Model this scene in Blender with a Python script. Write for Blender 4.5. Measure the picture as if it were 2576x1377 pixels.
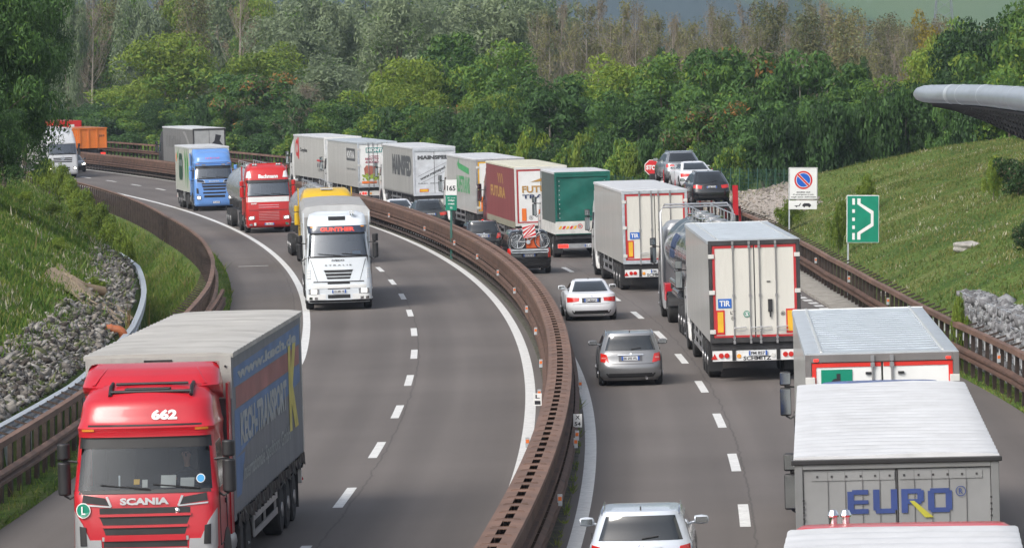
import bpy, bmesh, math, random
import numpy as np
from mathutils import Vector, Matrix
for o in list(bpy.data.objects): bpy.data.objects.remove(o)
scn = bpy.context.scene
COL = scn.collection
PI = math.pi
# ------------------------------------------------------------------ camera
CAMH = 9.0431; FPX = 11500.0; YH = 161.28
cd = bpy.data.cameras.new('camera'); cam = bpy.data.objects.new('camera', cd); COL.objects.link(cam)
cam.location = (0, 0, CAMH); cam.rotation_euler = (math.radians(90) - math.atan((688.5 - YH) / FPX), 0, 0)
cd.sensor_width = 36; cd.lens = 36 * FPX / 2576; cd.clip_start = 1; cd.clip_end = 12000
scn.camera = cam
# ------------------------------------------------------------------ light
SUN_EL, SUN_AZ = 42, 222          # degrees; azimuth clockwise from +Y (north)
w = bpy.data.worlds.new('World'); scn.world = w; w.use_nodes = True
nt = w.node_tree; bg = nt.nodes['Background']
sky = nt.nodes.new('ShaderNodeTexSky'); sky.sky_type = 'NISHITA'; sky.sun_disc = False
sky.sun_elevation = math.radians(SUN_EL); sky.sun_rotation = math.radians(SUN_AZ)
sky.air_density = 1.0; sky.dust_density = 4.0; sky.ozone_density = 1.0
bw_ = nt.nodes.new('ShaderNodeRGBToBW'); nt.links.new(sky.outputs[0], bw_.inputs[0])          # cloud cover: the sky light is paler than a clear one
mxs = nt.nodes.new('ShaderNodeMix'); mxs.data_type = 'RGBA'; mxs.inputs[0].default_value = .6
nt.links.new(sky.outputs[0], mxs.inputs[6]); nt.links.new(bw_.outputs[0], mxs.inputs[7]); nt.links.new(mxs.outputs[2], bg.inputs[0]); bg.inputs[1].default_value = 0.13
sd = bpy.data.lights.new('sun', 'SUN'); sun = bpy.data.objects.new('sun', sd); COL.objects.link(sun)
sd.energy = 1.2; sd.angle = math.radians(28); sd.color = (1.0, 0.95, 0.86)
_a = math.radians(SUN_AZ); _e = math.radians(SUN_EL)
sun.rotation_euler = Vector((math.sin(_a) * math.cos(_e), math.cos(_a) * math.cos(_e), math.sin(_e))).to_track_quat('Z', 'Y').to_euler()
scn.view_settings.view_transform = 'Standard'; scn.view_settings.look = 'None'
scn.view_settings.exposure = 0.84; scn.view_settings.gamma = 1
# ------------------------------------------------------------------ tags
def tag(o, label=None, cat=None, group=None, kind=None):
    if label: o['label'] = label
    if cat: o['category'] = cat
    if group: o['group'] = group
    if kind: o['kind'] = kind
    return o
def empty(name, loc=(0, 0, 0), rot=(0, 0, 0)):
    o = bpy.data.objects.new(name, None); COL.objects.link(o); o.location = loc; o.rotation_euler = rot
    o.empty_display_size = .2
    return o
def copy_tree(o, parent=None):
    c = o.copy(); COL.objects.link(c)
    if parent: c.parent = parent
    for ch in list(o.children): copy_tree(ch, c)
    return c
# ------------------------------------------------------------------ materials
MATS = {}
def mk(name):
    m = bpy.data.materials.new(name); m.use_nodes = True
    return m, m.node_tree, m.node_tree.nodes['Principled BSDF']
def N(nt, t, **kw):
    n = nt.nodes.new('ShaderNode' + t)
    for k, v in kw.items():
        if hasattr(n, k): setattr(n, k, v)
        else: n.inputs[k].default_value = v
    return n
def pm(name, col, rough=.5, metal=0, coat=0, var=.12, vs=2.5, bump=0, bs=30, dirt=0, dcol=(.16, .14, .11), space='Object', emit=0, ecol=None, spec=.5, ds=None, stretch=None):
    """painted / plain surface: base colour varied by noise, optional dirt blotches and fine bump"""
    if name in MATS: return MATS[name]
    m, nt, b = mk(name); L = nt.links
    tc = N(nt, 'TexCoord'); src = tc.outputs[space]
    if stretch:
        mp = N(nt, 'Mapping'); mp.inputs['Scale'].default_value = stretch; L.new(src, mp.inputs[0]); src = mp.outputs[0]
    n1 = N(nt, 'TexNoise'); n1.inputs['Scale'].default_value = vs; n1.inputs['Detail'].default_value = 6; L.new(src, n1.inputs['Vector'])
    mx = N(nt, 'Mix', data_type='RGBA'); mx.inputs[6].default_value = (*[c * (1 - var) for c in col], 1); mx.inputs[7].default_value = (*[min(1, c * (1 + var)) for c in col], 1)
    mr = N(nt, 'MapRange'); mr.inputs[1].default_value = .3; mr.inputs[2].default_value = .7; L.new(n1.outputs[0], mr.inputs[0]); L.new(mr.outputs[0], mx.inputs[0])
    out = mx.outputs[2]
    if dirt:
        n2 = N(nt, 'TexNoise'); n2.inputs['Scale'].default_value = ds or vs * .6; n2.inputs['Detail'].default_value = 9; n2.inputs['Roughness'].default_value = .7; L.new(src, n2.inputs['Vector'])
        r2 = N(nt, 'MapRange'); r2.inputs[1].default_value = .48; r2.inputs[2].default_value = .75; r2.inputs[4].default_value = dirt; L.new(n2.outputs[0], r2.inputs[0])
        m2 = N(nt, 'Mix', data_type='RGBA'); L.new(r2.outputs[0], m2.inputs[0]); L.new(out, m2.inputs[6]); m2.inputs[7].default_value = (*dcol, 1); out = m2.outputs[2]
    L.new(out, b.inputs['Base Color'])
    b.inputs['Roughness'].default_value = rough; b.inputs['Metallic'].default_value = metal
    b.inputs['Coat Weight'].default_value = coat; b.inputs['Coat Roughness'].default_value = .08
    b.inputs['Specular IOR Level'].default_value = spec
    if bump:
        n3 = N(nt, 'TexNoise'); n3.inputs['Scale'].default_value = bs; n3.inputs['Detail'].default_value = 5; L.new(src, n3.inputs['Vector'])
        bp = N(nt, 'Bump'); bp.inputs['Strength'].default_value = bump; bp.inputs['Distance'].default_value = .02; L.new(n3.outputs[0], bp.inputs['Height']); L.new(bp.outputs[0], b.inputs['Normal'])
    if emit:
        b.inputs['Emission Color'].default_value = (*(ecol or col), 1); b.inputs['Emission Strength'].default_value = emit
    MATS[name] = m
    return m
def paint(name, col, metal=0, dirt=.25, rough=.32): return pm(name, col, rough=rough, metal=metal, coat=.5, var=.05, vs=1.5, dirt=dirt, dcol=tuple(c * .55 + .03 for c in col))
def plain(name, col, rough=.55, **k): return pm(name, col, rough=rough, **k)
def glass_mat(name, tint, refl=.5):
    m, nt, b = mk(name); L = nt.links
    tr = N(nt, 'BsdfTransparent'); tr.inputs[0].default_value = (*tint, 1)
    gl = N(nt, 'BsdfGlossy'); gl.inputs['Roughness'].default_value = .03; gl.inputs[0].default_value = (.9, .95, 1, 1)
    fr = N(nt, 'Fresnel'); fr.inputs[0].default_value = 1.5
    ad = N(nt, 'Math', operation='MULTIPLY_ADD'); ad.inputs[1].default_value = 1.0; ad.inputs[2].default_value = refl; ad.use_clamp = True
    L.new(fr.outputs[0], ad.inputs[0]); mx = N(nt, 'MixShader'); L.new(ad.outputs[0], mx.inputs[0]); L.new(tr.outputs[0], mx.inputs[1]); L.new(gl.outputs[0], mx.inputs[2])
    L.new(mx.outputs[0], nt.nodes['Material Output'].inputs[0]); nt.nodes.remove(b)
    MATS[name] = m; return m
G_WIND = glass_mat('windscreen_glass', (.66, .70, .70), .015)
G_WSKY = glass_mat('sky_reflecting_windscreen', (.45, .50, .50), .17)
G_DARK = pm('dark_window_glass', (.016, .020, .023), rough=.04, var=.4, vs=1.2, spec=1.0, coat=.6)
M_RUB = pm('tyre_rubber', (.018, .018, .019), rough=.85, var=.35, vs=8, dirt=.5, dcol=(.07, .065, .06))
M_RIM = pm('steel_rim', (.42, .42, .43), rough=.4, metal=.8, dirt=.5, dcol=(.08, .07, .06))
M_ALLOY = pm('alloy_rim', (.5, .5, .52), rough=.3, metal=.9)
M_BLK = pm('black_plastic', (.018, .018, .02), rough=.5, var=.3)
M_CHAS = pm('chassis_steel', (.03, .03, .033), rough=.7, var=.4, dirt=.5, dcol=(.09, .08, .07))
M_CHR = pm('chrome', (.75, .76, .78), rough=.12, metal=1, var=.05)
M_ALU = pm('aluminium', (.55, .56, .58), rough=.35, metal=.8, var=.1, dirt=.35, dcol=(.22, .21, .2))
M_GALV = pm('galvanised_steel', (.50, .54, .58), rough=.45, metal=.5, var=.15, vs=6)
M_RED = pm('red_lens', (.55, .02, .015), rough=.15, coat=1, var=.1)
M_REDLIT = pm('lit_red_lens', (.8, .03, .02), rough=.2, emit=.9, ecol=(1, .04, .03))
M_ORLIT = pm('lit_orange_lens', (.9, .3, .05), rough=.2, emit=1.5, ecol=(1, .22, .04))
M_AMB = pm('amber_lens', (.85, .35, .05), rough=.2, coat=1)
M_LAMP = pm('lit_headlamp', (.9, .9, .85), rough=.1, emit=4, ecol=(1, .93, .78))
M_LENS = pm('clear_headlamp', (.45, .47, .5), rough=.08, metal=.5, coat=1, var=.3, vs=12)
M_WHT = paint('white_paint', (.74, .75, .75), dirt=.18)
M_WHT2 = paint('dirty_white_paint', (.62, .62, .60), dirt=.45)
M_TAPE = plain('red_reflective_tape', (.42, .03, .035), .4)
M_YEL = plain('yellow_reflector', (.72, .42, .03), .4)
M_ORG = plain('orange_reflector', (.75, .18, .03), .4)
M_PLATE = plain('number_plate_white', (.7, .72, .75), .4)
M_PBLUE = plain('number_plate_blue', (.03, .1, .4), .4)
M_TXT = plain('black_lettering', (.02, .02, .025), .5)
M_TXTG = plain('dark_grey_lettering', (.075, .08, .085), .6)
M_BLUE = plain('blue_sign_paint', (.02, .13, .5), .4)
M_GRN = plain('green_sign_paint', (.0, .21, .13), .4)
M_REDP = plain('red_sign_paint', (.55, .02, .025), .4)
M_INT = pm('dark_interior', (.03, .03, .032), rough=.8, var=.4)
M_PAPER = plain('white_paper', (.75, .75, .75), .7)
# ------------------------------------------------------------------ mesh builder
class MB:
    def __init__(s): s.v = []; s.f = []; s.m = []; s.mats = []; s.T = None
    def mi(s, mat):
        if mat not in s.mats: s.mats.append(mat)
        return s.mats.index(mat)
    def add(s, vs, fs, mat=None):
        b = len(s.v)
        if s.T: vs = [tuple(s.T @ Vector(p)) for p in vs]
        s.v += [tuple(p) for p in vs]; s.f += [tuple(b + i for i in f) for f in fs]
        s.m += [s.mi(mat)] * len(fs)
        return s
    def box(s, x0, x1, y0, y1, z0, z1, mat=None):
        v = [(x, y, z) for z in (z0, z1) for y in (y0, y1) for x in (x0, x1)]
        return s.add(v, [(0, 2, 3, 1), (4, 5, 7, 6), (0, 1, 5, 4), (2, 6, 7, 3), (0, 4, 6, 2), (1, 3, 7, 5)], mat)
    def hexa(s, p, mat=None):
        return s.add(p, [(0, 3, 2, 1), (4, 5, 6, 7), (0, 1, 5, 4), (1, 2, 6, 5), (2, 3, 7, 6), (3, 0, 4, 7)], mat)
    def prism(s, poly, axis, a, b, mat=None):
        """extrude a 2-D polygon along axis: 0 -> (y,z), 1 -> (x,z), 2 -> (x,y)"""
        def P(q, t): return {0: (t, q[0], q[1]), 1: (q[0], t, q[1]), 2: (q[0], q[1], t)}[axis]
        n = len(poly); v = [P(q, a) for q in poly] + [P(q, b) for q in poly]
        return s.add(v, [tuple(range(n))[::-1], tuple(range(n, 2 * n))] + [(i, (i + 1) % n, n + (i + 1) % n, n + i) for i in range(n)], mat)
    def tube(s, pts, r, n=8, mat=None, close=False, caps=True, scale=None):
        pts = [Vector(p) for p in pts]; K = len(pts); rings = []
        for i, p in enumerate(pts):
            if close: d = pts[(i + 1) % K] - pts[i - 1]
            else: d = pts[min(i + 1, K - 1)] - pts[max(i - 1, 0)]
            d = d.normalized() if d.length > 1e-9 else Vector((0, 0, 1))
            up = Vector((0, 0, 1)) if abs(d.z) < .95 else Vector((1, 0, 0))
            a = d.cross(up).normalized(); b = a.cross(d)
            rr = r[i] if isinstance(r, (list, tuple)) else r
            rings.append([tuple(p + a * (math.cos(t) * rr) + b * (math.sin(t) * rr)) for t in [2 * PI * j / n for j in range(n)]])
        v = [q for R_ in rings for q in R_]; f = []
        for i in range(K if close else K - 1):
            i2 = (i + 1) % K
            for j in range(n): f.append((i * n + j, i * n + (j + 1) % n, i2 * n + (j + 1) % n, i2 * n + j))
        if caps and not close: f += [tuple(range(n))[::-1], tuple(range((K - 1) * n, K * n))]
        return s.add(v, f, mat)
    def lathe(s, prof, axis='x', c=(0, 0, 0), n=24, mat=None):
        """prof: list of (a, r): a along axis, r radius"""
        v = []; K = len(prof)
        for a, r in prof:
            for j in range(n):
                t = 2 * PI * j / n; p, q = r * math.cos(t), r * math.sin(t)
                v.append({'x': (c[0] + a, c[1] + p, c[2] + q), 'y': (c[0] + p, c[1] + a, c[2] + q), 'z': (c[0] + p, c[1] + q, c[2] + a)}[axis])
        f = [(i * n + j, i * n + (j + 1) % n, (i + 1) * n + (j + 1) % n, (i + 1) * n + j) for i in range(K - 1) for j in range(n)]
        if prof[0][1] > 1e-4: f.append(tuple(range(n)))
        if prof[-1][1] > 1e-4: f.append(tuple(range((K - 1) * n, K * n))[::-1])
        return s.add(v, f, mat)
    def grid(s, P, nu, nv, mat=None, flip=False):
        v = [tuple(P(i / nu, j / nv)) for j in range(nv + 1) for i in range(nu + 1)]
        q = nu + 1; f = [(j * q + i, j * q + i + 1, (j + 1) * q + i + 1, (j + 1) * q + i) for j in range(nv) for i in range(nu)]
        if flip: f = [t[::-1] for t in f]
        return s.add(v, f, mat)
    def build(s, name, mat=None, parent=None, smooth=None, bevel=0, fix=True):
        me = bpy.data.meshes.new(name); me.from_pydata(s.v, [], s.f)
        ms = [mm if mm else mat for mm in s.mats] or [mat]
        for mm in ms: me.materials.append(mm)
        if len(ms) > 1: me.polygons.foreach_set('material_index', s.m)
        if fix:
            bm = bmesh.new(); bm.from_mesh(me); bmesh.ops.recalc_face_normals(bm, faces=bm.faces); bm.to_mesh(me); bm.free()
        if smooth:
            me.polygons.foreach_set('use_smooth', [True] * len(me.polygons)); me.set_sharp_from_angle(angle=math.radians(smooth))
        me.update(); o = bpy.data.objects.new(name, me); COL.objects.link(o)
        if parent: o.parent = parent
        if bevel:
            md = o.modifiers.new('bevel', 'BEVEL'); md.width = bevel; md.segments = 2; md.limit_method = 'ANGLE'; md.angle_limit = math.radians(40)
        return o
def npmesh(name, V, Fq, mat, parent=None, smooth=False, mats=None, mi=None):
    """fast mesh from numpy: V (n,3), Fq (m,k)"""
    me = bpy.data.meshes.new(name); k = Fq.shape[1]
    me.vertices.add(len(V)); me.vertices.foreach_set('co', np.ascontiguousarray(V, np.float32).ravel())
    me.loops.add(Fq.size); me.loops.foreach_set('vertex_index', np.ascontiguousarray(Fq, np.int32).ravel())
    me.polygons.add(len(Fq)); me.polygons.foreach_set('loop_start', np.arange(0, Fq.size, k, dtype=np.int32))
    for mm in (mats or [mat]): me.materials.append(mm)
    if mi is not None: me.polygons.foreach_set('material_index', np.ascontiguousarray(mi, np.int32))
    if smooth: me.polygons.foreach_set('use_smooth', np.ones(len(Fq), bool))
    me.update(); me.validate()
    o = bpy.data.objects.new(name, me); COL.objects.link(o)
    if parent: o.parent = parent
    return o
# lettering: text as mesh geometry laid on a plane or mapped onto a surface
TXC = {}
def text_geo(txt, bold=0., thick=.004):
    key = (txt, bold)
    if key not in TXC:
        c = bpy.data.curves.new('t', 'FONT'); c.body = txt; c.size = 1; c.offset = bold; c.resolution_u = 3
        o = bpy.data.objects.new('t', c); COL.objects.link(o)
        bpy.context.view_layer.update()
        dg = bpy.context.evaluated_depsgraph_get(); me = bpy.data.meshes.new_from_object(o.evaluated_get(dg))
        vs = [(v.co.x, v.co.y) for v in me.vertices]; fs = [tuple(p.vertices) for p in me.polygons]
        bpy.data.objects.remove(o); bpy.data.curves.remove(c); bpy.data.meshes.remove(me)
        xs = [p[0] for p in vs] or [0]; ys = [p[1] for p in vs] or [0]
        x0, x1, y0, y1 = min(xs), max(xs), min(ys), max(ys)
        TXC[key] = ([((p[0] - x0) / (x1 - x0), (p[1] - y0) / (y1 - y0)) for p in vs], fs)
    return TXC[key]
def add_text(mb, txt, mapf, u0, u1, v0, v1, bold=.02, mat=None, shear=0.):
    """fit text into box u0..u1 x v0..v1 (u reading direction), mapf(u,v)->3-D point"""
    vs, fs = text_geo(txt, bold)
    mb.add([mapf(u0 + (u1 - u0) * p[0] + shear * (v1 - v0) * p[1], v0 + (v1 - v0) * p[1]) for p in vs], fs, mat)
    return mb
def rear_map(y=0): return lambda u, v: (u, y, v)              # seen from behind: right = +x
def front_map(y): return lambda u, v: (-u, y, v)              # seen from in front: right = -x
def left_map(x): return lambda u, v: (x, -u, v)               # left flank: reading direction = rearwards
def right_map(x): return lambda u, v: (x, u, v)               # right flank: reading direction = forwards
# ------------------------------------------------------------------ road frame
RC = np.array([-950.3698, 127.4557]); RI = 951.119; BK = .0282; S1 = .013e-4
def rz(off, Y): return BK * off + S1 * max(Y - 200, 0) ** 2
def RP(Y, off, dz=0.):
    r = RI + off; sy = (Y - RC[1]) / r
    return (RC[0] + r * math.sqrt(max(1 - sy * sy, 0)), Y, rz(off, Y) + dz)
def TH(Y, off=0.): return math.asin(max(-1, min(1, (Y - RC[1]) / (RI + off))))
def PT(th, off, dz=0.):
    r = RI + off; Y = RC[1] + r * math.sin(th); return (RC[0] + r * math.cos(th), Y, rz(off, Y) + dz)
def ip(Y, tab): return float(np.interp(Y, [t[0] for t in tab], [t[1] for t in tab]))
LB = [(40, -11.1), (97, -11.15), (112, -11.2), (165, -11.05), (188, -11.2), (210, -11.5), (244, -12.2), (320, -12.4), (600, -12.4)]
RB = [(40, 12.9), (100, 12.6), (117, 12.34), (130, 11.95), (141, 11.85), (155, 12.0), (173, 12.5), (190, 13.3), (210, 14.6), (235, 16.2), (262, 14.6), (290, 11.6), (320, 10.6), (700, 10.6)]
VW = [(40, 11.95), (96, 11.95), (115, 11.8), (140, 12.4), (164, 13.3), (185, 14.2), (199, 15.2), (230, 15.5), (300, 14.6), (700, 14.6)]
def sst(a, b, x): t = np.clip((x - a) / (b - a), 0, 1); return t * t * (3 - 2 * t)
def hn(x, y, s=1.):                                           # cheap smooth noise
    return (np.sin(x * .9 * s + 1.3 * np.sin(y * .7 * s)) + np.sin(y * 1.1 * s + 2 + 1.7 * np.sin(x * .5 * s)) + .6 * np.sin(2.3 * x * s + y * 1.9 * s)) / 2.6
def TZ(off, Y):
    """terrain height beside the road (numpy)"""
    off = np.asarray(off, float); Y = np.asarray(Y, float)
    q = S1 * np.maximum(Y - 200, 0) ** 2
    a = -off; vb = -np.interp(Y, [t[0] for t in LB], [t[1] for t in LB]); vw = np.maximum(np.interp(Y, [t[0] for t in VW], [t[1] for t in VW]), vb + .55)
    zl = -BK * np.minimum(a, 11) + q
    D = 1.5 * sst(125, 155, Y) * (1 - .35 * sst(215, 260, Y)); t = np.clip((a - vb - .3) / np.maximum(vw - vb - .3, .1), 0, 1)
    wh = 1.0 * (1 - sst(196, 216, Y))
    hill = np.maximum(a - vw, 0)
    hh = 9.5 * (1 - np.exp(-hill * .70 / 9.5)) * (1 + .0) + .18 * hn(a * 1.3, Y * .5) * sst(0, 2, hill)
    zleft = zl - D * np.sin(PI * t) + np.where(a > vw, wh, 0) + hh
    rb = np.interp(Y, [t[0] for t in RB], [t[1] for t in RB]); b = off
    w_ = np.maximum(b - rb - .95, 0)
    fade = 1 - sst(228, 264, Y)
    g = 1.55 * sst(92, 98, Y) * (1 - sst(134, 140, Y)) + 1.55 * (Y < 92)
    hr = (6.6 * (1 - np.exp(-(w_ * .62 / 6.6) ** 1.15)) + g * (w_ > 0) * (1 - sst(3, 9, w_)) + .12 * hn(b, Y * .5) * sst(0, 2, w_)) * fade + 1.35 * sst(0, 1.9, w_) * sst(232, 242, Y) * (1 - sst(272, 296, Y)) * (1 - sst(12, 25, w_))
    zright = BK * np.minimum(b, 12) + q + hr - (1 - fade) * .5 * sst(1, 4, w_)
    z = np.where(off < 0, zleft, zright)
    under = (off > -10.35) & (off < rb - .25)
    return np.where(under, BK * off + q - .12, z)
def PTn(th, off):
    r = RI + off; Y = RC[1] + r * np.sin(th); return RC[0] + r * np.cos(th), Y
rng = np.random.default_rng(7); random.seed(7)
# ------------------------------------------------------------------ setting materials
def asphalt():
    m, nt, b = mk('asphalt'); L = nt.links
    uv = N(nt, 'UVMap'); uv.uv_map = 'UVMap'
    tc = N(nt, 'TexCoord')
    fine = N(nt, 'TexNoise'); fine.inputs['Scale'].default_value = 14; fine.inputs['Detail'].default_value = 8; fine.inputs['Roughness'].default_value = .8; L.new(tc.outputs['Object'], fine.inputs[0])
    big = N(nt, 'TexNoise'); big.inputs['Scale'].default_value = .12; big.inputs['Detail'].default_value = 5; L.new(tc.outputs['Object'], big.inputs[0])
    mp = N(nt, 'Mapping'); mp.inputs['Scale'].default_value = (1.1, .012, 1); L.new(uv.outputs[0], mp.inputs[0])
    st = N(nt, 'TexNoise'); st.inputs['Scale'].default_value = 1; st.inputs['Detail'].default_value = 4; L.new(mp.outputs[0], st.inputs[0])
    sx = N(nt, 'SeparateXYZ'); L.new(uv.outputs[0], sx.inputs[0])
    cr = N(nt, 'ValToRGB'); e = cr.color_ramp.elements
    e[0].position = .33; e[0].color = (.088, .077, .071, 1); e[1].position = .68; e[1].color = (.152, .135, .126, 1)
    s1 = N(nt, 'Math', operation='MULTIPLY_ADD'); s1.inputs[1].default_value = .45; s1.inputs[2].default_value = 0; L.new(big.outputs[0], s1.inputs[0])
    s2 = N(nt, 'Math', operation='MULTIPLY_ADD'); s2.inputs[1].default_value = .40; L.new(st.outputs[0], s2.inputs[0]); L.new(s1.outputs[0], s2.inputs[2])
    s3 = N(nt, 'Math', operation='MULTIPLY_ADD'); s3.inputs[1].default_value = .26; L.new(fine.outputs[0], s3.inputs[0]); L.new(s2.outputs[0], s3.inputs[2])
    L.new(s3.outputs[0], cr.inputs[0]); out = cr.outputs[0]
    # darker wheel tracks with broken edges, oil drips and pale grit
    gt = N(nt, 'Math', operation='GREATER_THAN'); gt.inputs[1].default_value = .5; L.new(sx.outputs[0], gt.inputs[0])
    ph = N(nt, 'Math', operation='MULTIPLY_ADD'); ph.inputs[1].default_value = -1.05; L.new(gt.outputs[0], ph.inputs[0]); L.new(sx.outputs[0], ph.inputs[2])
    ph2 = N(nt, 'Math', operation='MULTIPLY_ADD'); ph2.inputs[1].default_value = 2 * PI / 1.85; ph2.inputs[2].default_value = 6.5 * 2 * PI / 1.85; L.new(ph.outputs[0], ph2.inputs[0])
    cs = N(nt, 'Math', operation='COSINE'); L.new(ph2.outputs[0], cs.inputs[0])
    trk = N(nt, 'MapRange'); trk.inputs[1].default_value = -.2; trk.inputs[2].default_value = 1; trk.inputs[3].default_value = 0; trk.inputs[4].default_value = .22; L.new(cs.outputs[0], trk.inputs[0])
    mt = N(nt, 'Math', operation='MULTIPLY'); L.new(trk.outputs[0], mt.inputs[0]); L.new(st.outputs[0], mt.inputs[1])
    mk1 = N(nt, 'Mix', data_type='RGBA'); L.new(mt.outputs[0], mk1.inputs[0]); L.new(out, mk1.inputs[6]); mk1.inputs[7].default_value = (.02, .017, .016, 1); out = mk1.outputs[2]
    mp3 = N(nt, 'Mapping'); mp3.inputs['Scale'].default_value = (2.2, .5, 1); L.new(uv.outputs[0], mp3.inputs[0])
    sp = N(nt, 'TexNoise'); sp.inputs['Scale'].default_value = 1.2; sp.inputs['Detail'].default_value = 9; sp.inputs['Roughness'].default_value = .8; L.new(mp3.outputs[0], sp.inputs[0])
    for lo, hi, k, c in ((.62, .72, .45, (.03, .026, .024, 1)), (.36, .28, .35, (.20, .18, .165, 1))):
        q = N(nt, 'MapRange'); q.inputs[1].default_value = lo; q.inputs[2].default_value = hi; q.inputs[4].default_value = k; L.new(sp.outputs[0], q.inputs[0])
        mq = N(nt, 'Mix', data_type='RGBA'); L.new(q.outputs[0], mq.inputs[0]); L.new(out, mq.inputs[6]); mq.inputs[7].default_value = c; out = mq.outputs[2]
    # crack lines wandering along the lane joints
    for u0, wd, amp in ((-3.55, .022, .16), (4.75, .022, .18), (6.5, .015, .9), (-7.9, .02, .2)):
        mp2 = N(nt, 'Mapping'); mp2.inputs['Scale'].default_value = (.0, .35, 1); mp2.inputs['Location'].default_value = (u0, u0 * 3, 0); L.new(uv.outputs[0], mp2.inputs[0])
        nn = N(nt, 'TexNoise'); nn.inputs['Scale'].default_value = 1.3; nn.inputs['Detail'].default_value = 8; nn.inputs['Roughness'].default_value = .75; L.new(mp2.outputs[0], nn.inputs[0])
        a = N(nt, 'Math', operation='MULTIPLY_ADD'); a.inputs[1].default_value = amp * 2; a.inputs[2].default_value = u0 - amp; L.new(nn.outputs[0], a.inputs[0])
        d = N(nt, 'Math', operation='SUBTRACT'); L.new(sx.outputs[0], d.inputs[0]); L.new(a.outputs[0], d.inputs[1])
        ab = N(nt, 'Math', operation='ABSOLUTE'); L.new(d.outputs[0], ab.inputs[0])
        lt = N(nt, 'Math', operation='LESS_THAN'); lt.inputs[1].default_value = wd; L.new(ab.outputs[0], lt.inputs[0])
        fl = N(nt, 'Math', operation='MULTIPLY'); fl.inputs[1].default_value = .36; L.new(lt.outputs[0], fl.inputs[0])
        mx = N(nt, 'Mix', data_type='RGBA'); L.new(fl.outputs[0], mx.inputs[0]); L.new(out, mx.inputs[6]); mx.inputs[7].default_value = (.02, .018, .017, 1); out = mx.outputs[2]
    L.new(out, b.inputs['Base Color']); b.inputs['Roughness'].default_value = .78; b.inputs['Specular IOR Level'].default_value = .35
    bp = N(nt, 'Bump'); bp.inputs['Strength'].default_value = .35; bp.inputs['Distance'].default_value = .01
    f2 = N(nt, 'TexNoise'); f2.inputs['Scale'].default_value = 60; L.new(tc.outputs['Object'], f2.inputs[0]); L.new(f2.outputs[0], bp.inputs['Height']); L.new(bp.outputs[0], b.inputs['Normal'])
    return m
M_ASP = asphalt()
M_MARK = pm('road_marking_white', (.66, .66, .65), rough=.6, var=.08, vs=3, dirt=.45, ds=7, dcol=(.25, .24, .23))
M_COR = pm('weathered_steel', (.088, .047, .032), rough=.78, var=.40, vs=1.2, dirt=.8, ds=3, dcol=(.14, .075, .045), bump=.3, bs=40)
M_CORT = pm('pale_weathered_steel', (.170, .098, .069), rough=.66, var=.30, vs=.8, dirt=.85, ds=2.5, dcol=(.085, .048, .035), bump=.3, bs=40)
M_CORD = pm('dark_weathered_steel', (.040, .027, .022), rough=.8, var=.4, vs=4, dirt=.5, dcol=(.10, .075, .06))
M_CONC = pm('concrete', (.30, .28, .25), rough=.85, var=.25, vs=3, dirt=.7, dcol=(.12, .11, .09), bump=.5, bs=12)
M_SAND = pm('sandy_soil', (.36, .27, .18), rough=.9, var=.25, vs=3, dirt=.4, dcol=(.2, .16, .1), bump=.6, bs=8)
M_DIRT = pm('median_dirt', (.07, .065, .052), rough=.95, var=.5, vs=4, dirt=.6, dcol=(.12, .13, .05), bump=.8, bs=18)
def grass_ground(name, c1, c2, c3, sc=.25):
    m, nt, b = mk(name); L = nt.links; tc = N(nt, 'TexCoord')
    a = N(nt, 'TexNoise'); a.inputs['Scale'].default_value = sc; a.inputs['Detail'].default_value = 8; a.inputs['Roughness'].default_value = .65; L.new(tc.outputs['Object'], a.inputs[0])
    cr = N(nt, 'ValToRGB'); e = cr.color_ramp.elements; e[0].position = .36; e[0].color = (*c1, 1); e[1].position = .64; e[1].color = (*c3, 1); e2 = e.new(.5); e2.color = (*c2, 1); L.new(a.outputs[0], cr.inputs[0])
    f = N(nt, 'TexNoise'); f.inputs['Scale'].default_value = 7; f.inputs['Detail'].default_value = 6; L.new(tc.outputs['Object'], f.inputs[0])
    mr = N(nt, 'MapRange'); mr.inputs[1].default_value = .3; mr.inputs[2].default_value = .7; mr.inputs[3].default_value = .55; mr.inputs[4].default_value = 1.35; L.new(f.outputs[0], mr.inputs[0])
    mu = N(nt, 'VectorMath', operation='SCALE'); L.new(cr.outputs[0], mu.inputs[0]); L.new(mr.outputs[0], mu.inputs['Scale'])
    L.new(mu.outputs[0], b.inputs['Base Color']); b.inputs['Roughness'].default_value = .95; b.inputs['Specular IOR Level'].default_value = .1
    bp = N(nt, 'Bump'); bp.inputs['Strength'].default_value = 1; bp.inputs['Distance'].default_value = .12; L.new(f.outputs[0], bp.inputs['Height']); L.new(bp.outputs[0], b.inputs['Normal'])
    return m
M_GRD = grass_ground('grassy_soil', (.055, .10, .022), (.095, .145, .035), (.14, .16, .055))
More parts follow.
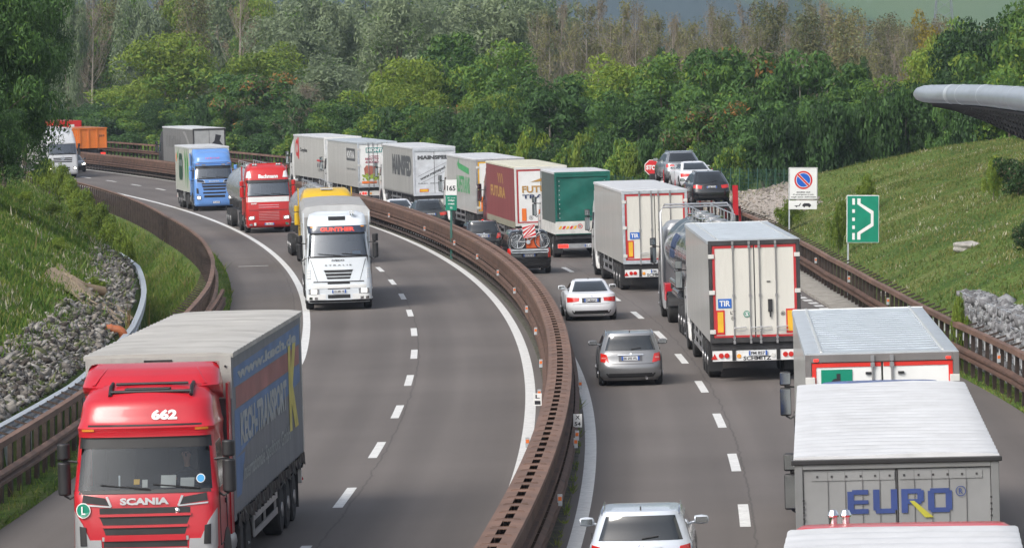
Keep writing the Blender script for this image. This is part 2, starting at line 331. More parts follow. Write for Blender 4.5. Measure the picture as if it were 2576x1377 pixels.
# ------------------------------------------------------------------ ground, terrain, road
g_ = MB(); g_.grid(lambda u, v: ((u - .5) * 20000, -400 + v * 11000, -4.2), 4, 4); tag(g_.build('ground', grass_ground('field_grass', (.03, .045, .015), (.05, .07, .02), (.08, .09, .03), .02)), kind='structure')
th = np.linspace(TH(38), TH(640), 420)
offs = np.unique(np.concatenate([np.linspace(-110, -40, 15), np.linspace(-40, -18, 30), np.linspace(-18, -10.3, 46), np.linspace(-10.2, 10.4, 6), np.linspace(10.45, 22, 44), np.linspace(22, 50, 36), np.linspace(50, 150, 14)]))
TT, OO = np.meshgrid(th, offs, indexing='ij'); XX, YY = PTn(TT, OO); ZZ = TZ(OO, YY)
far_ = np.clip((np.abs(OO) - 60) / 50, 0, 1); ZZ = np.where(OO > 0, ZZ * (1 - far_) - 4.4 * far_, ZZ)
V = np.stack([XX, YY, ZZ], -1).reshape(-1, 3); nu = len(offs); i0 = (np.arange(len(th) - 1)[:, None] * nu + np.arange(nu - 1)[None]).ravel()
tag(npmesh('terrain', V, np.stack([i0, i0 + 1, i0 + nu + 1, i0 + nu], 1), M_GRD, smooth=True), kind='structure')
def ribbon(name, prof, Y0, Y1, mat, parent=None, step=1.5, closed=True, corr=None, uv=False, smooth=None, offf=None, caps=True, noz=False):
    """sweep a profile [(off, z)] along the carriageway curve"""
    a, b = TH(Y0), TH(Y1); n = max(2, int((b - a) * RI / step)); V = []; k = len(prof); F_ = []
    for i in range(n + 1):
        t = a + (b - a) * i / n; Y = RC[1] + RI * math.sin(t); c = (corr(Y) if corr else 0) + (offf(Y) if offf else 0)
        for o, z in prof: V.append(PT(t, o + c, z))
    for i in range(n):
        for j in range(k if closed else k - 1):
            j2 = (j + 1) % k; F_.append((i * k + j, i * k + j2, (i + 1) * k + j2, (i + 1) * k + j))
    mb = MB(); mb.add(V, F_)
    if closed and caps and k > 2: mb.f += [tuple(range(k)), tuple(range(n * k, n * k + k))]; mb.m += [0, 0]
    mb.mats = [mat]; mb.m = [0] * len(mb.f)
    o = mb.build(name, mat, parent, smooth=smooth)
    if uv:
        me = o.data; l = me.uv_layers.new(name='UVMap'); 
        for lp in me.loops:
            vi = lp.vertex_index; i, j = divmod(vi, k); l.data[lp.index].uv = (prof[j][0], (a + (b - a) * i / n) * RI)
    return o
# one asphalt sheet for each carriageway; its outer edges follow the crash barriers
tag(ribbon('road', [(-10.35, 0), (-8, 0), (-4, 0), (0.14, 0)], 38, 640, M_ASP, step=3, closed=False, uv=True), kind='structure')
def road_right():
    a, b = TH(38), TH(640); n = 220; V = []; F_ = []; U = []
    for i in range(n + 1):
        t = a + (b - a) * i / n; Y = RC[1] + RI * math.sin(t); e = ip(Y, RB) - .25
        for o in (1.03, 4, 8, e): V.append(PT(t, o, 0)); U.append((o, t * RI))
    for i in range(n):
        for j in range(3): F_.append((i * 4 + j, i * 4 + j + 1, i * 4 + j + 5, i * 4 + j + 4))
    mb = MB(); mb.add(V, F_); o = mb.build('road', M_ASP); l = o.data.uv_layers.new(name='UVMap')
    for lp in o.data.loops: l.data[lp.index].uv = U[lp.vertex_index]
    tag(o, kind='structure')
road_right()
tag(ribbon('median_ground', [(.10, -.02), (.14, .02), (1.03, .02), (1.07, -.02)], 38, 640, M_DIRT, step=3, closed=False), kind='structure')
def pc(c, lo, hi): return lambda Y: float(np.polyval(c, min(max(Y, lo), hi) / 100))
cOUT = lambda Y: pc([-0.4052, 2.9583, -7.0706, 5.4806], 143, 317)(Y) * float(sst(95, 150, Y))
cL = pc([-0.0949, 0.4823, -0.5764, 0.1285], 96, 370); cIN = pc([-0.1192, 0.804, -1.4795, 0.7055], 105, 390)
cINR = pc([-0.5994, 0.9853, -0.2501], 88, 142); cR = pc([0.4838, -2.1123, 2.6615, -0.9917], 90, 171)
def line(off, wd, Y0, Y1, corr, step=2.0):
    return tag(ribbon('road_marking', [(off - wd / 2, .004), (off + wd / 2, .004)], Y0, Y1, M_MARK, closed=False, step=step, corr=corr), kind='structure')
line(-7.47, .26, 40, 560, cOUT); line(-.12, .28, 40, 560, cIN); line(1.2, .27, 40, 560, cINR); line(8.45, .25, 40, 560, None)
def dashes(off, Yc, corr, n, back=3, ln=4.5, gap=12.0, wd=.21, one=None):
    mb = MB(); t0 = TH(Yc)
    for k in range(-back, n):
        tc_ = t0 + k * gap / RI; a = tc_ - ln / 2 / RI; b = tc_ + ln / 2 / RI; P = []
        for q in range(4):
            t = a + (b - a) * q / 3; Y = RC[1] + RI * math.sin(t); P.append((PT(t, off - wd / 2 + corr(Y), .004), PT(t, off + wd / 2 + corr(Y), .004)))
        V = [p for r in P for p in r]; mb.add(V, [(2 * q, 2 * q + 1, 2 * q + 3, 2 * q + 2) for q in range(3)], M_MARK)
    return tag(mb.build('road_marking', M_MARK), kind='structure')
dashes(-3.71, 96.3, cL, 34); dashes(4.53, 90.4, cR, 34)
dashes(11.1, 161, lambda Y: 0, 8, back=0, ln=1.0, gap=1.9, wd=.32); line(11.05, .22, 130, 160, lambda Y: 0)
dashes(-9.0, 211.5, lambda Y: 0, 1, back=0, ln=.25, gap=2, wd=1.4)
# ------------------------------------------------------------------ crash barriers
def post_box(mb, t, off, w_off, w_t, z0, z1, mat=None, shear=0):
    dt = w_t / RI / 2; p = []
    for z in (z0, z1):
        for a, b in ((-1, -1), (1, -1), (1, 1), (-1, 1)): p.append(PT(t + b * dt, off + a * w_off / 2, z))
    return mb.hexa(p, mat)
def repeat_parts(name, root, fn, ts, offs_fn, mat, lim=100):
    """individual part meshes for the nearest, one 'stuff' part for the rest"""
    near, rest = ts[:lim], ts[lim:]
    for t in near:
        mb = MB(); fn(mb, t, offs_fn(t)); mb.build(name, mat, root)
    if len(rest):
        mb = MB()
        for t in rest: fn(mb, t, offs_fn(t))
        tag(mb.build(name, mat, root), kind='stuff')
def WB(o, s, z=.58, h=.31, d=.08):                            # W-beam profile, facing side s
    p = [(0, 0), (d, .05), (d, .11), (.2 * d, .155), (d, .2), (d, .26), (0, .31)]
    return [(o + s * a, z + b * h / .31) for a, b in p] + [(o - s * .012 + s * a * .9, z + b * h / .31) for a, b in p[::-1]]
def rails(s0, s1): return np.arange(s0, s1)
# median barrier
MC = .54
root = empty('crash_barrier'); tag(root, 'rust brown double sided steel barrier with ladder like top running down the median', 'crash barrier')
for s in (-1, 1):
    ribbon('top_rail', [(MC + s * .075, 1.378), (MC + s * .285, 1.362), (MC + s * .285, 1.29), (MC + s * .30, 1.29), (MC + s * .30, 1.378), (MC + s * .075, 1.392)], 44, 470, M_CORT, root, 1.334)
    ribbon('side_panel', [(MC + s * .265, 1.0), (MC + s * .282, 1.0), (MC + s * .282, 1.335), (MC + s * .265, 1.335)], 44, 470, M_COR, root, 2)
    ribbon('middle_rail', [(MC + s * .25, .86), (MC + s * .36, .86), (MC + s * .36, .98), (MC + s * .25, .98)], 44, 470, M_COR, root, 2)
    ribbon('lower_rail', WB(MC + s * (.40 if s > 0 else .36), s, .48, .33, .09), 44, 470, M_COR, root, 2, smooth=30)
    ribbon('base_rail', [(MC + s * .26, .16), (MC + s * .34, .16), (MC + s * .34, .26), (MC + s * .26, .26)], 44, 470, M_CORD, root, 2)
sp_ = 1.334 / RI; ts = [TH(46) + i * sp_ for i in range(int((TH(460) - TH(46)) / sp_))]
def med_post(mb, t, o):
    for s in (-1, 1):
        post_box(mb, t, o + s * .18, .05, .12, .0, 1.30); post_box(mb, t, o + s * .29, .22, .07, .58, .74)
    post_box(mb, t, o, .30, .04, .35, .47); post_box(mb, t, o, .30, .04, .9, 1.0)
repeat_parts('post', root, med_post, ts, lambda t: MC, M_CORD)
def med_rung(mb, t, o):
    post_box(mb, t, o, .152, .36, 1.376, 1.388)
    for s in (-1, 1): post_box(mb, t, o + s * .16, .12, .02, 1.386, 1.394)
    post_box(mb, t + .17 / RI, o, .40, .022, 1.392, 1.398)
repeat_parts('spacer_plate', root, med_rung, [t + .0 for t in ts], lambda t: MC, M_CORT)
# cables and drainage pipes lying inside the median
pp = [PT(TH(46) + i * 2 / RI, .82, .16) for i in range(80)]; mb = MB(); mb.tube(pp, .07, 8); tag(mb.build('drain_pipe', M_BLK, smooth=40), 'black corrugated drain pipe lying inside the median beside the right hand line', 'pipe')
def edge_barrier(tab, s, label, Y0, Y1):
    """single sided barrier; s = -1 left of the road, +1 right"""
    root = empty('crash_barrier'); tag(root, label, 'crash barrier'); of = lambda Y: ip(Y, tab)
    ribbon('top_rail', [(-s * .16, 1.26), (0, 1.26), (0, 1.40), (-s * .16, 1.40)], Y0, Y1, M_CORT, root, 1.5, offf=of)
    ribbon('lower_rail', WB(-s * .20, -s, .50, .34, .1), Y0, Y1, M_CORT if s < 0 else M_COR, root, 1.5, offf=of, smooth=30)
    ts = [TH(Y0 + 1) + i * 1.5 / RI for i in range(int((TH(Y1 - 1) - TH(Y0 + 1)) * RI / 1.5))]
    def fn(mb, t, o):
        post_box(mb, t, o + s * .03, .10, .20, -.3, 1.27); post_box(mb, t, o - s * .1, .18, .12, .58, .72)
        # spacer arm sticking out behind the top rail
        a = [PT(t - .05 / RI, o - s * .02, 1.30), PT(t + .05 / RI, o - s * .02, 1.30), PT(t + .02 / RI, o + s * .34, 1.40), PT(t - .02 / RI, o + s * .34, 1.40)]
        mb.add(a + [(p[0], p[1], p[2] + .05) for p in a], [(0, 1, 2, 3), (4, 5, 6, 7), (0, 1, 5, 4), (1, 2, 6, 5), (2, 3, 7, 6), (3, 0, 4, 7)])
    repeat_parts('post', root, fn, ts, lambda t: of(RC[1] + RI * math.sin(t)), M_CORD)
    return root
edge_barrier(LB, -1, 'rust brown steel barrier curving along the left shoulder above the ditch', 60, 470)
edge_barrier(RB, 1, 'rust brown steel barrier along the right shoulder below the grassy slope', 60, 470)
mb = MB()  # second short barrier in front of the left one
root = empty('crash_barrier'); tag(root, 'short extra length of rust brown barrier beside the left shoulder grass', 'crash barrier')
ribbon('rail', WB(-10.45, 1, .62, .32, .1), 138, 166, M_COR, root, 1.5, smooth=30); ribbon('top_rail', [(-10.52, 1.1), (-10.4, 1.1), (-10.4, 1.2), (-10.52, 1.2)], 138, 166, M_COR, root, 1.5)
for i in range(10):
    mb = MB(); post_box(mb, TH(139) + i * 2.9 / RI, -10.52, .1, .12, -.1, 1.15); mb.build('post', M_CORD, root)
# galvanised rail on a low retaining wall behind the left barrier
VWo = lambda Y: -ip(Y, VW)
root = empty('guard_rail'); tag(root, 'pale galvanised steel guard rail on the low wall below the heap of stones', 'guard rail')
ribbon('rail', WB(.06, 1, .98, .32, .09) , 62, 199, M_GALV, root, 2, offf=VWo, smooth=30)
ribbon('cap', [(-.02, 1.30), (.16, 1.30), (.16, 1.33), (-.02, 1.33)], 62, 199, M_GALV, root, 2, offf=VWo)
for i in range(34):
    t = TH(63) + i * 4 / RI; mb = MB(); post_box(mb, t, VWo(RC[1] + RI * math.sin(t)) - .0, .07, .1, .3, 1.3); mb.build('post', M_GALV, root)
tag(ribbon('retaining_wall', [(-.38, -1.4), (-.12, -1.4), (-.12, 1.02), (-.38, 1.10)], 62, 200, M_CONC, step=2, offf=VWo), 'low weathered concrete wall holding back the stones on the left slope', 'wall')
tag(ribbon('kerb_strip', [(-.95, -.05), (-.95, .10), (.12, .12), (.12, -.05)], 150, 196, M_CONC, step=2, offf=lambda Y: ip(Y, RB)), kind='structure')
# reflectors on the barriers
def reflector(Y, off, z, s, two=True):
    t = TH(Y); r = empty('reflector', PT(t, off, z), (0, 0, t)); mb = MB(); mb.box(-.045, .045, -.02, .02, -.10, .12); mb.build('bracket', M_GALV, r)
    mb = MB(); mb.box(-.034, .034, -.035, -.021, .0, .075); mb.box(-.034, .034, .021, .035, .0, .075); mb.build('lens', M_ORG, r)
    return r
for i, Y in enumerate((98, 112.5, 124, 139, 151.5, 164, 178, 193, 208, 226, 246, 268)):
    tag(reflector(Y, MC - .5, .92, -1), 'small orange reflector on the median barrier, side of the oncoming lanes', 'reflector', 'orange reflectors along the left face of the median barrier')
for i, Y in enumerate((86, 99, 101, 117)):
    tag(reflector(Y, MC + .52, .80, 1), 'small orange reflector on the median barrier, side of the queueing lanes', 'reflector', 'orange reflectors along the right face of the median barrier')
for i, Y in enumerate((119.5, 148, 163, 178)):
    tag(reflector(Y, ip(Y, RB) - .24, 1.02, 1), 'orange reflector on the brown barrier below the grassy slope', 'reflector', 'orange reflectors on the right hand barrier')
# small white tags on the posts of the right barrier
for i in range(22):
    Y = 104 + i * 1.5; t = TH(Y); mb = MB(); post_box(mb, t, ip(Y, RB) - .10, .02, .12, .98, 1.2)
    tag(mb.build('post_tag', plain('white_tag', (.5, .52, .54), .5)), 'small pale tag on a post of the right hand barrier', 'tag', 'pale tags on the posts of the right barrier')
# kilometre plates on the median
def km_plate(Y, off, a, b, s, label):
    t = TH(Y); r = empty('distance_plate', PT(t, off, .78), (0, 0, t)); tag(r, label, 'sign'); mb = MB(); mb.box(-.10, .10, -.012, .012, 0, .30); mb.build('plate', M_WHT, r)
    mb = MB(); f = rear_map(-.016)
    add_text(mb, a, f, -.05, .05, .18, .27); add_text(mb, b, f, -.07, .07, .03, .12); mb.build('lettering', M_TXT, r)
km_plate(103.7, MC + .50, 'X', '54', 1, 'small white plate numbered 54 on the right face of the median barrier')
km_plate(110.6, MC - .52, 'L', '1', -1, 'small white plate on the left face of the median barrier')
# ------------------------------------------------------------------ stones
PH = (1 + 5 ** .5) / 2
ICO = np.array([(-1, PH, 0), (1, PH, 0), (-1, -PH, 0), (1, -PH, 0), (0, -1, PH), (0, 1, PH), (0, -1, -PH), (0, 1, -PH), (PH, 0, -1), (PH, 0, 1), (-PH, 0, -1), (-PH, 0, 1)]) / 1.9
ICF = np.array([(0, 11, 5), (0, 5, 1), (0, 1, 7), (0, 7, 10), (0, 10, 11), (1, 5, 9), (5, 11, 4), (11, 10, 2), (10, 7, 6), (7, 1, 8), (3, 9, 4), (3, 4, 2), (3, 2, 6), (3, 6, 8), (3, 8, 9), (4, 9, 5), (2, 4, 11), (6, 2, 10), (8, 6, 7), (9, 8, 1)])
def stones(name, off, Y, size, mats, flat=.6):
    n = len(off); x = PTn(np.arcsin((Y - RC[1]) / (RI + off)), off)[0]; z = TZ(off, Y)
    S = size[:, None, None] * (1 + .35 * rng.standard_normal((n, 12, 1))) * np.array([1, 1, flat])[None, None] * (1 + .3 * rng.standard_normal((n, 1, 3)))
    P = ICO[None] * S; a = rng.uniform(0, 6.28, n)[:, None]; b_ = rng.normal(0, .5, n)[:, None]
    X0, Y0, Z0 = P[..., 0], P[..., 1], P[..., 2]; X1 = X0 * np.cos(a) - Y0 * np.sin(a); Y1 = X0 * np.sin(a) + Y0 * np.cos(a); Z1 = Z0 + X1 * np.sin(b_)
    V = np.stack([X1 + x[:, None], Y1 + Y[:, None], Z1 + z[:, None] + size[:, None] * .15], -1).reshape(-1, 3)
    F_ = (ICF[None] + (np.arange(n) * 12)[:, None, None]).reshape(-1, 3); mi = np.repeat(rng.integers(0, len(mats), n), 20)
    return npmesh(name, V, F_, None, mats=mats, mi=mi)
M_ST = [pm('pale_stone', (.26, .24, .215), rough=.9, var=.3, vs=4, bump=.5, bs=14), pm('grey_stone', (.19, .17, .15), rough=.9, var=.35, vs=4, bump=.5, bs=14), pm('white_stone', (.31, .295, .275), rough=.85, var=.3, vs=4), pm('mossy_stone', (.10, .11, .05), rough=.9, var=.4, vs=4), pm('dark_stone', (.055, .045, .038), rough=.9, var=.4, vs=4)]
n = 36000; Ys = rng.uniform(84, 191, n); wd = np.interp(Ys, [84, 96, 120, 140, 155, 168, 180, 188, 191], [2.1, 2.0, 1.5, 1.3, 1.4, 1.7, 1.3, .6, .05]) + .3 * hn(Ys * .9, Ys * .3)
of_ = -(np.interp(Ys, [t[0] for t in VW], [t[1] for t in VW]) + .35 + rng.random(n) ** 1.25 * np.maximum(wd, .2))
tag(stones('stone_heap', of_, Ys, np.minimum(rng.gamma(1.4, .028, n) + .018, .15), M_ST), 'heap of loose pale grey stones along the foot of the left slope', 'stones', kind='stuff')
rbn_ = lambda Y: np.interp(Y, [t[0] for t in RB], [t[1] for t in RB]); n = 8000; Ys = rng.uniform(233, 262, n); of_ = np.maximum(rng.uniform(13.5, 30, n), 16.4 - (Ys - 238) * .12); of_ = rbn_(Ys) + 1 + rng.random(n) ** 1.3 * (3.8 - np.clip((Ys - 245) * .12, 0, 3)); k = Ys > 0; n = len(Ys)
tag(stones('gravel_bank', of_, Ys, rng.gamma(1.6, .026, n) + .015, [pm('tan_gravel', (.27, .235, .20), rough=.95, var=.3, vs=4), M_ST[0], M_ST[1]]), 'pale gravel bank at the far end of the lay-by beside the grassy slope', 'gravel', kind='stuff')
gb = MB(); gb.grid(lambda u, v: (lambda Y, o: (*PTn(np.arcsin((Y - RC[1]) / (RI + o)), o), float(TZ(o, Y)) + .04))(233 + 28 * v, ip(233 + 28 * v, RB) + .95 + 3.6 * u), 20, 20)
tag(gb.build('gravel_ground', pm('gravel', (.30, .27, .245), rough=.95, var=.4, vs=12, bump=.8, bs=25)), kind='structure')
# boulder on the slope
def boulder(Y, off, s, label, mat):
    bm = bmesh.new(); bmesh.ops.create_icosphere(bm, subdivisions=3, radius=s)
    for v in bm.verts:
        k = 1 + .22 * float(hn(v.co.x * 3 / s, v.co.y * 3 / s)) + .12 * math.sin(v.co.z * 5 / s + v.co.x * 4); v.co *= k; v.co.z *= .55; v.co.x *= 1.4
    me = bpy.data.meshes.new('boulder'); bm.to_mesh(me); bm.free(); me.materials.append(mat); o = bpy.data.objects.new('boulder', me); COL.objects.link(o)
    x, y = PTn(TH(Y, off), off); o.location = (x, y, float(TZ(off, Y)) + s * .1); return tag(o, label, 'rock')
boulder(171, 17.3, .42, 'pale rounded boulder half buried in the right hand grassy slope', M_ST[2])
boulder(168, 13.9, .22, 'small flat white stone in the grass behind the green lay-by sign', M_ST[2])
# gabion wall on the right: one mesh of packed stones behind wire mesh
root = empty('gabion_wall'); tag(root, 'grey gabion wall of wire baskets full of stones behind the right barrier', 'wall')
GB0 = lambda Y: ip(Y, RB) + .62
ribbon('core', [(.12, -.2), (.75, -.2), (.85, 1.75), (.3, 1.82)], 94, 137, pm('gabion_core', (.16, .155, .16), rough=.95, var=.5, vs=6, bump=1, bs=9), root, 1.5, offf=GB0)
n = 9000; Ys = rng.uniform(94, 137.3, n); h = rng.random(n); top = rng.random(n) < .42
of_ = np.interp(Ys, [t[0] for t in RB], [t[1] for t in RB]) + .62 + np.where(top, .25 + .7 * rng.random(n), .1 + .2 * h)
zz = np.where(top, 1.78 + .05 * rng.random(n), h * 1.8); sz = rng.gamma(4, .016, n) + .025
x = PTn(np.arcsin((Ys - RC[1]) / (RI + of_)), of_)[0]; P = ICO[None] * sz[:, None, None] * (1 + .3 * rng.standard_normal((n, 12, 1)))
zr = BK * 12 + zz
V = (P + np.stack([x, Ys, zr], -1)[:, None]).reshape(-1, 3)
M_GB = [pm('gabion_stone_grey', (.165, .165, .175), rough=.9, var=.3, vs=5), pm('gabion_stone_pale', (.245, .25, .26), rough=.9, var=.3, vs=5), pm('gabion_stone_dark', (.11, .11, .115), rough=.9, var=.3, vs=5)]
tag(npmesh('stone_fill', V, (ICF[None] + (np.arange(n) * 12)[:, None, None]).reshape(-1, 3), None, root, mats=M_GB, mi=np.repeat(rng.integers(0, 3, n), 20)), kind='stuff')
mb = MB(); wires = []
for i in range(44):
    Y = 94 + i; t = TH(Y); o = GB0(Y); mb.tube([PT(t, o + .05, 0), PT(t, o + .22, 1.88), PT(t, o + .9, 1.9)], .008, 4)
for z in (.3, .6, .9, 1.2, 1.5, 1.88): mb.tube([PT(TH(94 + i), GB0(94 + i) + .05 + z * .09, z) for i in range(44)], .008, 4)
mb.build('wire_mesh', M_GALV, root)
# orange drain pipe, sandy chute and old log on the left slope
c = Vector(PT(TH(137), -12.35, 1.45)); mb = MB(); arc = [c + Vector((.0, 0, -.75)), c + Vector((0, 0, -.2))] + [c + Vector((-.2 + .2 * math.cos(a), -.05 * math.sin(a), -.2 + .2 * math.sin(a))) for a in (.4, .8, 1.2, 1.57)] + [c + Vector((-.45, -.05, .02)), c + Vector((-.8, -.05, .06))]
rt = empty('drain_pipe'); tag(rt, 'orange plastic drain pipe with an elbow sticking out over the stones', 'pipe'); PIPE = pm('orange_pipe', (.42, .13, .05), rough=.45, var=.15, dirt=.3, dcol=(.25, .15, .1))
mb.tube(arc, [.135] * 2 + [.135] * 6, 14); mb.build('pipe', PIPE, rt, smooth=50)
mb = MB(); mb.tube([c + Vector((-.42, -.05, .018)), c + Vector((-.34, -.05, .01))], .16, 14); mb.tube([c + Vector((0, 0, -.38)), c + Vector((0, 0, -.28))], .16, 14); mb.build('socket', PIPE, rt, smooth=50)
mb = MB(); mb.grid(lambda u, v: (lambda Y, o: (*PTn(np.arcsin((Y - RC[1]) / (RI + o)), o), float(TZ(o, Y)) + .10 + .06 * float(hn(Y * 3, o * 4))))(139 + 9 * v + 3 * u, -12.75 - 2.6 * u), 16, 16)
tag(mb.build('sand_patch', M_SAND), kind='structure')
a = Vector(PT(TH(148), -14.2, 2.2)); mb = MB(); mb.tube([a + Vector((-.35, -.3, .12)), a, a + Vector((.45, .3, -.1))], [.14, .16, .15], 10); tag(mb.build('log', pm('old_wood', (.2, .15, .1), rough=.9, var=.3), smooth=50), 'short grey log lying on the sand above the stones', 'log')
mb = MB(); mb.lathe([(0, .0), (0, .9)], 'z', tuple(PT(TH(166), -12.3, -.95)), 20); o = mb.build('water', pm('pond_water', (.20, .23, .17), rough=.08, var=.2)); tag(o, kind='structure')
# ------------------------------------------------------------------ grass
def blades(name, off, Y, h, w_, mats, wts, label, base=None, lean=.35):
    n = len(off); x = PTn(np.arcsin((Y - RC[1]) / (RI + off)), off)[0]; z = TZ(off, Y) if base is None else base
    h = h * (.55 + 1.1 * np.clip(.5 + .6 * hn(off * 1.9 + 3, Y * .8) + .3 * hn(off * 5, Y * 2.2), 0, 1.3))
    a = rng.uniform(0, 6.28, n); dx, dy = np.cos(a) * w_ / 2, np.sin(a) * w_ / 2; lx, ly = rng.normal(0, lean, n) * h, rng.normal(0, lean, n) * h
    V = np.empty((n, 3, 3)); V[:, 0] = np.stack([x - dx, Y - dy, z - .03], -1); V[:, 1] = np.stack([x + dx, Y + dy, z - .03], -1); V[:, 2] = np.stack([x + lx, Y + ly, z + h], -1)
    patch = (hn(off * .8, Y * .35) + hn(off * 2.1 + 5, Y * 1.1)) * .16
    r = np.clip(rng.random(n) + patch, 0, .999); mi = np.searchsorted(np.cumsum(wts) / sum(wts), r)
    return tag(npmesh(name, V.reshape(-1, 3), np.arange(3 * n).reshape(-1, 3), None, mats=mats, mi=np.minimum(mi, len(mats) - 1)), label, 'grass', kind='stuff')
def leafmat(name, col, var=.3, sub=.38):
    m, nt, b = mk(name); L = nt.links
    tc = N(nt, 'TexCoord'); n1 = N(nt, 'TexNoise'); n1.inputs['Scale'].default_value = .5; n1.inputs['Detail'].default_value = 4; L.new(tc.outputs['Object'], n1.inputs[0])
    oi = N(nt, 'ObjectInfo'); ge = N(nt, 'NewGeometry')
    a1 = N(nt, 'Math', operation='MULTIPLY_ADD'); a1.inputs[1].default_value = .9; L.new(n1.outputs[0], a1.inputs[0]); L.new(oi.outputs['Random'], a1.inputs[2])
    a2 = N(nt, 'Math', operation='MULTIPLY_ADD'); a2.inputs[1].default_value = .7; L.new(ge.outputs['Random Per Island'], a2.inputs[0]); L.new(a1.outputs[0], a2.inputs[2])
    mr = N(nt, 'MapRange'); mr.inputs[1].default_value = .5; mr.inputs[2].default_value = 1.9; L.new(a2.outputs[0], mr.inputs[0])
    mx = N(nt, 'Mix', data_type='RGBA'); mx.inputs[6].default_value = (col[0] * (1 - var), col[1] * (1 - var), col[2] * (1 - var), 1); mx.inputs[7].default_value = (col[0] * (1 + var * 1.5), col[1] * (1 + var), col[2] * (1 + var * .6), 1)
    L.new(mr.outputs[0], mx.inputs[0]); L.new(mx.outputs[2], b.inputs['Base Color']); b.inputs['Roughness'].default_value = .6; b.inputs['Specular IOR Level'].default_value = .25
    t = N(nt, 'BsdfTranslucent'); L.new(mx.outputs[2], t.inputs[0]); ms = N(nt, 'MixShader'); ms.inputs[0].default_value = sub; L.new(b.outputs[0], ms.inputs[1]); L.new(t.outputs[0], ms.inputs[2]); L.new(ms.outputs[0], nt.nodes['Material Output'].inputs[0])
    MATS[name] = m; return m
GR = [leafmat('grass_deep_green', (.065, .145, .022)), leafmat('grass_green', (.115, .195, .034)), leafmat('grass_yellow_green', (.18, .225, .055)), leafmat('grass_straw', (.22, .205, .09)), leafmat('wild_flower_white', (.42, .43, .34))]
vwn = lambda Y: np.interp(Y, [t[0] for t in VW], [t[1] for t in VW]); rbn = lambda Y: np.interp(Y, [t[0] for t in RB], [t[1] for t in RB]); lbn = lambda Y: -np.interp(Y, [t[0] for t in LB], [t[1] for t in LB])
n = 260000; Ys = rng.uniform(92, 300, n) ; lo = vwn(Ys) + np.where(Ys < 200, np.interp(Ys, [84, 96, 120, 140, 155, 168, 180, 188, 191], [1.9, 1.8, 1.3, 1.1, 1.2, 1.5, 1.1, .4, 0]), 0) + .3 * hn(Ys, Ys * .3)
of_ = -(lo + rng.random(n) * 11); blades('meadow_grass', of_, Ys, rng.gamma(5, .021, n), rng.uniform(.03, .10, n), GR, [36, 36, 18, 3.5, .4], 'tall wild meadow grass covering the left slope')
n = 60000; Ys = rng.uniform(118, 330, n); of_ = -(lbn(Ys) + .35 + rng.random(n) ** .8 * np.maximum(vwn(Ys) - lbn(Ys) - .5, .2)); blades('bank_grass', of_, Ys, rng.gamma(4, .035, n), rng.uniform(.03, .07, n), GR, [20, 40, 28, 8, 0.01], 'short grass on the bank and ditch behind the left barrier')
n = 240000; Ys = 100 + rng.random(n) ** .9 * 162; of_ = rbn(Ys) + .9 + rng.random(n) ** .8 * 22; of_ = np.where((Ys < 138) & (of_ < rbn(Ys) + 1.6), of_ + 1.2, of_)
GR2 = [leafmat('slope_grass_green', (.080, .140, .030)), leafmat('slope_grass_olive', (.130, .175, .046)), leafmat('slope_grass_yellow', (.185, .205, .072)), GR[3], GR[4]]
blades('slope_grass', of_, Ys, rng.gamma(5, .014, n), rng.uniform(.03, .10, n), GR2, [26, 36, 26, 9, .9], 'dry flowering grass covering the right hand slope')
n = 5000; Ys = rng.uniform(86, 190, n); of_ = -(vwn(Ys) + .4 + rng.random(n) * 1.6); kk = hn(of_ * 4, Ys * 1.5) > .15; blades('stone_weeds', of_[kk], Ys[kk], rng.gamma(4, .04, n)[kk], rng.uniform(.03, .08, n)[kk], GR, [30, 30, 20, 8, .1], 'weeds growing between the stones on the left slope')
n = 14000; Ys = rng.uniform(84, 330, n); of_ = np.where(rng.random(n) < .5, -10.35 - rng.random(n) ** 1.6 * .85, 0); of_ = np.where(of_ == 0, rbn(Ys) - .25 + rng.random(n) * .7 * 1.0, of_); k = ~((of_ > 0) & (Ys > 150)); 
blades('verge_grass', of_[k], Ys[k], rng.gamma(3, .03, n)[k], rng.uniform(.02, .05, n)[k], GR, [30, 40, 25, 4, .01], 'low grass and weeds at the foot of the side barriers', lean=.6)
n = 2600; Ys = 60 + rng.random(n) * 75; of_ = .97 + rng.random(n) * .1; kk = hn(Ys * 2.2, Ys) > -.1; blades('median_weeds', of_[kk], Ys[kk], rng.gamma(3, .03, n)[kk], rng.uniform(.02, .05, n)[kk], GR[1:3], [1, 1], 'thin line of weeds beside the median', base=(BK * 1.0 + .0) * np.ones(kk.sum()), lean=.7)
n = 2600; Ys = rng.uniform(140, 158, n); of_ = -(lbn(Ys) + .5 + rng.random(n) * .9); blades('reeds', of_, Ys, rng.gamma(6, .10, n), rng.uniform(.02, .05, n), [leafmat('dry_reed', (.20, .13, .06)), GR[2]], [5, 1], 'patch of dry brown reeds growing in the ditch', lean=.15)
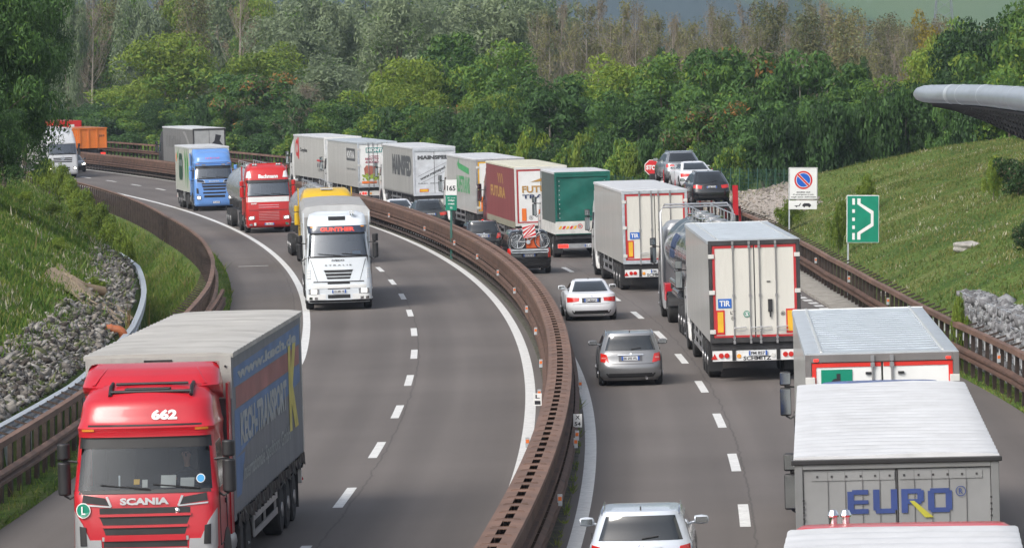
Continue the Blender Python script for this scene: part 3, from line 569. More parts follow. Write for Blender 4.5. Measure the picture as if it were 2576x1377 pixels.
# ------------------------------------------------------------------ far hills
def hills():
    m, nt, b = mk('far_hillside'); L = nt.links; tc = N(nt, 'TexCoord')
    mp = N(nt, 'Mapping'); mp.inputs['Scale'].default_value = (.006, .0016, .02); L.new(tc.outputs['Object'], mp.inputs[0])
    vo = N(nt, 'TexVoronoi'); vo.inputs['Scale'].default_value = 1.2; L.new(mp.outputs[0], vo.inputs['Vector'])
    no = N(nt, 'TexNoise'); no.inputs['Scale'].default_value = .9; no.inputs['Detail'].default_value = 8; L.new(mp.outputs[0], no.inputs[0])
    ad = N(nt, 'Math', operation='MULTIPLY_ADD'); ad.inputs[1].default_value = .42; L.new(vo.outputs['Color'], ad.inputs[0]); L.new(no.outputs[0], ad.inputs[2])
    cr = N(nt, 'ValToRGB'); e = cr.color_ramp.elements; e[0].position = .52; e[0].color = (.014, .035, .04, 1); e[1].position = .86; e[1].color = (.12, .17, .09, 1)
    for p, c in ((.62, (.03, .065, .05)), (.66, (.07, .13, .06)), (.78, (.10, .155, .07)), (.82, (.045, .085, .055))): q = e.new(p); q.color = (*c, 1)
    L.new(ad.outputs[0], cr.inputs[0]); b.inputs['Roughness'].default_value = 1
    sx = N(nt, 'SeparateXYZ'); L.new(tc.outputs['Object'], sx.inputs[0]); ma = N(nt, 'Math', operation='MULTIPLY_ADD'); ma.inputs[1].default_value = 60; L.new(no.outputs[0], ma.inputs[0]); L.new(sx.outputs[0], ma.inputs[2])
    mr = N(nt, 'MapRange'); mr.inputs[1].default_value = 95; mr.inputs[2].default_value = 120; L.new(ma.outputs[0], mr.inputs[0]); mx = N(nt, 'Mix', data_type='RGBA'); L.new(mr.outputs[0], mx.inputs[0]); mx.inputs[6].default_value = (.035, .065, .078, 1); L.new(cr.outputs[0], mx.inputs[7]); L.new(mx.outputs[2], b.inputs['Base Color'])
    mb = MB(); mb.grid(lambda u, v: (lambda X, Y: (X, Y, -6 + 620 * v ** 1.25 + 14 * math.sin(X * .004 + v * 9) * v + 9 * math.sin(X * .011 + v * 21) * v))((u - .5) * 6000, 1150 + 3600 * v), 60, 60)
    tag(mb.build('hills', m, smooth=60), kind='structure')
hills()
def hillz(X, Y): v = (Y - 1150) / 3600; return -6 + 620 * v ** 1.25 + 14 * math.sin(X * .004 + v * 9) * v + 9 * math.sin(X * .011 + v * 21) * v
def far_house(px, Y, w_, d, h, lab, wall=(.62, .58, .52)):
    X = (px - 1288) / FPX * Y; r = empty('farm_house', (X, Y, hillz(X, Y) - .5)); tag(r, lab, 'house')
    mb = MB(); mb.box(-w_ / 2, w_ / 2, 0, d, 0, h); mb.build('wall', pm('house_wall' + str(px), wall, rough=.9), r)
    mb = MB(); mb.prism([(-w_ / 2 - .4, h), (w_ / 2 + .4, h), (0, h + w_ * .25)], 1, -.4, d + .4); mb.build('roof', pm('roof_tiles', (.22, .11, .08), rough=.9), r)
    for i in range(3):
        mb = MB(); x0 = -w_ / 2 + w_ * (.15 + .27 * i); mb.box(x0, x0 + w_ * .12, -.05, .02, h * .4, h * .7); mb.build('window', G_DARK, r)
far_house(2345, 1660, 14, 10, 4, 'pale farm house on the far hillside above the brown topped tree'); far_house(2105, 1640, 10, 8, 3.5, 'small white farm house far away between two tall poplars')
far_house(2395, 1640, 9, 8, 3, 'small grey barn beside the pale far farm house', (.5, .48, .45))
PYM = pm('pylon_steel', (.16, .18, .19), rough=.6)
def pylon(px, Y, h):
    X = (px - 1288) / FPX * Y; r = empty('electricity_pylon', (X, Y, hillz(X, Y))); tag(r, 'grey lattice electricity pylon far away on the hillside', 'pylon')
    mb = MB(); b0, b1 = 3.2, .6; C4 = lambda k, s, q: ((b0 + (b1 - b0) * k) * s, (b0 + (b1 - b0) * k) * q, h * k)
    for s, q in ((1, 1), (1, -1), (-1, 1), (-1, -1)): mb.tube([C4(0, s, q), C4(1, s, q)], .14, 4)
    for i in range(10):
        k0, k1 = i / 10, (i + 1) / 10
        for s in (1, -1): mb.tube([C4(k0, s, -1), C4(k1, -s, -1)], .08, 3); mb.tube([C4(k0, -1, s), C4(k1, -1, -s)], .08, 3)
    mb.build('tower', PYM, r); mb = MB()
    for z in (.66, .78, .9): mb.tube([(-5, 0, h * z), (0, 0, h * z + .8), (5, 0, h * z)], .12, 4); mb.tube([(-5, 0, h * z), (5, 0, h * z)], .1, 4)
    mb.build('cross_arm', PYM, r)
pylon(2372, 1380, 34)
# ------------------------------------------------------------------ trees
BARK = pm('bark', (.13, .105, .08), rough=.95, var=.35, vs=3, bump=.6, bs=12, stretch=(1, 1, .2)); BARKP = pm('pale_bark', (.26, .235, .20), rough=.95, var=.3, vs=3, stretch=(1, 1, .2)); BARKB = pm('bare_twigs', (.24, .205, .175), rough=.95, var=.25, vs=1)
LM = dict(robinia=leafmat('foliage_mid_green', (.100, .198, .040)), yellow=leafmat('foliage_yellow_green', (.18, .265, .045)), ail=leafmat('foliage_deep_green', (.066, .150, .046), .35), dark=leafmat('foliage_dark_green', (.036, .082, .028)),
          willow=leafmat('foliage_grey_green', (.185, .25, .155), .25), olive=leafmat('foliage_olive', (.17, .185, .085)), brown=leafmat('foliage_brownish', (.185, .165, .105)), orange=leafmat('foliage_orange', (.32, .18, .06)), gold=leafmat('foliage_golden', (.20, .175, .025)), lime=leafmat('foliage_lime', (.125, .19, .025)))
def leaves(cent, rad, per, ll, lw, droop=.2, flat=.75, seed=0, updown=.3):
    """leaf quads on the shells of clump spheres: cent (m,3), rad (m,)"""
    r = np.random.default_rng(seed); m = len(cent); n = m * per
    d = r.standard_normal((n, 3)); d[:, 2] += updown; d /= np.linalg.norm(d, axis=1)[:, None]
    rr = np.repeat(rad, per) * (.55 + .5 * r.random(n) ** .6); P = np.repeat(cent, per, 0) + d * rr[:, None] * np.array([1, 1, flat])
    nrm = d + .55 * r.standard_normal((n, 3)); nrm /= np.linalg.norm(nrm, axis=1)[:, None]
    t = r.standard_normal((n, 3)); t[:, 2] -= droop * 3; t -= (t * nrm).sum(1)[:, None] * nrm; t /= np.linalg.norm(t, axis=1)[:, None]; b = np.cross(nrm, t)
    L_ = (ll * r.uniform(.6, 1.3, n))[:, None]; W_ = (lw * r.uniform(.6, 1.3, n))[:, None]
    V = np.stack([P - t * L_ * .5, P + b * W_ * .5, P + t * L_ * .5, P - b * W_ * .5], 1)
    return V.reshape(-1, 3), np.arange(4 * n).reshape(-1, 4), r
def make_tree(name, H=12, rx=4, zc=.6, rz=.42, blobs=40, per=200, ll=.4, lw=.2, mats=('robinia',), wts=(1,), seed=1, droop=.2, trunk=.16, bark=None, limbs=10, forks=1, br=.30, flat=.75, top=None, clump=0, shape=0):
    r = np.random.default_rng(seed); d = r.standard_normal((blobs, 3)); d /= np.linalg.norm(d, axis=1)[:, None]
    k = r.random(blobs) ** .38; c = d * k[:, None] * np.array([rx, rx, H * rz]) * (1 - br * .45) * (1 + .16 * r.standard_normal((blobs, 1))); c[:, 2] += H * zc
    if shape: c[:, :2] *= np.clip(1.25 - shape * (c[:, 2:3] / H), .25, 1.4)
    c[:, 2] = np.clip(c[:, 2], H * .08, H * .985 - rx * br * .4); rad = rx * br * r.uniform(.65, 1.35, blobs)
    V, F_, r2 = leaves(c, rad, per, ll, lw, droop, flat, seed + 5)
    n = len(F_); zf = np.repeat(c[:, 2], per) / H; q = np.clip(r2.random(n) * .75 + np.repeat(r.random(blobs), per) * .5 - .12, 0, .999)
    if top is not None: q = np.where(zf + .12 * r2.standard_normal(n) > top, np.maximum(q, .72), q * .8)
    cw = np.cumsum(wts) / sum(wts); mi = np.searchsorted(cw, q); ml = [LM[x] for x in mats]
    if clump:
        hot = r.random(blobs) < clump; sel = np.repeat(hot, per) & (r2.random(n) < .35) & (V.reshape(-1, 4, 3)[:, 0, 2] > np.repeat(c[:, 2], per)); mi = np.where(sel, len(ml), mi); ml = ml + [LM['orange']]
    root = empty(name); npmesh('crown', V, F_, None, root, mats=ml, mi=np.minimum(mi, len(ml) - 1))
    mb = MB()
    for f in range(forks):
        a = f * 2.4 + seed; x1, y1 = (0, 0) if forks == 1 else (math.cos(a) * rx * .35, math.sin(a) * rx * .35)
        mb.tube([(0, 0, -.6), (x1 * .25, y1 * .25, H * .22), (x1 * .7, y1 * .7, H * .5), (x1, y1, H * .82)], [trunk * 1.3, trunk, trunk * .6, trunk * .15], 7)
    for i in range(limbs):
        p = c[r.integers(0, blobs)]; z0 = p[2] * r.uniform(.35, .7); mb.tube([(0, 0, z0), (p[0] * .45, p[1] * .45, (z0 + p[2]) / 2 + .2), tuple(p)], [trunk * .4, trunk * .26, trunk * .06], 5)
    mb.build('trunk', bark or BARK, root, smooth=60, fix=False)
    root['h'] = float(np.percentile(V.reshape(-1, 3)[:, 2], 99.3)); root['w'] = 2 * float(np.percentile(np.hypot(V.reshape(-1, 3)[:, 0], V.reshape(-1, 3)[:, 1]), 95))
    return root
def make_bare(name, H=14, spread=2.4, n1=26, seed=1, leafm='brown', nl=900, bark=None, tw=5):
    """slim nearly leafless tree: trunk, upward limbs and many fine twigs"""
    r = random.Random(seed); mb = MB(); pts = []; tr = MB()
    tr.tube([(0, 0, -.5), (.1, 0, H * .3), (-.08, .05, H * .6), (0, 0, H * .97)], [.17, .12, .08, .015], 6)
    for i in range(n1):
        z0 = H * r.uniform(.16, .86); a = r.uniform(0, 6.28); l = (1 - z0 / H * .75) * spread * r.uniform(.7, 1.2); rise = l * r.uniform(1.0, 2.0)
        e = (math.cos(a) * l, math.sin(a) * l, min(z0 + rise, H)); m_ = (e[0] * .6, e[1] * .6, z0 + (e[2] - z0) * .45); mb.tube([(0, 0, z0), m_, e], [.04, .026, .008], 3, caps=False)
        for k in range(tw):
            f = r.uniform(.25, .95); b = (e[0] * f, e[1] * f, z0 + (e[2] - z0) * f); a2 = a + r.uniform(-1.6, 1.6); l2 = l * r.uniform(.25, .5)
            e2 = (b[0] + math.cos(a2) * l2, b[1] + math.sin(a2) * l2, b[2] + l2 * r.uniform(.8, 2.2)); mb.tube([b, e2], [.018, .006], 3, caps=False); pts.append(e2); pts.append(tuple((b[j] + e2[j]) / 2 for j in range(3)))
            for q in range(4):
                f2 = r.uniform(.2, 1); b2 = tuple(b[j] + (e2[j] - b[j]) * f2 for j in range(3)); e3 = (b2[0] + r.uniform(-.4, .4), b2[1] + r.uniform(-.4, .4), b2[2] + r.uniform(.3, .9)); mb.tube([b2, e3], [.011, .005], 3, caps=False); pts.append(e3)
    root = empty(name); tr.build('trunk', BARKP, root, smooth=60, fix=False); mb.build('branches', bark or BARKB, root, fix=False)
    cpt = np.array([pts[r.randrange(len(pts))] for _ in range(nl)]); V, F_, _ = leaves(cpt, np.full(nl, .35), 3, .22, .14, 0, 1, seed); npmesh('leaves', V, F_, LM[leafm], root)
    root['h'] = H; root['w'] = spread * 2; return root
PROTO = {}
def P(k, fn, *a, **kw): PROTO[k] = fn(*a, **kw)
P('rob1', make_tree, 'robinia_tree', 12, 4.4, blobs=46, per=230, ll=.42, lw=.16, mats=('robinia', 'yellow'), wts=(3, 1.2), seed=3, top=.72)
P('rob2', make_tree, 'robinia_tree', 11, 4.0, blobs=40, per=230, ll=.40, lw=.17, mats=('ail', 'robinia', 'yellow'), wts=(1.5, 2.5, .5), seed=9, forks=2)
P('yel', make_tree, 'robinia_tree', 12, 4.6, blobs=44, per=230, ll=.40, lw=.16, mats=('robinia', 'yellow', 'lime'), wts=(2, 2, 1), seed=21, top=.66, forks=2)
P('ail1', make_tree, 'ailanthus_tree', 11, 4.6, blobs=52, per=200, ll=.55, lw=.20, mats=('dark', 'ail', 'robinia'), wts=(1, 3, .6), seed=33, bark=BARKP, forks=3, droop=.35, br=.27)
P('ailo', make_tree, 'ailanthus_tree', 11, 4.4, blobs=54, per=200, ll=.55, lw=.20, mats=('ail', 'robinia', 'brown'), wts=(3, 1.3, .5), seed=41, bark=BARKP, forks=3, droop=.35, br=.27, clump=.28)
P('ail2', make_tree, 'ailanthus_tree', 12, 4.2, blobs=46, per=200, ll=.6, lw=.2, mats=('ail', 'robinia'), wts=(2, 1), seed=52, bark=BARKP, forks=2, droop=.35, clump=.08)
P('dark', make_tree, 'broadleaf_tree', 12, 4.4, blobs=46, per=220, ll=.36, lw=.2, mats=('dark', 'ail'), wts=(2, 1), seed=61)
P('will1', make_tree, 'willow_tree', 13, 4.8, zc=.55, rz=.46, blobs=64, per=260, ll=.44, lw=.15, mats=('willow', 'robinia'), wts=(5, .6), seed=71, droop=.1, br=.26, flat=1.1)
P('will2', make_tree, 'willow_tree', 13, 4.2, zc=.55, rz=.46, blobs=56, per=260, ll=.44, lw=.15, mats=('willow', 'robinia'), wts=(5, .5), seed=77, droop=.1, br=.28, flat=1.15)
P('olive', make_tree, 'poplar_tree', 15, 2.8, zc=.58, rz=.45, blobs=56, per=130, ll=.28, lw=.15, mats=('olive', 'brown', 'willow'), wts=(3, 1, 1), seed=81, br=.34, flat=1.3, limbs=24, bark=BARKP)
P('pop', make_tree, 'poplar_tree', 18, 1.9, zc=.58, rz=.44, blobs=50, per=130, ll=.28, lw=.14, mats=('olive', 'willow'), wts=(3, 1), seed=87, br=.42, flat=1.6, limbs=20, bark=BARKP)
P('aut', make_tree, 'autumn_tree', 12, 2.6, zc=.6, rz=.4, blobs=40, per=150, ll=.3, lw=.16, mats=('brown', 'olive', 'gold'), wts=(1.5, 2, 2), seed=93, br=.34, flat=1.2, limbs=20, top=.7)
P('bare1', make_bare, 'bare_tree', 14, 2.6, 34, 5, 'olive', 800); P('bare2', make_bare, 'bare_tree', 13, 2.2, 30, 15, 'olive', 1000); P('bare3', make_bare, 'bare_tree', 14, 3.0, 36, 25, 'brown', 450)
P('bush', make_tree, 'bush', 3, 1.8, zc=.5, rz=.45, blobs=26, per=150, ll=.30, lw=.14, mats=('robinia', 'yellow', 'ail'), wts=(2, 1, 1), seed=101, br=.36, trunk=.05, limbs=8)
P('bushl', make_tree, 'bush', 3, 1.8, zc=.5, rz=.45, blobs=26, per=150, ll=.28, lw=.12, mats=('yellow', 'lime', 'robinia'), wts=(2, 2, 1), seed=107, br=.36, trunk=.05, limbs=8)
P('bushd', make_tree, 'bush', 3.4, 2.1, zc=.5, rz=.45, blobs=28, per=170, ll=.30, lw=.15, mats=('dark', 'ail'), wts=(2, 2), seed=111, br=.36, trunk=.06, limbs=8)
P('near', make_tree, 'locust_tree', 10, 5.0, zc=.56, rz=.44, blobs=150, per=300, ll=.27, lw=.09, mats=('dark', 'ail', 'robinia'), wts=(4, 2, .35), seed=121, br=.19, trunk=.22, limbs=26, droop=.4)
P('bushn', make_tree, 'bush', 1.6, 1.1, zc=.5, rz=.45, blobs=30, per=150, ll=.14, lw=.07, mats=('dark', 'brown', 'dark'), wts=(3, .4, 2), seed=131, br=.33, trunk=.04, limbs=8)
P('bushg', make_tree, 'bush', 1.3, 1.0, zc=.5, rz=.45, blobs=26, per=150, ll=.13, lw=.06, mats=('yellow', 'lime', 'robinia'), wts=(2, 2, 1), seed=137, br=.33, trunk=.03, limbs=6)
USED = set(); tr_ = random.Random(4)
def plant(kind, px, top, wpx, Y, label, group=None, zb=None, hmin=None, rot=None, base=None):
    """stand a tree at pixel column px, distance Y, so that its crown reaches height and width of the photograph"""
    X = (px - 1288) / FPX * Y; off = math.hypot(X - RC[0], Y - RC[1]) - RI
    z0 = float(TZ(off, Y)) if zb is None else zb
    if off > 0 and Y > 265 or abs(off) > 60: z0 = max(z0, -1.2) if zb is None else zb
    pr = PROTO[kind]
    zt = CAMH + (YH - top) / FPX * Y; h = max(zt - z0, hmin or 1.); W_ = wpx / FPX * Y
    o = pr if kind not in USED else copy_tree(pr); USED.add(kind)
    o.location = (X, Y, z0); o.rotation_euler = (0, 0, tr_.uniform(0, 6.28) if rot is None else rot); s = W_ / pr['w']; o.scale = (s, s, h / pr['h'])
    return tag(o, label, 'bush' if 'bush' in kind else 'tree', group)
T = [  # kind, column, top, width, distance, label
('yel', 450, 88, 290, 452, 'tall tree with a bright yellow green crown behind the grey curtain lorry'),
('rob1', 345, 205, 230, 462, 'mid green tree just left of the bright yellow green one'),
('rob1', 668, 118, 240, 450, 'light green feathery tree above the red tanker lorry'),
('ailo', 645, 188, 220, 424, 'tree with orange brown seed clusters right of the grey curtain lorry'),
('dark', 262, 262, 190, 480, 'dark green tree above the orange tipper trailer'),
('rob2', 540, 235, 220, 438, 'green tree right behind the roof of the grey curtain lorry'),
('will2', 815, 150, 240, 440, 'dark grey green willow filling the gap left of the row of white lorries'),
('bare3', 780, 215, 170, 408, 'thin greyish tree standing above the first white box lorry'),
('yel', 1005, 152, 250, 388, 'yellow green tree above the lorry with the corned meat advert'),
('ail2', 1150, 92, 250, 392, 'round topped green tree, tallest above the grey lettered lorry'),
('yel', 1035, 215, 230, 370, 'broad light green tree in front, above the meat advert lorry'),
('rob2', 1262, 112, 210, 378, 'green tree with a thin pointed top right of the round topped tree'),
('ailo', 1118, 268, 200, 358, 'tree with many orange seed clusters directly above the grey lettered lorry'),
('ail1', 1385, 200, 260, 338, 'spreading dark ailanthus with pale forked trunks above the red curtain lorry'),
('rob1', 1262, 225, 200, 352, 'fresh green feathery tree left of the spreading dark ailanthus'),
('ail1', 1230, 285, 190, 340, 'low dark tree above the roof with green arrow lettering'),
('rob2', 1470, 190, 200, 360, 'mid green tree right of the spreading dark ailanthus'),
('rob1', 1570, 150, 250, 352, 'soft green robinia below the bare trees, left of the stop sign'),
('rob2', 1690, 145, 230, 340, 'dense green robinia above the stop sign'),
('ail1', 1590, 235, 230, 325, 'dark tree behind the green fence left of the stop sign'),
('ailo', 1850, 128, 280, 318, 'large tree with orange seed clusters above the car transporter'),
('ail2', 1800, 170, 220, 312, 'dark green tree left of the large one with orange clusters'),
('ail1', 2010, 138, 230, 312, 'dark ailanthus with its top above the parking ban sign'),
('ail2', 2120, 170, 220, 306, 'green ailanthus above the green lay-by sign'),
('ail1', 1930, 262, 230, 292, 'low dark ailanthus just left of the parking ban sign'),
('ailo', 1780, 262, 210, 296, 'low tree with a few orange clusters behind the three cars on the transporter'),
('ail1', 2075, 262, 220, 288, 'low bushy ailanthus between the two road signs'),
('rob2', 2215, 200, 200, 298, 'green tree left of the grey tube'),
('rob1', 2350, 105, 210, 312, 'broad green tree directly above the end of the grey tube'),
('dark', 2460, 55, 240, 300, 'tall dark green tree above the grey tube'),
('rob2', 2570, 5, 280, 292, 'tallest dark green tree in the top right corner'),
('dark', 2290, 215, 180, 284, 'dark tree behind the end of the grey tube'),
('dark', 2420, 190, 230, 280, 'dark leafy tree on the crest behind the grey tube'),
('rob2', 2550, 180, 240, 276, 'dark green tree at the right edge behind the grey tube'),
]
for t in T: plant(*t)
G1 = 'grey green willows behind the front row'
for i, (px, tp, w_) in enumerate([(730, 60, 220), (790, 5, 200), (860, 70, 250), (920, 10, 220), (1000, -10, 220), (1060, 45, 240), (1130, 0, 230), (1215, 55, 240), (1245, -5, 230), (1320, 10, 220), (960, 95, 240), (610, -10, 200), (1150, 90, 220), (1330, 70, 160)]):
    plant('will1' if i % 2 else 'will2', px, tp - 38, w_ * 1.08, 500 + (i % 4) * 18, 'grey green willow behind the green front row of trees', G1)
G2 = 'bare brownish trees in the wood behind'
bx = random.Random(11)
for i in range(34):
    px = 1350 + i * 31; plant(['bare1', 'bare2', 'bare3'][i % 3], px, bx.uniform(-5, 70) + (45 if px > 2130 else 0), bx.uniform(85, 120), 430 + bx.uniform(0, 70), 'slim bare brown tree in the wood on the right half', G2)
for i in range(22):
    px = 1340 + i * 50; plant('olive' if i % 2 == 0 else 'bare2', px, 60 + bx.uniform(-20, 35), 110, 520 + bx.uniform(0, 30), 'slim bare brown tree in the wood on the right half', G2)
G3 = 'tall trees behind on the left'
for i in range(18):
    px = 110 + i * 31; plant(['olive', 'rob2', 'will1', 'olive', 'bare3', 'rob1'][i % 6], px, bx.uniform(-60, 10), bx.uniform(110, 150), 520 + bx.uniform(0, 50), 'tall olive green tree at the top left behind the yellow green one', G3)
plant('pop', 1932, -70, 100, 440, 'left one of two tall olive poplars reaching the top edge'); plant('pop', 2032, -45, 92, 436, 'right one of two tall olive poplars reaching the top edge')
plant('olive', 2135, 28, 140, 430, 'loose olive tree right of the two tall poplars'); plant('aut', 2330, 38, 110, 400, 'brown topped tree turning to autumn below the pylon')
plant('bare2', 2180, 120, 90, 360, 'thin grey tree with a few dark leaves above the green lay-by sign'); plant('dark', 2160, 150, 70, 345, 'small very dark narrow tree in front of the bare wood'); plant('dark', 1672, 128, 70, 352, 'small very dark tree top poking above the green robinias')
plant('rob2', 2400, 60, 150, 340, 'green tree with pointed top right of the brown topped tree')
for i in range(30):
    px = 60 + i * 88; plant(['rob2', 'dark', 'will1'][i % 3] if px < 1340 else 'olive', px, 70 + bx.uniform(-15, 30) if px < 1340 or px > 2200 else 120 + bx.uniform(-10, 30), 190, 590 + bx.uniform(0, 30), 'dim tree at the back of the wood', 'trees at the back of the wood')
for i in range(20):
    px = 120 + i * 60; Y = ip(px, [(0, 498), (540, 432), (800, 405), (1000, 366), (1290, 330)]); plant(['rob2', 'dark', 'ail1', 'bushd'][i % 4], px, 265 + bx.uniform(-25, 30), 150, Y, 'low leafy tree in the undergrowth behind the far barrier', 'undergrowth trees behind the far barrier')
for i in range(13):
    px = 1290 + i * 46; Y = ip(px, [(1290, 320), (1650, 300), (1900, 284)]); plant(['bush', 'bushl', 'bushd'][i % 3], px, 345 + bx.uniform(-20, 25), 95, Y, 'leafy bush behind the green wire fence', 'bushes behind the green fence')
for i in range(12):
    px = 330 + i * 82; Y = ip(px, [(0, 490), (540, 418), (800, 380), (1000, 350), (1290, 312)]); plant(['bushd', 'bush'][i % 2], px, 335 + bx.uniform(-15, 15), 110, Y, 'dark bush low behind the lorries', 'dark bushes low behind the lorries')
for i in range(10):
    px = 1960 + i * 62; plant(['bushd', 'ail1'][i % 2], px, 265 + bx.uniform(-10, 15) - (25 if px > 2200 else 0), 120, 276 + bx.uniform(0, 6), 'dark bush along the crest of the grassy slope', 'dark bushes on the crest of the slope')
# left foreground
plant('near', -50, -110, 400, 178, 'huge dark tree overhanging the left edge', zb=3.5); plant('near', 10, 60, 250, 196, 'dark overhanging tree whose branches hide part of the silver lorry', zb=3.2)
plant('near', 62, -80, 215, 232, 'dark tree behind the overhanging one in the top left corner', zb=4.5); plant('near', -60, 240, 270, 168, 'dark lower tree at the left edge above the meadow', zb=3.6); plant('near', 12, 250, 170, 214, 'dark drooping tree right in front of the silver lorry', zb=4.0)
for i, (px, y, w_, Y) in enumerate([(150, 415, 60, 262), (185, 448, 60, 255), (222, 478, 60, 244), (258, 512, 60, 234), (282, 545, 60, 224), (300, 580, 60, 214), (268, 560, 70, 222), (232, 520, 60, 236), (110, 400, 70, 268), (200, 500, 70, 240), (318, 596, 50, 207)]):
    plant('bushg', px, y, w_, Y, 'bright yellow green bush along the crest of the left slope', 'yellow green bushes on the left slope')
plant('bushn', 2562, 396, 130, 186, 'dark bush at the right edge high on the slope'); plant('bushn', 2590, 560, 90, 160, 'dark bush at the right edge lower on the slope')
plant('bushg', 2500, 395, 60, 190, 'small golden bush beside the dark bush on the slope'); plant('bushg', 1985, 500, 70, 224, 'green shrub at the foot of the parking ban sign')
for i, (px, y, Y) in enumerate([(2110, 505, 196), (2180, 440, 214), (2420, 745, 130), (150, 690, 160), (240, 770, 150), (60, 560, 190), (130, 600, 185)]):
    plant('bushg', px, y, 50, Y, 'low green shrub growing in the meadow grass', 'low shrubs in the meadow grass', hmin=.5)
for k in PROTO:
    if k not in USED:
        for ch in list(PROTO[k].children): bpy.data.objects.remove(ch)
        bpy.data.objects.remove(PROTO[k])
# ------------------------------------------------------------------ stacked-slice bodies (cabs and cars)
class Stack:
    """body described by horizontal slices: (z, half width, rear y, front y, corner radius, front bulge, rear bulge)"""
    def __init__(s, lv): s.lv = [tuple(l) + (0,) * (7 - len(l)) for l in lv]; s.zs = [l[0] for l in s.lv]
    def at(s, z):
        return [float(np.interp(z, s.zs, [l[k] for l in s.lv])) for k in range(1, 7)]
    def yf(s, x, z):
        w, yr, yf, rc, bf, br = s.at(z); x = abs(x); d = bf * (x / w) ** 2
        if x > w - rc: t = min((x - (w - rc)) / max(rc, 1e-4), 1); d += rc * (1 - math.sqrt(max(1 - t * t, 0)))
        return yf - d
    def yr(s, x, z):
        w, yr, yf, rc, bf, br = s.at(z); x = abs(x); d = br * (x / w) ** 2
        if x > w - rc: t = min((x - (w - rc)) / max(rc, 1e-4), 1); d += rc * (1 - math.sqrt(max(1 - t * t, 0)))
        return yr + d
    def ring(s, z, fr):
        w, yr, yf, rc, bf, br = s.at(z); out = []
        for f in fr: out.append((f * w, s.yf(f * w, z), z))
        for f in fr[::-1]: out.append((f * w, s.yr(f * w, z), z))
        return out
    def mesh(s, mat, holes=(), extra_z=(), sub=1, cap=True, fr=None, zmat=None):
        """holes: (side, zlo, zhi, fx) with side 'f' or 'r'; fx = fraction of half width"""
        hx = [h[3] for h in holes]
        base = fr or [0, .15, .3, .45, .6, .72, .82, .88, .92, .95, .97, .985, .995, 1.0]
        fr = sorted(set(base + hx)); fr = [-f for f in fr[::-1] if f > 0] + fr
        zs = sorted(set(s.zs + list(extra_z) + [h[1] for h in holes] + [h[2] for h in holes])); zz = []
        for a, b in zip(zs[:-1], zs[1:]):
            for k in range(sub): zz.append(a + (b - a) * k / sub)
        zz.append(zs[-1]); mb = MB(); n = 2 * len(fr); v = []; f = []
        for z in zz: v += s.ring(z, fr)
        nf = len(fr)
        for i in range(len(zz) - 1):
            zc = (zz[i] + zz[i + 1]) / 2
            for j in range(n):
                j2 = (j + 1) % n; hole = False
                if j < nf - 1 and j2 < nf: side = 'f'; fx = max(abs(fr[j]), abs(fr[j2]))
                elif j >= nf and j < n - 1: side = 'r'; fx = max(abs(fr[::-1][j - nf]), abs(fr[::-1][j2 - nf]))
                else: side = 's'; fx = 9
                for h in holes:
                    if h[0] == side and h[1] < zc < h[2] and fx <= h[3] + 1e-6: hole = True
                if not hole: f.append((i * n + j, i * n + j2, (i + 1) * n + j2, (i + 1) * n + j))
        if cap:
            b = (len(zz) - 1) * n
            for j in range(nf - 1): f.append((b + j, b + j + 1, b + n - 2 - j, b + n - 1 - j))
        mb.add(v, f, mat); return mb
    def patch(s, quad, side, mat, off=.006, n=10, m=4, depth=.03, mb=None):
        """quad: bl, br, tr, tl in (u, z); side f/r: u = x as seen by the viewer; side l/R: u = y"""
        mb = mb or MB(); q = [Vector(p) for p in quad]
        def S(a, b, o):
            p = (q[0] * (1 - a) + q[1] * a) * (1 - b) + (q[3] * (1 - a) + q[2] * a) * b; u, z = p
            if side == 'f': return (-u, s.yf(u, z) + o, z)
            if side == 'r': return (u, s.yr(u, z) - o, z)
            w = s.at(z)[0]
            return (-(w + o), u, z) if side == 'l' else (w + o, u, z)
        v = [S(i / n, j / m, off) for j in range(m + 1) for i in range(n + 1)]
        rim = [(i, 0) for i in range(n + 1)] + [(n, j) for j in range(1, m + 1)] + [(i, m) for i in range(n - 1, -1, -1)] + [(0, j) for j in range(m - 1, 0, -1)]
        k = len(v); v += [S(i / n, j / m, off - depth) for i, j in rim]; K = len(rim)
        f = [(j * (n + 1) + i, j * (n + 1) + i + 1, (j + 1) * (n + 1) + i + 1, (j + 1) * (n + 1) + i) for j in range(m) for i in range(n)]
        idx = [j * (n + 1) + i for i, j in rim]
        f += [(idx[t], k + t, k + (t + 1) % K, idx[(t + 1) % K]) for t in range(K)]
        return mb.add(v, f, mat)
    def fmap(s, off=.012): return lambda u, v: (-u, s.yf(u, v) + off, v)
    def rmap(s, off=.012): return lambda u, v: (u, s.yr(u, v) - off, v)
    def lmap(s, off=.012): return lambda u, v: (-(s.at(v)[0] + off), -u, v)
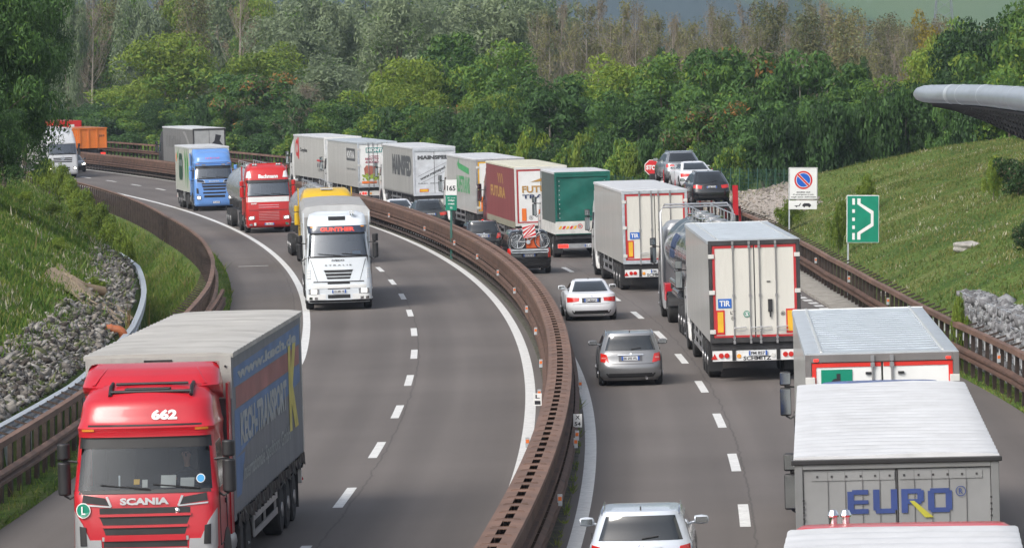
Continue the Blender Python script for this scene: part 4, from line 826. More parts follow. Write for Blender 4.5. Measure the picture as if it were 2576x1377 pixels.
def wheel(root, x, y, r=.5, w_=.3, side=1, rim=M_RIM, dual=False, name='wheel'):
    """side: +1 the outer face looks to +x"""
    mb = MB(); W_ = w_ * (2.05 if dual else 1); a = [(-W_ / 2, r * .62), (-W_ / 2, r * .9), (-W_ / 2 + .04, r * .985), (0, r), (W_ / 2 - .04, r * .985), (W_ / 2, r * .9), (W_ / 2, r * .62)]
    e = empty(name, (x, y, r)); e.parent = root
    mb.lathe(a, 'x', n=28); mb.build('tyre', M_RUB, e, smooth=40)
    mb = MB(); o = W_ / 2; s = side
    prof = [(s * (o - .01), r * .66), (s * (o - .02), r * .60), (s * (o - .10 if dual else o - .05), r * .52), (s * (o - .12 if dual else o - .03), r * .3), (s * (o + (.02 if not dual else -.04)), r * .28), (s * (o + (.03 if not dual else -.03)), r * .12), (s * (o + .03), 0.0001)]
    mb.lathe(prof, 'x', n=20)
    if rim is M_ALLOY:
        for k in range(5):
            t = k * 2 * PI / 5; c_, s_ = math.cos(t), math.sin(t); mb.add([(s * (o + .012), c_ * q - s_ * p, s_ * q + c_ * p) for p, q in ((-.03, .05), (.03, .05), (.045, r * .62), (-.045, r * .62))], [(0, 1, 2, 3)])
    mb.build('rim', rim, e, smooth=40)
    return e
def plate(root, y, xc, z, txt, rear=True, w_=.52, h=.12, eu=True, mp=None):
    f = mp or (rear_map(y) if rear else front_map(y)); sg = -1 if rear else 1
    mb = MB(); mb.box(xc - w_ / 2, xc + w_ / 2, y - .004, y + .012, z - h / 2, z + h / 2) if rear else mb.box(-xc - w_ / 2, -xc + w_ / 2, y - .012, y + .004, z - h / 2, z + h / 2)
    p = mb.build('number_plate', M_PLATE, root); mb = MB(); g = (rear_map(y - .008) if rear else front_map(y + .008))
    for a, b in (((xc - w_ / 2, xc - w_ / 2 + .05)), ((xc + w_ / 2 - .05, xc + w_ / 2))): mb.add([g(a, z - h / 2), g(b, z - h / 2), g(b, z + h / 2), g(a, z + h / 2)], [(0, 1, 2, 3)], M_PBLUE)
    add_text(mb, txt, (rear_map(y - .012) if rear else front_map(y + .012)), xc - w_ * .37, xc + w_ * .37, z - h * .32, z + h * .32, .02, M_TXT)
    mb.build('registration', M_TXT, p); return p
def mirror(root, x, y, z, h=.75, w_=.24, mat=M_BLK, glass=True, side=1, arm=.25, two=True, facing=1):
    """side +1 = local right; facing: glass looks to the rear"""
    xo = x + side * (arm + w_ / 2); e = empty('mirror', (x, y, z)); e.parent = root; X = xo - x
    def hs(z0, z1):
        mb = MB(); q = [(X - w_ / 2, -.06), (X - w_ / 2 + .03, .04), (X - w_ / 2 + .08, .08), (X + w_ / 2 - .08, .08), (X + w_ / 2 - .03, .04), (X + w_ / 2, -.06)]
        mb.prism(q, 2, z0, z1); mb.build('housing', mat, e, bevel=.03, smooth=40)
        if glass:
            mb = MB(); mb.box(X - w_ / 2 + .02, X + w_ / 2 - .02, -.068, -.061, z0 + .03, z1 - .03); mb.build('mirror_glass', MIRG, e)
    hs(-h * .55, h * .12)
    if two: hs(h * .17, h * .5)
    mb = MB(); mb.tube([(0, 0, h * .1 + .02), (X * .6, 0, h * .14), (X, 0, h * .14)], .022, 6, M_BLK); mb.tube([(0, 0, -h * .5), (X * .6, -.0, -h * .62), (X, 0, -h * .55)], .022, 6, M_BLK); mb.tube([(X, 0, -h * .55), (X, 0, h * .5)], .018, 6, M_BLK); mb.build('mirror_arm', M_BLK, e)
    return e
MIRG = pm('mirror_glass', (.55, .6, .62), rough=.05, metal=1, var=.1)
def wiper(root, st, x0, x1, z0, z1):
    mb = MB(); mb.tube([(-(x0 + (x1 - x0) * t), st.yf(x0 + (x1 - x0) * t, z0 + (z1 - z0) * t) + .035, z0 + (z1 - z0) * t) for t in (0, .3, .6, 1)], .013, 5); mb.build('wiper', M_BLK, root)
def tractor(root, F, spec):
    """lorry cab whose front bumper is at local y = F, nose towards +y.  spec keys: style, paint, accent, rear (cab depth), lit..."""
    st_ = spec.get('style', 'plain'); P_ = spec['paint']; A_ = spec.get('accent', P_); low = spec.get('low', P_); W = 1.25; D = spec.get('depth', 2.25)
    top = spec.get('top', 3.75); vis = spec.get('visor', P_)
    wz0, wz1 = spec.get('ws', (2.02, 2.95)); rr = F - D
    if st_ == 'scania':
        lv = [(.32, 1.18, rr, F - .10, .16, .05), (.42, 1.24, rr, F - .02, .2, .05), (.95, 1.25, rr, F, .22, .06), (1.25, 1.25, rr, F - .01, .22, .07), (1.9, 1.245, rr, F - .07, .2, .09), (wz0, 1.24, rr, F - .10, .2, .10),
              (wz1, 1.17, rr, F - .33, .22, .12), (wz1 + .11, 1.18, rr, F - .34, .24, .12), (wz1 + .19, 1.19, rr, F - .30, .24, .12), (wz1 + .29, 1.16, rr, F - .38, .26, .13), (3.4, 1.12, rr, F - .50, .3, .16), (3.6, 1.03, rr, F - .78, .34, .2), (3.7, .94, rr, F - 1.1, .34, .2), (3.74, .84, rr, F - 1.3, .3, .2)]
    elif st_ == 'iveco':
        lv = [(.30, 1.15, rr, F - .1, .16, .06), (.4, 1.23, rr, F - .01, .22, .08), (.9, 1.25, rr, F, .24, .10), (1.1, 1.25, rr, F - .02, .24, .10), (1.7, 1.20, rr, F - .12, .26, .12), (wz0, 1.19, rr, F - .17, .24, .13),
              (wz1, 1.13, rr, F - .42, .24, .14), (3.0, 1.13, rr, F - .45, .26, .14), (3.3, 1.10, rr, F - .58, .3, .15), (3.5, 1.06, rr, F - .85, .34, .16), (3.6, 1.0, rr, F - 1.2, .34, .16), (top - .06, .92, rr, F - 1.45, .3, .15), (top, .8, rr + .15, F - 1.6, .3, .15)]
    else:
        lv = [(.32, 1.18, rr, F - .10, .14, .04), (.42, 1.23, rr, F - .02, .16, .05), (.95, 1.25, rr, F, .18, .06), (1.25, 1.25, rr, F - .01, .18, .06), (wz0, 1.24, rr, F - .08, .18, .08),
              (wz1, 1.18, rr, F - .26, .18, .10), (wz1 + .1, 1.18, rr, F - .26, .2, .10), (wz1 + .35, 1.15, rr, F - .34, .24, .11), (top - .22, 1.08, rr, F - .55, .28, .12), (top - .08, 1.0, rr, F - .85, .3, .12), (top, .88, rr + .1, F - 1.15, .3, .12)]
    S = Stack(lv); fx = .93
    cabm = S.mesh(P_, holes=[('f', wz0, wz1, fx)], sub=3)
    cab = cabm.build('cab', P_, root, smooth=38, fix=False)
    # interior seen through the windscreen
    mb = MB(); mb.box(-1.08, 1.08, rr + .1, F - 1.5, 1.2, 3.0); mb.box(-1.12, 1.12, F - 1.5, F - .30, 1.2, wz0 - .02); mb.build('interior', M_INT, cab)
    mb = MB()
    for s in (-.55, .55): mb.box(s - .25, s + .25, F - 1.45, F - 1.3, 1.5, 2.55); mb.box(s - .14, s + .14, F - 1.42, F - 1.32, 2.56, 2.78)
    mb.build('seat', pm('seat_cloth', (.07, .065, .06), rough=.9), cab, bevel=.04)
    mb = MB(); S.patch([(-fx * S.at(wz0)[0], wz0), (fx * S.at(wz0)[0], wz0), (fx * S.at(wz1)[0], wz1), (-fx * S.at(wz1)[0], wz1)], 'f', spec.get('glass', G_WSKY), .004, 20, 6, .01, mb); mb.build('windscreen', spec.get('glass', G_WSKY), cab, smooth=60)
    mb = MB()
    for (a, b) in ((wz0 - .05, wz0 + .012), (wz1 - (.15 if st_ == 'scania' else .012), wz1 + .07)): S.patch([(-1.14, a), (1.14, a), (1.12, b), (-1.12, b)], 'f', M_BLK, .012, 20, 1, .02, mb)
    mb.build('windscreen_frame', M_BLK, cab, smooth=50)
    for a, b in ((.1, -.75), (.95, .15)): wiper(cab, S, a, b, wz0 + .02, wz0 + .10)
    # side windows and doors
    for sd in ('l', 'R'):
        mb = MB(); S.patch([(F - 1.42, wz0 + .02), (F - .52, wz0 - .02), (F - .62, wz1 - .12), (F - 1.42, wz1 - .08)], sd, G_DARK, .006, 6, 3, .02, mb); mb.build('side_window', G_DARK, cab)
        mb = MB(); x = 1.255 if sd == 'R' else -1.255
        for a in (F - 1.50, F - .42): mb.box(x - .006, x + .006, a - .01, a + .01, .95, wz0)
        mb.box(x - .008, x + .008, F - 1.5, F - .42, .94, .96); mb.box(x - .02, x + .02, F - 1.42, F - 1.28, wz0 - .35, wz0 - .27); mb.build('door', M_BLK, cab)
        # steps; a flat black disc paints the shade of the wheel well
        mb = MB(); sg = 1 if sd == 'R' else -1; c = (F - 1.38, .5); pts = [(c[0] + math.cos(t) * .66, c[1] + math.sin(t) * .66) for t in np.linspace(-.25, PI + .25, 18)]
        mb.prism(pts, 0, sg * 1.235, sg * 1.262); mb.build('wheel_well_shade', M_BLK, cab)
        mb = MB()
        for z in (.42, .78): mb = MB(); mb.box(min(sg * 1.0, sg * 1.27), max(sg * 1.0, sg * 1.27), F - .62, F - .28, z, z + .05); mb.build('step', M_ALU, cab)
    # front details per style
    dzs = wz0 - 2.05 if st_ == 'scania' else 0
    def fp(name, mat, quads, off=.012, n=12, m=3, depth=.03, par=None, sm=50):
        if name in ('bumper_corner', 'air_intake', 'bonnet_edge') and len(quads) > 1:
            for q in quads: fp(name, mat, [q], off, n, m, depth, par, sm)
            return
        if name == 'headlight' and mat is M_LAMP:
            for q in quads: cx_, cz_ = sum(p[0] for p in q) / 4, sum(p[1] for p in q) / 4; fp('lamp_glow', M_LAMP, [[((p[0] - cx_) * .5 + cx_, (p[1] - cz_) * .5 + cz_) for p in q]], off + .012)
            mat = M_LENS
        mb = MB(); quads = [[(p[0], p[1] + dzs * (p[1] > .7)) for p in q] for q in quads]
        for q in quads: S.patch(q, 'f', mat, off, n, m, depth, mb)
        return mb.build(name, mat, par or cab, smooth=sm)
    R_ = lambda x0, x1, z0, z1: [(x0, z0), (x1, z0), (x1, z1), (x0, z1)]
    def sym(q): return [q, [(-q[1][0], q[1][1]), (-q[0][0], q[0][1]), (-q[3][0], q[3][1]), (-q[2][0], q[2][1])]]
    HL = M_LAMP if spec.get('lit') else M_LENS
    if st_ == 'scania':
        fp('grille', M_BLK, [R_(-.78, .78, 1.66, 1.76), [(-.72, 1.47), (.72, 1.47), (.78, 1.61), (-.78, 1.61)], [(-.68, 1.30), (.68, 1.30), (.72, 1.42), (-.72, 1.42)], R_(-.72, .72, 1.09, 1.19), R_(-.66, .66, .85, 1.0)], .004, 16)
        fp('grille_bar', A_, [R_(-.8, .8, 1.615, 1.655), R_(-.74, .74, 1.425, 1.465), R_(-.7, .7, 1.20, 1.29)], .035, 16, 2, .06)
        fp('air_intake', M_BLK, sym([(.60, 1.80), (1.08, 1.86), (1.06, 1.99), (.68, 1.93)]), .012)
        fp('intake_trim', M_ALU, sym([(.56, 1.785), (.60, 1.785), (.67, 1.95), (.63, 1.96)]) + sym([(.58, 1.77), (1.08, 1.81), (1.09, 1.835), (.58, 1.795)]), .02, 8, 2)
        if low is not P_:
            fp('bumper', low, [R_(-1.22, 1.22, .42, .80), [(-1.22, .80), (-.72, .80), (-.76, 1.22), (-1.22, 1.22)], [(.72, .80), (1.22, .80), (1.22, 1.22), (.76, 1.22)], R_(-.72, .72, 1.02, 1.07), R_(-.74, .74, 1.20, 1.27)] , .022, 24, 3, .04); fp('bumper_corner', low, sym([(.88, 1.06), (1.23, 1.06), (1.23, 1.72), (1.08, 1.5)]), .02, 10, 4, .04)
        for sg in (-1, 1):
            fp('headlight', HL, [[(sg * .84, .72), (sg * 1.12, .74), (sg * 1.15, 1.0), (sg * .86, .98)] if sg > 0 else [(-1.12, .74), (-.84, .72), (-.86, .98), (-1.15, 1.0)]], .03)
            fp('corner_vent', M_BLK, [[(sg * 1.0, 1.12), (sg * 1.12, 1.12), (sg * 1.13, 1.46), (sg * 1.02, 1.44)] if sg > 0 else [(-1.12, 1.12), (-1.0, 1.12), (-1.02, 1.44), (-1.13, 1.46)]], .032)
        fp('sun_visor', vis, [R_(-1.16, 1.16, wz1 + .04 - dzs, wz1 + .13 - dzs)], .06, 20, 2, .08)
        for s in (-.98, .98): fp('marker_light', M_AMB, [R_(s - .11, s + .11, wz1 + .14 - dzs, wz1 + .18 - dzs)], .03)
        fp('roof_seam', M_BLK, [R_(-.98, .98, wz1 + .22 - dzs, wz1 + .25 - dzs)], .006, 20, 1)
    elif st_ == 'iveco':
        fp('sun_visor', pm('navy_visor', (.02, .03, .06), rough=.3, coat=1), [[(-1.08, 2.90), (1.08, 2.90), (1.12, 3.16), (-1.12, 3.16)]], .07, 20, 3, .09)
        fp('bonnet_edge', M_BLK, [[(-.80, 1.10), (-.78, 1.08), (-1.02, 1.9), (-1.04, 1.9)], [(.78, 1.08), (.80, 1.10), (1.04, 1.9), (1.02, 1.9)]], .008, 2, 6); fp('bonnet_seam', M_BLK, [R_(-.95, .95, 1.06, 1.10)], .006, 16, 1)
        fp('grille', M_BLK, [[(-.50, 1.42), (.50, 1.42), (.56, 1.52), (-.56, 1.52)], [(-.46, 1.29), (.46, 1.29), (.5, 1.39), (-.5, 1.39)], [(-.42, 1.18), (.42, 1.18), (.46, 1.26), (-.46, 1.26)], R_(-.42, .42, .99, 1.06), R_(-.42, .42, .80, .92), R_(-.42, .42, .46, .60)], .006)
        for sg in (-1, 1):
            x0, x1 = sorted((sg * .74, sg * 1.14)); fp('headlight', M_LENS, [R_(x0, x1, .62, .82)], .02); fp('lamp_glow', HL, [R_((x0 + x1) / 2 - .1, (x0 + x1) / 2 + .1, .66, .80)], .028)
            for q in (.86, 1.06): fp('fog_lamp', M_CHR, [R_(sg * q - .06, sg * q + .06, .42, .52)], .02, 4, 2)
            fp('side_fin', low, [R_(min(sg * 1.06, sg * 1.2), max(sg * 1.06, sg * 1.2), 1.22 + .1 * k, 1.27 + .1 * k) for k in range(4)], .05, 4, 1, .06)
        fp('bumper_step', M_BLK, [R_(-1.2, 1.2, .32, .40)], .02, 20, 1); fp('bumper', low, [[(-1.2, .62 - .22), (-.5, .42), (-.5, .62), (-1.2, .62)], [(.5, .42), (1.2, .40), (1.2, .62), (.5, .62)], R_(-1.2, 1.2, .84, .96)], .012, 12, 2)
        fp('roof_hatch', M_BLK, [R_(-.32, .32, 3.36, 3.5)], .02, 6, 2); mb = MB()
        for x in (-.62, -.52): mb.tube([(x, F - 1.0, 3.62), (x, F - .7, 3.64)], [.03, .055], 8); mb.tube([(x, F - .95, 3.5), (x, F - .95, 3.62)], .02, 6)
        mb.build('air_horn', M_CHR, cab, smooth=40)
        for s in (-.95, .95): fp('marker_light', M_AMB, [R_(s - .06, s + .06, 3.1, 3.14)], .085)
    elif st_ == 'daf':
        fp('grille', M_REDP if spec.get('redgrille') else M_BLK, [R_(-.56, .56, 1.42, 1.52), R_(-.56, .56, 1.54, 1.63), R_(-.56, .56, 1.30, 1.40)], .006); fp('grille_bar', M_CHR, [R_(-.56, .56, 1.40, 1.42), R_(-.56, .56, 1.52, 1.54)], .02)
        fp('lower_grille', spec.get('lg', M_REDP), [R_(-.60, .60, .68, 1.22)], .014); fp('grille_slat', pm('pale_red_slat', (.55, .30, .30), rough=.3, coat=1), [R_(-.56, .56, .72 + .085 * k, .745 + .085 * k) for k in range(6)], .034, 12, 1)
        fp('white_band', M_WHT, [R_(-1.2, 1.2, 1.70, 1.98)], .008, 24, 2); fp('bumper_gap', M_BLK, [R_(-1.2, 1.2, 1.24, 1.27)], .004, 20, 1)
        for sg in (-1, 1):
            x0, x1 = sorted((sg * .78, sg * 1.14)); fp('headlight', HL if spec.get('lit') else M_LENS, [[(x0, .72), (x1, .76), (x1, .96), (x0, .92)]], .02)
            x0, x1 = sorted((sg * .92, sg * 1.08)); fp('fog_lamp', M_LENS, [R_(x0, x1, .42, .52)], .02); fp('roof_lamp_patch', M_WHT, [[(x0 - .1, 3.02), (x1 + .03, 3.02), (x1 - .02, 3.40), (x0 - .02, 3.34)]], .01)
        fp('sun_visor', pm('black_visor', (.015, .012, .012), rough=.25, coat=1), [R_(-1.16, 1.16, 2.74, 2.90)], .07, 20, 2, .09)
    else:
        fp('grille', M_BLK, [R_(-.75, .75, 1.28 + .14 * k, 1.37 + .14 * k) for k in range(3)], .008); fp('lower_grille', M_BLK, [R_(-.55, .55, .62, .74), R_(-.55, .55, .8, .9)], .008)
        fp('grille_bar', spec.get('bar', low), [R_(-.8, .8, 1.375 + .14 * k, 1.415 + .14 * k) for k in range(3)], .03, 12, 1, .05)
        for sg in (-1, 1): x0, x1 = sorted((sg * .82, sg * 1.14)); fp('headlight', HL, [R_(x0, x1, .66, .92)], .02)
        fp('sun_visor', spec.get('visor', M_BLK), [R_(-1.14, 1.14, wz1 + .01, wz1 + .14)], .08, 20, 2, .1)
    # mirrors
    mm = spec.get('mirror', M_BLK); my = F - .42
    for s in (-1, 1): mirror(cab, s * 1.18, my, wz0 + .38, side=s, mat=mm, arm=.12, h=.85)
    # roof deflector
    if spec.get('spoiler'):
        z0, z1, ys, yb = spec['spoiler']; SP = Stack([(z0, 1.16, yb, ys, .3, .12), (z0 + (z1 - z0) * .35, 1.17, yb, ys - .22, .3, .1), (z0 + (z1 - z0) * .8, 1.16, yb, ys - .62, .3, .1), (z1, 1.1, yb, ys - .85, .3, .1)])
        SP.mesh(P_, sub=2).build('roof_spoiler', P_, root, smooth=40, fix=False)
    for s in (-1, 1):   # side deflectors
        mb = MB(); mb.box(s * 1.235 - .02, s * 1.235 + .02, rr - .42, rr, .95, min(top, 3.6)); mb.build('side_deflector', P_, root)
    # chassis and running gear
    mb = MB(); mb.box(-.45, .45, F - 6.0, F - .4, .62, .92); mb.box(-1.0, 1.0, F - .9, F - .3, .3, .6); mb.build('chassis', M_CHAS, root)
    for s in (-1, 1):
        wheel(root, s * 1.09, F - 1.38, .5, .3, s); wheel(root, s * .95, F - 5.05, .5, .28, s, dual=True)
        mb = MB(); mb.lathe([(-.55, .0001), (-.55, .26), (-.53, .3), (.53, .3), (.55, .26), (.55, .0001)], 'y', (s * .88, F - 3.2, .68), 18); mb.build('fuel_tank', M_ALU, root, smooth=40)
        mb = MB(); mb.box(min(s * .85, s * 1.22), max(s * .85, s * 1.22), F - 4.35, F - 3.85, .35, .95); mb.build('side_locker', M_CHAS, root, bevel=.02)
        mb = MB(); pts = [(F - 5.05 + math.cos(t) * .58, .5 + math.sin(t) * .58) for t in np.linspace(.2, PI - .2, 12)]; pts += [(p[0] * 1 + 0, p[1] - .03) for p in pts[::-1]]
        mb.prism(pts, 0, s * .66, s * 1.24); mb.build('mudguard', M_BLK, root)
    return S, cab
def trailer(root, L, spec):
    """box or curtain body from local y=0 (rear) to L"""
    zf, zt = spec.get('z', (1.12, 3.98)); sm = spec['side']; rm = spec.get('roof', M_WHT); W = spec.get('w', 1.27); fm = spec.get('frame', M_ALU); dm = spec.get('door', M_WHT)
    mb = MB(); mb.box(-W, W, .09, L, zf, zt - .05); mb.build('body', sm, root)
    mb = MB(); amp, wl = spec.get('waves', (0, 1)); nr = int(L / wl * 8) if amp else 2; e = spec.get('edge', .03)
    xs = [-W - e, -W - e + .03, -W + .22, -.5, 0, .5, W - .22, W + e - .03, W + e]
    def RZ(x, y): f = max(0, 1 - (abs(x) / (W - .05)) ** 6); return zt + amp * math.sin(2 * PI * y / wl + .5 * math.sin(x * 3)) * (.4 + .6 * f) + .015 * f
    v = []
    for j in range(nr + 1):
        y = .03 + (L - .0) * j / nr
        v += [(xs[0], y, zt - .10)] + [(x, y, RZ(x, y) - (.015 if abs(x) > W else 0)) for x in xs] + [(xs[-1], y, zt - .10)]
    q = len(xs) + 2; f = [(j * q + i, j * q + i + 1, (j + 1) * q + i + 1, (j + 1) * q + i) for j in range(nr) for i in range(q - 1)] + [tuple(range(q)), tuple(range(nr * q, nr * q + q))]
    mb.add(v, f); rf = mb.build('roof', rm, root, smooth=35)
    if spec.get('seams'):
        mb = MB(); k = int(L / .62)
        for i in range(1, k): y = i * L / k; mb.box(-W + .30, W - .30, y - .012, y + .012, zt + .012, zt + .026)
        mb.build('roof_seam', pm('roof_seam', (.42, .47, .52), rough=.5), rf); mb = MB()
        for s in (-1, 1): mb.box(s * (W - .26) - .02, s * (W - .26) + .02, .05, L, zt + .012, zt + .03)
        mb.box(-W, W, L - .3, L - .26, zt + .012, zt + .03); mb.build('roof_trim', M_WHT, rf)
    # rear frame and doors
    mb = MB(); mb.box(-W - .01, -W + .09, -.01, .09, zf - .02, zt - .02); mb.box(W - .09, W + .01, -.01, .09, zf - .02, zt - .02); mb.box(-W + .09, W - .09, -.012, .09, zt - .15, zt - .02); mb.box(-W + .09, W - .09, -.012, .09, zf - .02, zf + .12)
    mb.build('rear_frame', fm, root, bevel=.008)
    if spec.get('doors', True):
        for s in (-1, 1):
            x0, x1 = sorted((s * .015, s * (W - .095))); mb = MB(); mb.box(x0, x1, .02, .089, zf + .13, zt - .16); d = mb.build('rear_door', dm, root, bevel=.01)
            if spec.get('tape'):
                T_ = spec['tape']; mb = MB(); xo, xi = s * (W - .10), s * (W - .17); a, b = sorted((xo, xi)); mb.box(a, b, .008, .0195, zf + .13, zt - .16); a, b = sorted((s * .02, xi)); mb.box(a, b, .008, .0195, zt - .23, zt - .16); mb.box(a, b, .008, .0195, zf + .13, zf + .19); mb.build('reflective_tape', T_, d)
            if spec.get('rods', True):
                for xr in spec.get('rodx', (.16, .72)):
                    mb = MB(); x = s * xr; mb.tube([(x, -.02, zf + .0), (x, -.02, zt - .06)], .018, 7)
                    for z in (zf + .12, zf + 1.3, zt - .2): mb.box(x - .035, x + .035, -.035, .012, z - .04, z + .04)
                    mb.box(x - .03, x + .03, -.045, -.01, zt - .14, zt - .04); mb.box(x - .03, x + .03, -.045, -.01, zf - .05, zf + .05)
                    mb.build('lock_bar', pm('lock_bar_steel', (.36, .36, .37), rough=.4, metal=.7), d)
                    mb = MB(); mb.tube([(x, -.045, zf + .38), (x - s * .02, -.05, zf + .40), (x + (.34 if s < 0 else .3), -.05, zf + .42), (x + .33, -.05, zf + .32), (x + .05, -.05, zf + .30)], .014, 5); mb.build('door_handle', M_ALU, d)
                for z in (zf + .3, zf + 1.4, zt - .45):
                    mb = MB(); a, b = sorted((s * (W + .012), s * (W - .15))); mb.box(a, b, -.03, .018, z - .06, z + .06); mb.build('hinge', M_WHT2, d, bevel=.008)
            mb = MB(); a, b = sorted((s * 0.0, s * .012)); mb.box(a, b, .03, .08, zf + .13, zt - .16); mb.build('door_seal', M_BLK, d)
    # underrun bar with lamps
    if spec.get('bar', True):
        bm_ = spec.get('barmat', M_WHT2); mb = MB(); mb.box(-W + .05, W - .05, .12, .2, .58, .88); lb = mb.build('light_bar', bm_, root, bevel=.01)
        for s in (-1, 1):
            mb = MB(); LM_ = M_REDLIT if spec.get('brake') else M_RED
            for q in (.98, .82): mb.lathe([(-.03, .0001), (-.03, .07), (0, .075)], 'y', (s * q, .118, .74), 14, LM_)
            mb.build('tail_light', LM_, lb); mb = MB(); mb.box(s * .62 - .05, s * .62 + .05, .09, .12, .60, .92); mb.build('rubber_buffer', M_BLK, lb)
            mb = MB(); mb.lathe([(-.02, .0001), (-.02, .06), (0, .065)], 'y', (s * .48, .118, .72), 12); mb.build('indicator', M_AMB if s < 0 else M_WHT2, lb)
            mb = MB(); mb.prism([(s * 1.17 - .09, .64), (s * 1.17 + .09, .64), (s * 1.17, .8)], 1, .10, .119); mb.build('triangle_reflector', M_RED, lb)
        if spec.get('plate'): plate(root, .075, spec.get('px', .05), .80, spec['plate'], w_=.52, h=.13)
        if spec.get('bartext'): mb = MB(); add_text(mb, spec['bartext'], rear_map(.114), -.36, .42, .60, .71, .03); mb.build('lettering', M_TXT, lb)
    mb = MB(); mb.box(-.52, -.40, .25, L - .2, .78, zf - .002); mb.box(.40, .52, .25, L - .2, .78, zf - .002); mb.box(-W + .02, W - .02, .1, .3, .9, zf - .002)
    for k in range(int(L / 1.6)): mb.box(-W + .04, W - .04, .8 + k * 1.6, .9 + k * 1.6, zf - .12, zf - .003)
    mb.build('chassis', M_CHAS, root)
    ax = spec.get('axles', (2.3, 3.6, 4.9)); r = spec.get('wr', .5)
    for y in ax:
        for s in (-1, 1): wheel(root, s * (W - .2), y, r, .36, s)
    for s in (-1, 1):
        mb = MB(); mb.box(s * (W - .2) - .2, s * (W - .2) + .2, ax[0] - .78, ax[0] - .76, .22, 1.05); mb.build('mud_flap', M_BLK, root)
        if spec.get('guard', True) and L > 8:
            mb = MB(); g0, g1 = ax[-1] + .8, L - 3.4
            for z in (.5, .8): mb.box(s * (W - .03) - .012, s * (W - .03) + .012, g0, g1, z, z + .12)
            for y in (g0 + .2, (g0 + g1) / 2, g1 - .2): mb.box(s * (W - .05) - .02, s * (W - .05) + .02, y - .03, y + .03, .5, zf)
            mb.build('side_guard', M_ALU, root)
        if L > 11: mb = MB(); mb.box(s * .8 - .06, s * .8 + .06, L - 3.0, L - 2.88, .25, zf); mb.box(s * .8 - .12, s * .8 + .12, L - 3.05, L - 2.83, .2, .26); mb.build('landing_leg', M_CHAS, root)
    if spec.get('curtain'):
        cm = spec['curtain']
        for s in (-1, 1):   # curtain bottom: fringe of straps
            k = int(L / .45); q = []
            for i in range(k): y = .3 + i * (L - .4) / k; q += [(y, zf - .02), (y, zf - .17), (y + .08, zf - .17), (y + .08, zf - .02)]
            mb = MB(); V_ = [(s * (W + .012), a, b) for a, b in q]; V_ += [(s * (W + .012), a, zf + .05 + .08 * (b < zf - .1)) for a, b in q]; n_ = len(q); mb.add(V_, [(i, i + 1, n_ + i + 1, n_ + i) for i in range(n_ - 1)]); mb.build('strap_row', M_CHAS, root)
    return rf
def strip_rear(root, name, mat, rects, y=.003, parent=None):
    mb = MB()
    for x0, x1, z0, z1 in rects: mb.box(x0, x1, y - .006, y + .004, z0, z1)
    return mb.build(name, mat, root)
def place(root, Y, off, L, away=True, ref='rear', dyaw=0.):
    """rear (or front) end of a vehicle of length L at distance Y on the lane with this offset"""
    t = TH(Y, 0)
    if away: t0, t1 = (t, t + L / (RI + off)) if ref == 'rear' else (t - L / (RI + off), t)
    else: t0, t1 = (t + L / (RI + off), t) if ref == 'front' else (t, t - L / (RI + off))
    a, b = Vector(PT(t0, off)), Vector(PT(t1, off)); d = b - a
    root.location = a; root.rotation_euler = (0, -BK if away else BK, math.atan2(-d.x, d.y) + dyaw)
    return root
def disc(mb, c, r, f, mat=None, n=24, r0=0.):
    """flat disc or ring through a plane map"""
    P_ = [f(c[0] + r * math.cos(2 * PI * k / n), c[1] + r * math.sin(2 * PI * k / n)) for k in range(n)]
    if r0 <= 0: return mb.add(P_, [tuple(range(n))], mat)
    Q = [f(c[0] + r0 * math.cos(2 * PI * k / n), c[1] + r0 * math.sin(2 * PI * k / n)) for k in range(n)]
    return mb.add(P_ + Q, [(k, (k + 1) % n, n + (k + 1) % n, n + k) for k in range(n)], mat)
def poly(mb, pts, f, mat=None): return mb.add([f(*p) for p in pts], [tuple(range(len(pts)))], mat)
def quadline(mb, p, q, w_, f, mat=None):
    d = Vector(q) - Vector(p); n = Vector((-d.y, d.x)).normalized() * w_ / 2; a, b = Vector(p), Vector(q)
    return poly(mb, [tuple(a - n), tuple(b - n), tuple(b + n), tuple(a + n)], f, mat)
# ------------------------------------------------------------------ lorries
def OX(px, Y): X = (px - 1288) / FPX * Y; return math.hypot(X - RC[0], Y - RC[1]) - RI
def rig(name, label, cat, Y, px_or_off, L, away, ref, group=None, byoff=False, dyaw=0.):
    r = empty(name); tag(r, label, cat, group); off = px_or_off if byoff else OX(px_or_off, Y); return place(r, Y, off, L, away, ref, dyaw)
def letter(root, mat, items, name='lettering'):
    mb = MB()
    for it in items: add_text(mb, *it[:6], **(it[6] if len(it) > 6 else {}))
    return mb.build(name, mat, root, fix=False)
def flat(root, name, mat, polys, f, fix=False):
    mb = MB()
    for p in polys: poly(mb, p, f)
    return mb.build(name, mat, root, fix=fix)
def faint(root, mat, f, u0, u1, v0, v1, n, seed=1):
    """worn print that cannot be read: a row of uneven strokes"""
    q = random.Random(seed); P_ = []; st = (u1 - u0) / n
    for k in range(n):
        a = u0 + k * st; w_ = st * q.uniform(.25, .7); P_.append(rct(a, a + w_, v0 + (v1 - v0) * q.choice([0, 0, .1]), v1 - (v1 - v0) * q.choice([0, 0, .25])))
    return flat(root, 'worn_print', mat, P_, f)
def rct(a, b, c, d): return [(a, c), (b, c), (b, d), (a, d)]
M_DW = paint('warm_white_panel', (.66, .65, .61), dirt=.22); M_RD = paint('lorry_red', (.46, .012, .024), dirt=.12); M_SIL = paint('silver_paint', (.42, .43, .45), metal=.4, dirt=.2); M_CREAM = pm('cream_door', (.62, .61, .565), rough=.35, coat=.3, var=.05, vs=2, dirt=.35, ds=4, dcol=(.38, .36, .32), stretch=(1.6, 1, .2))
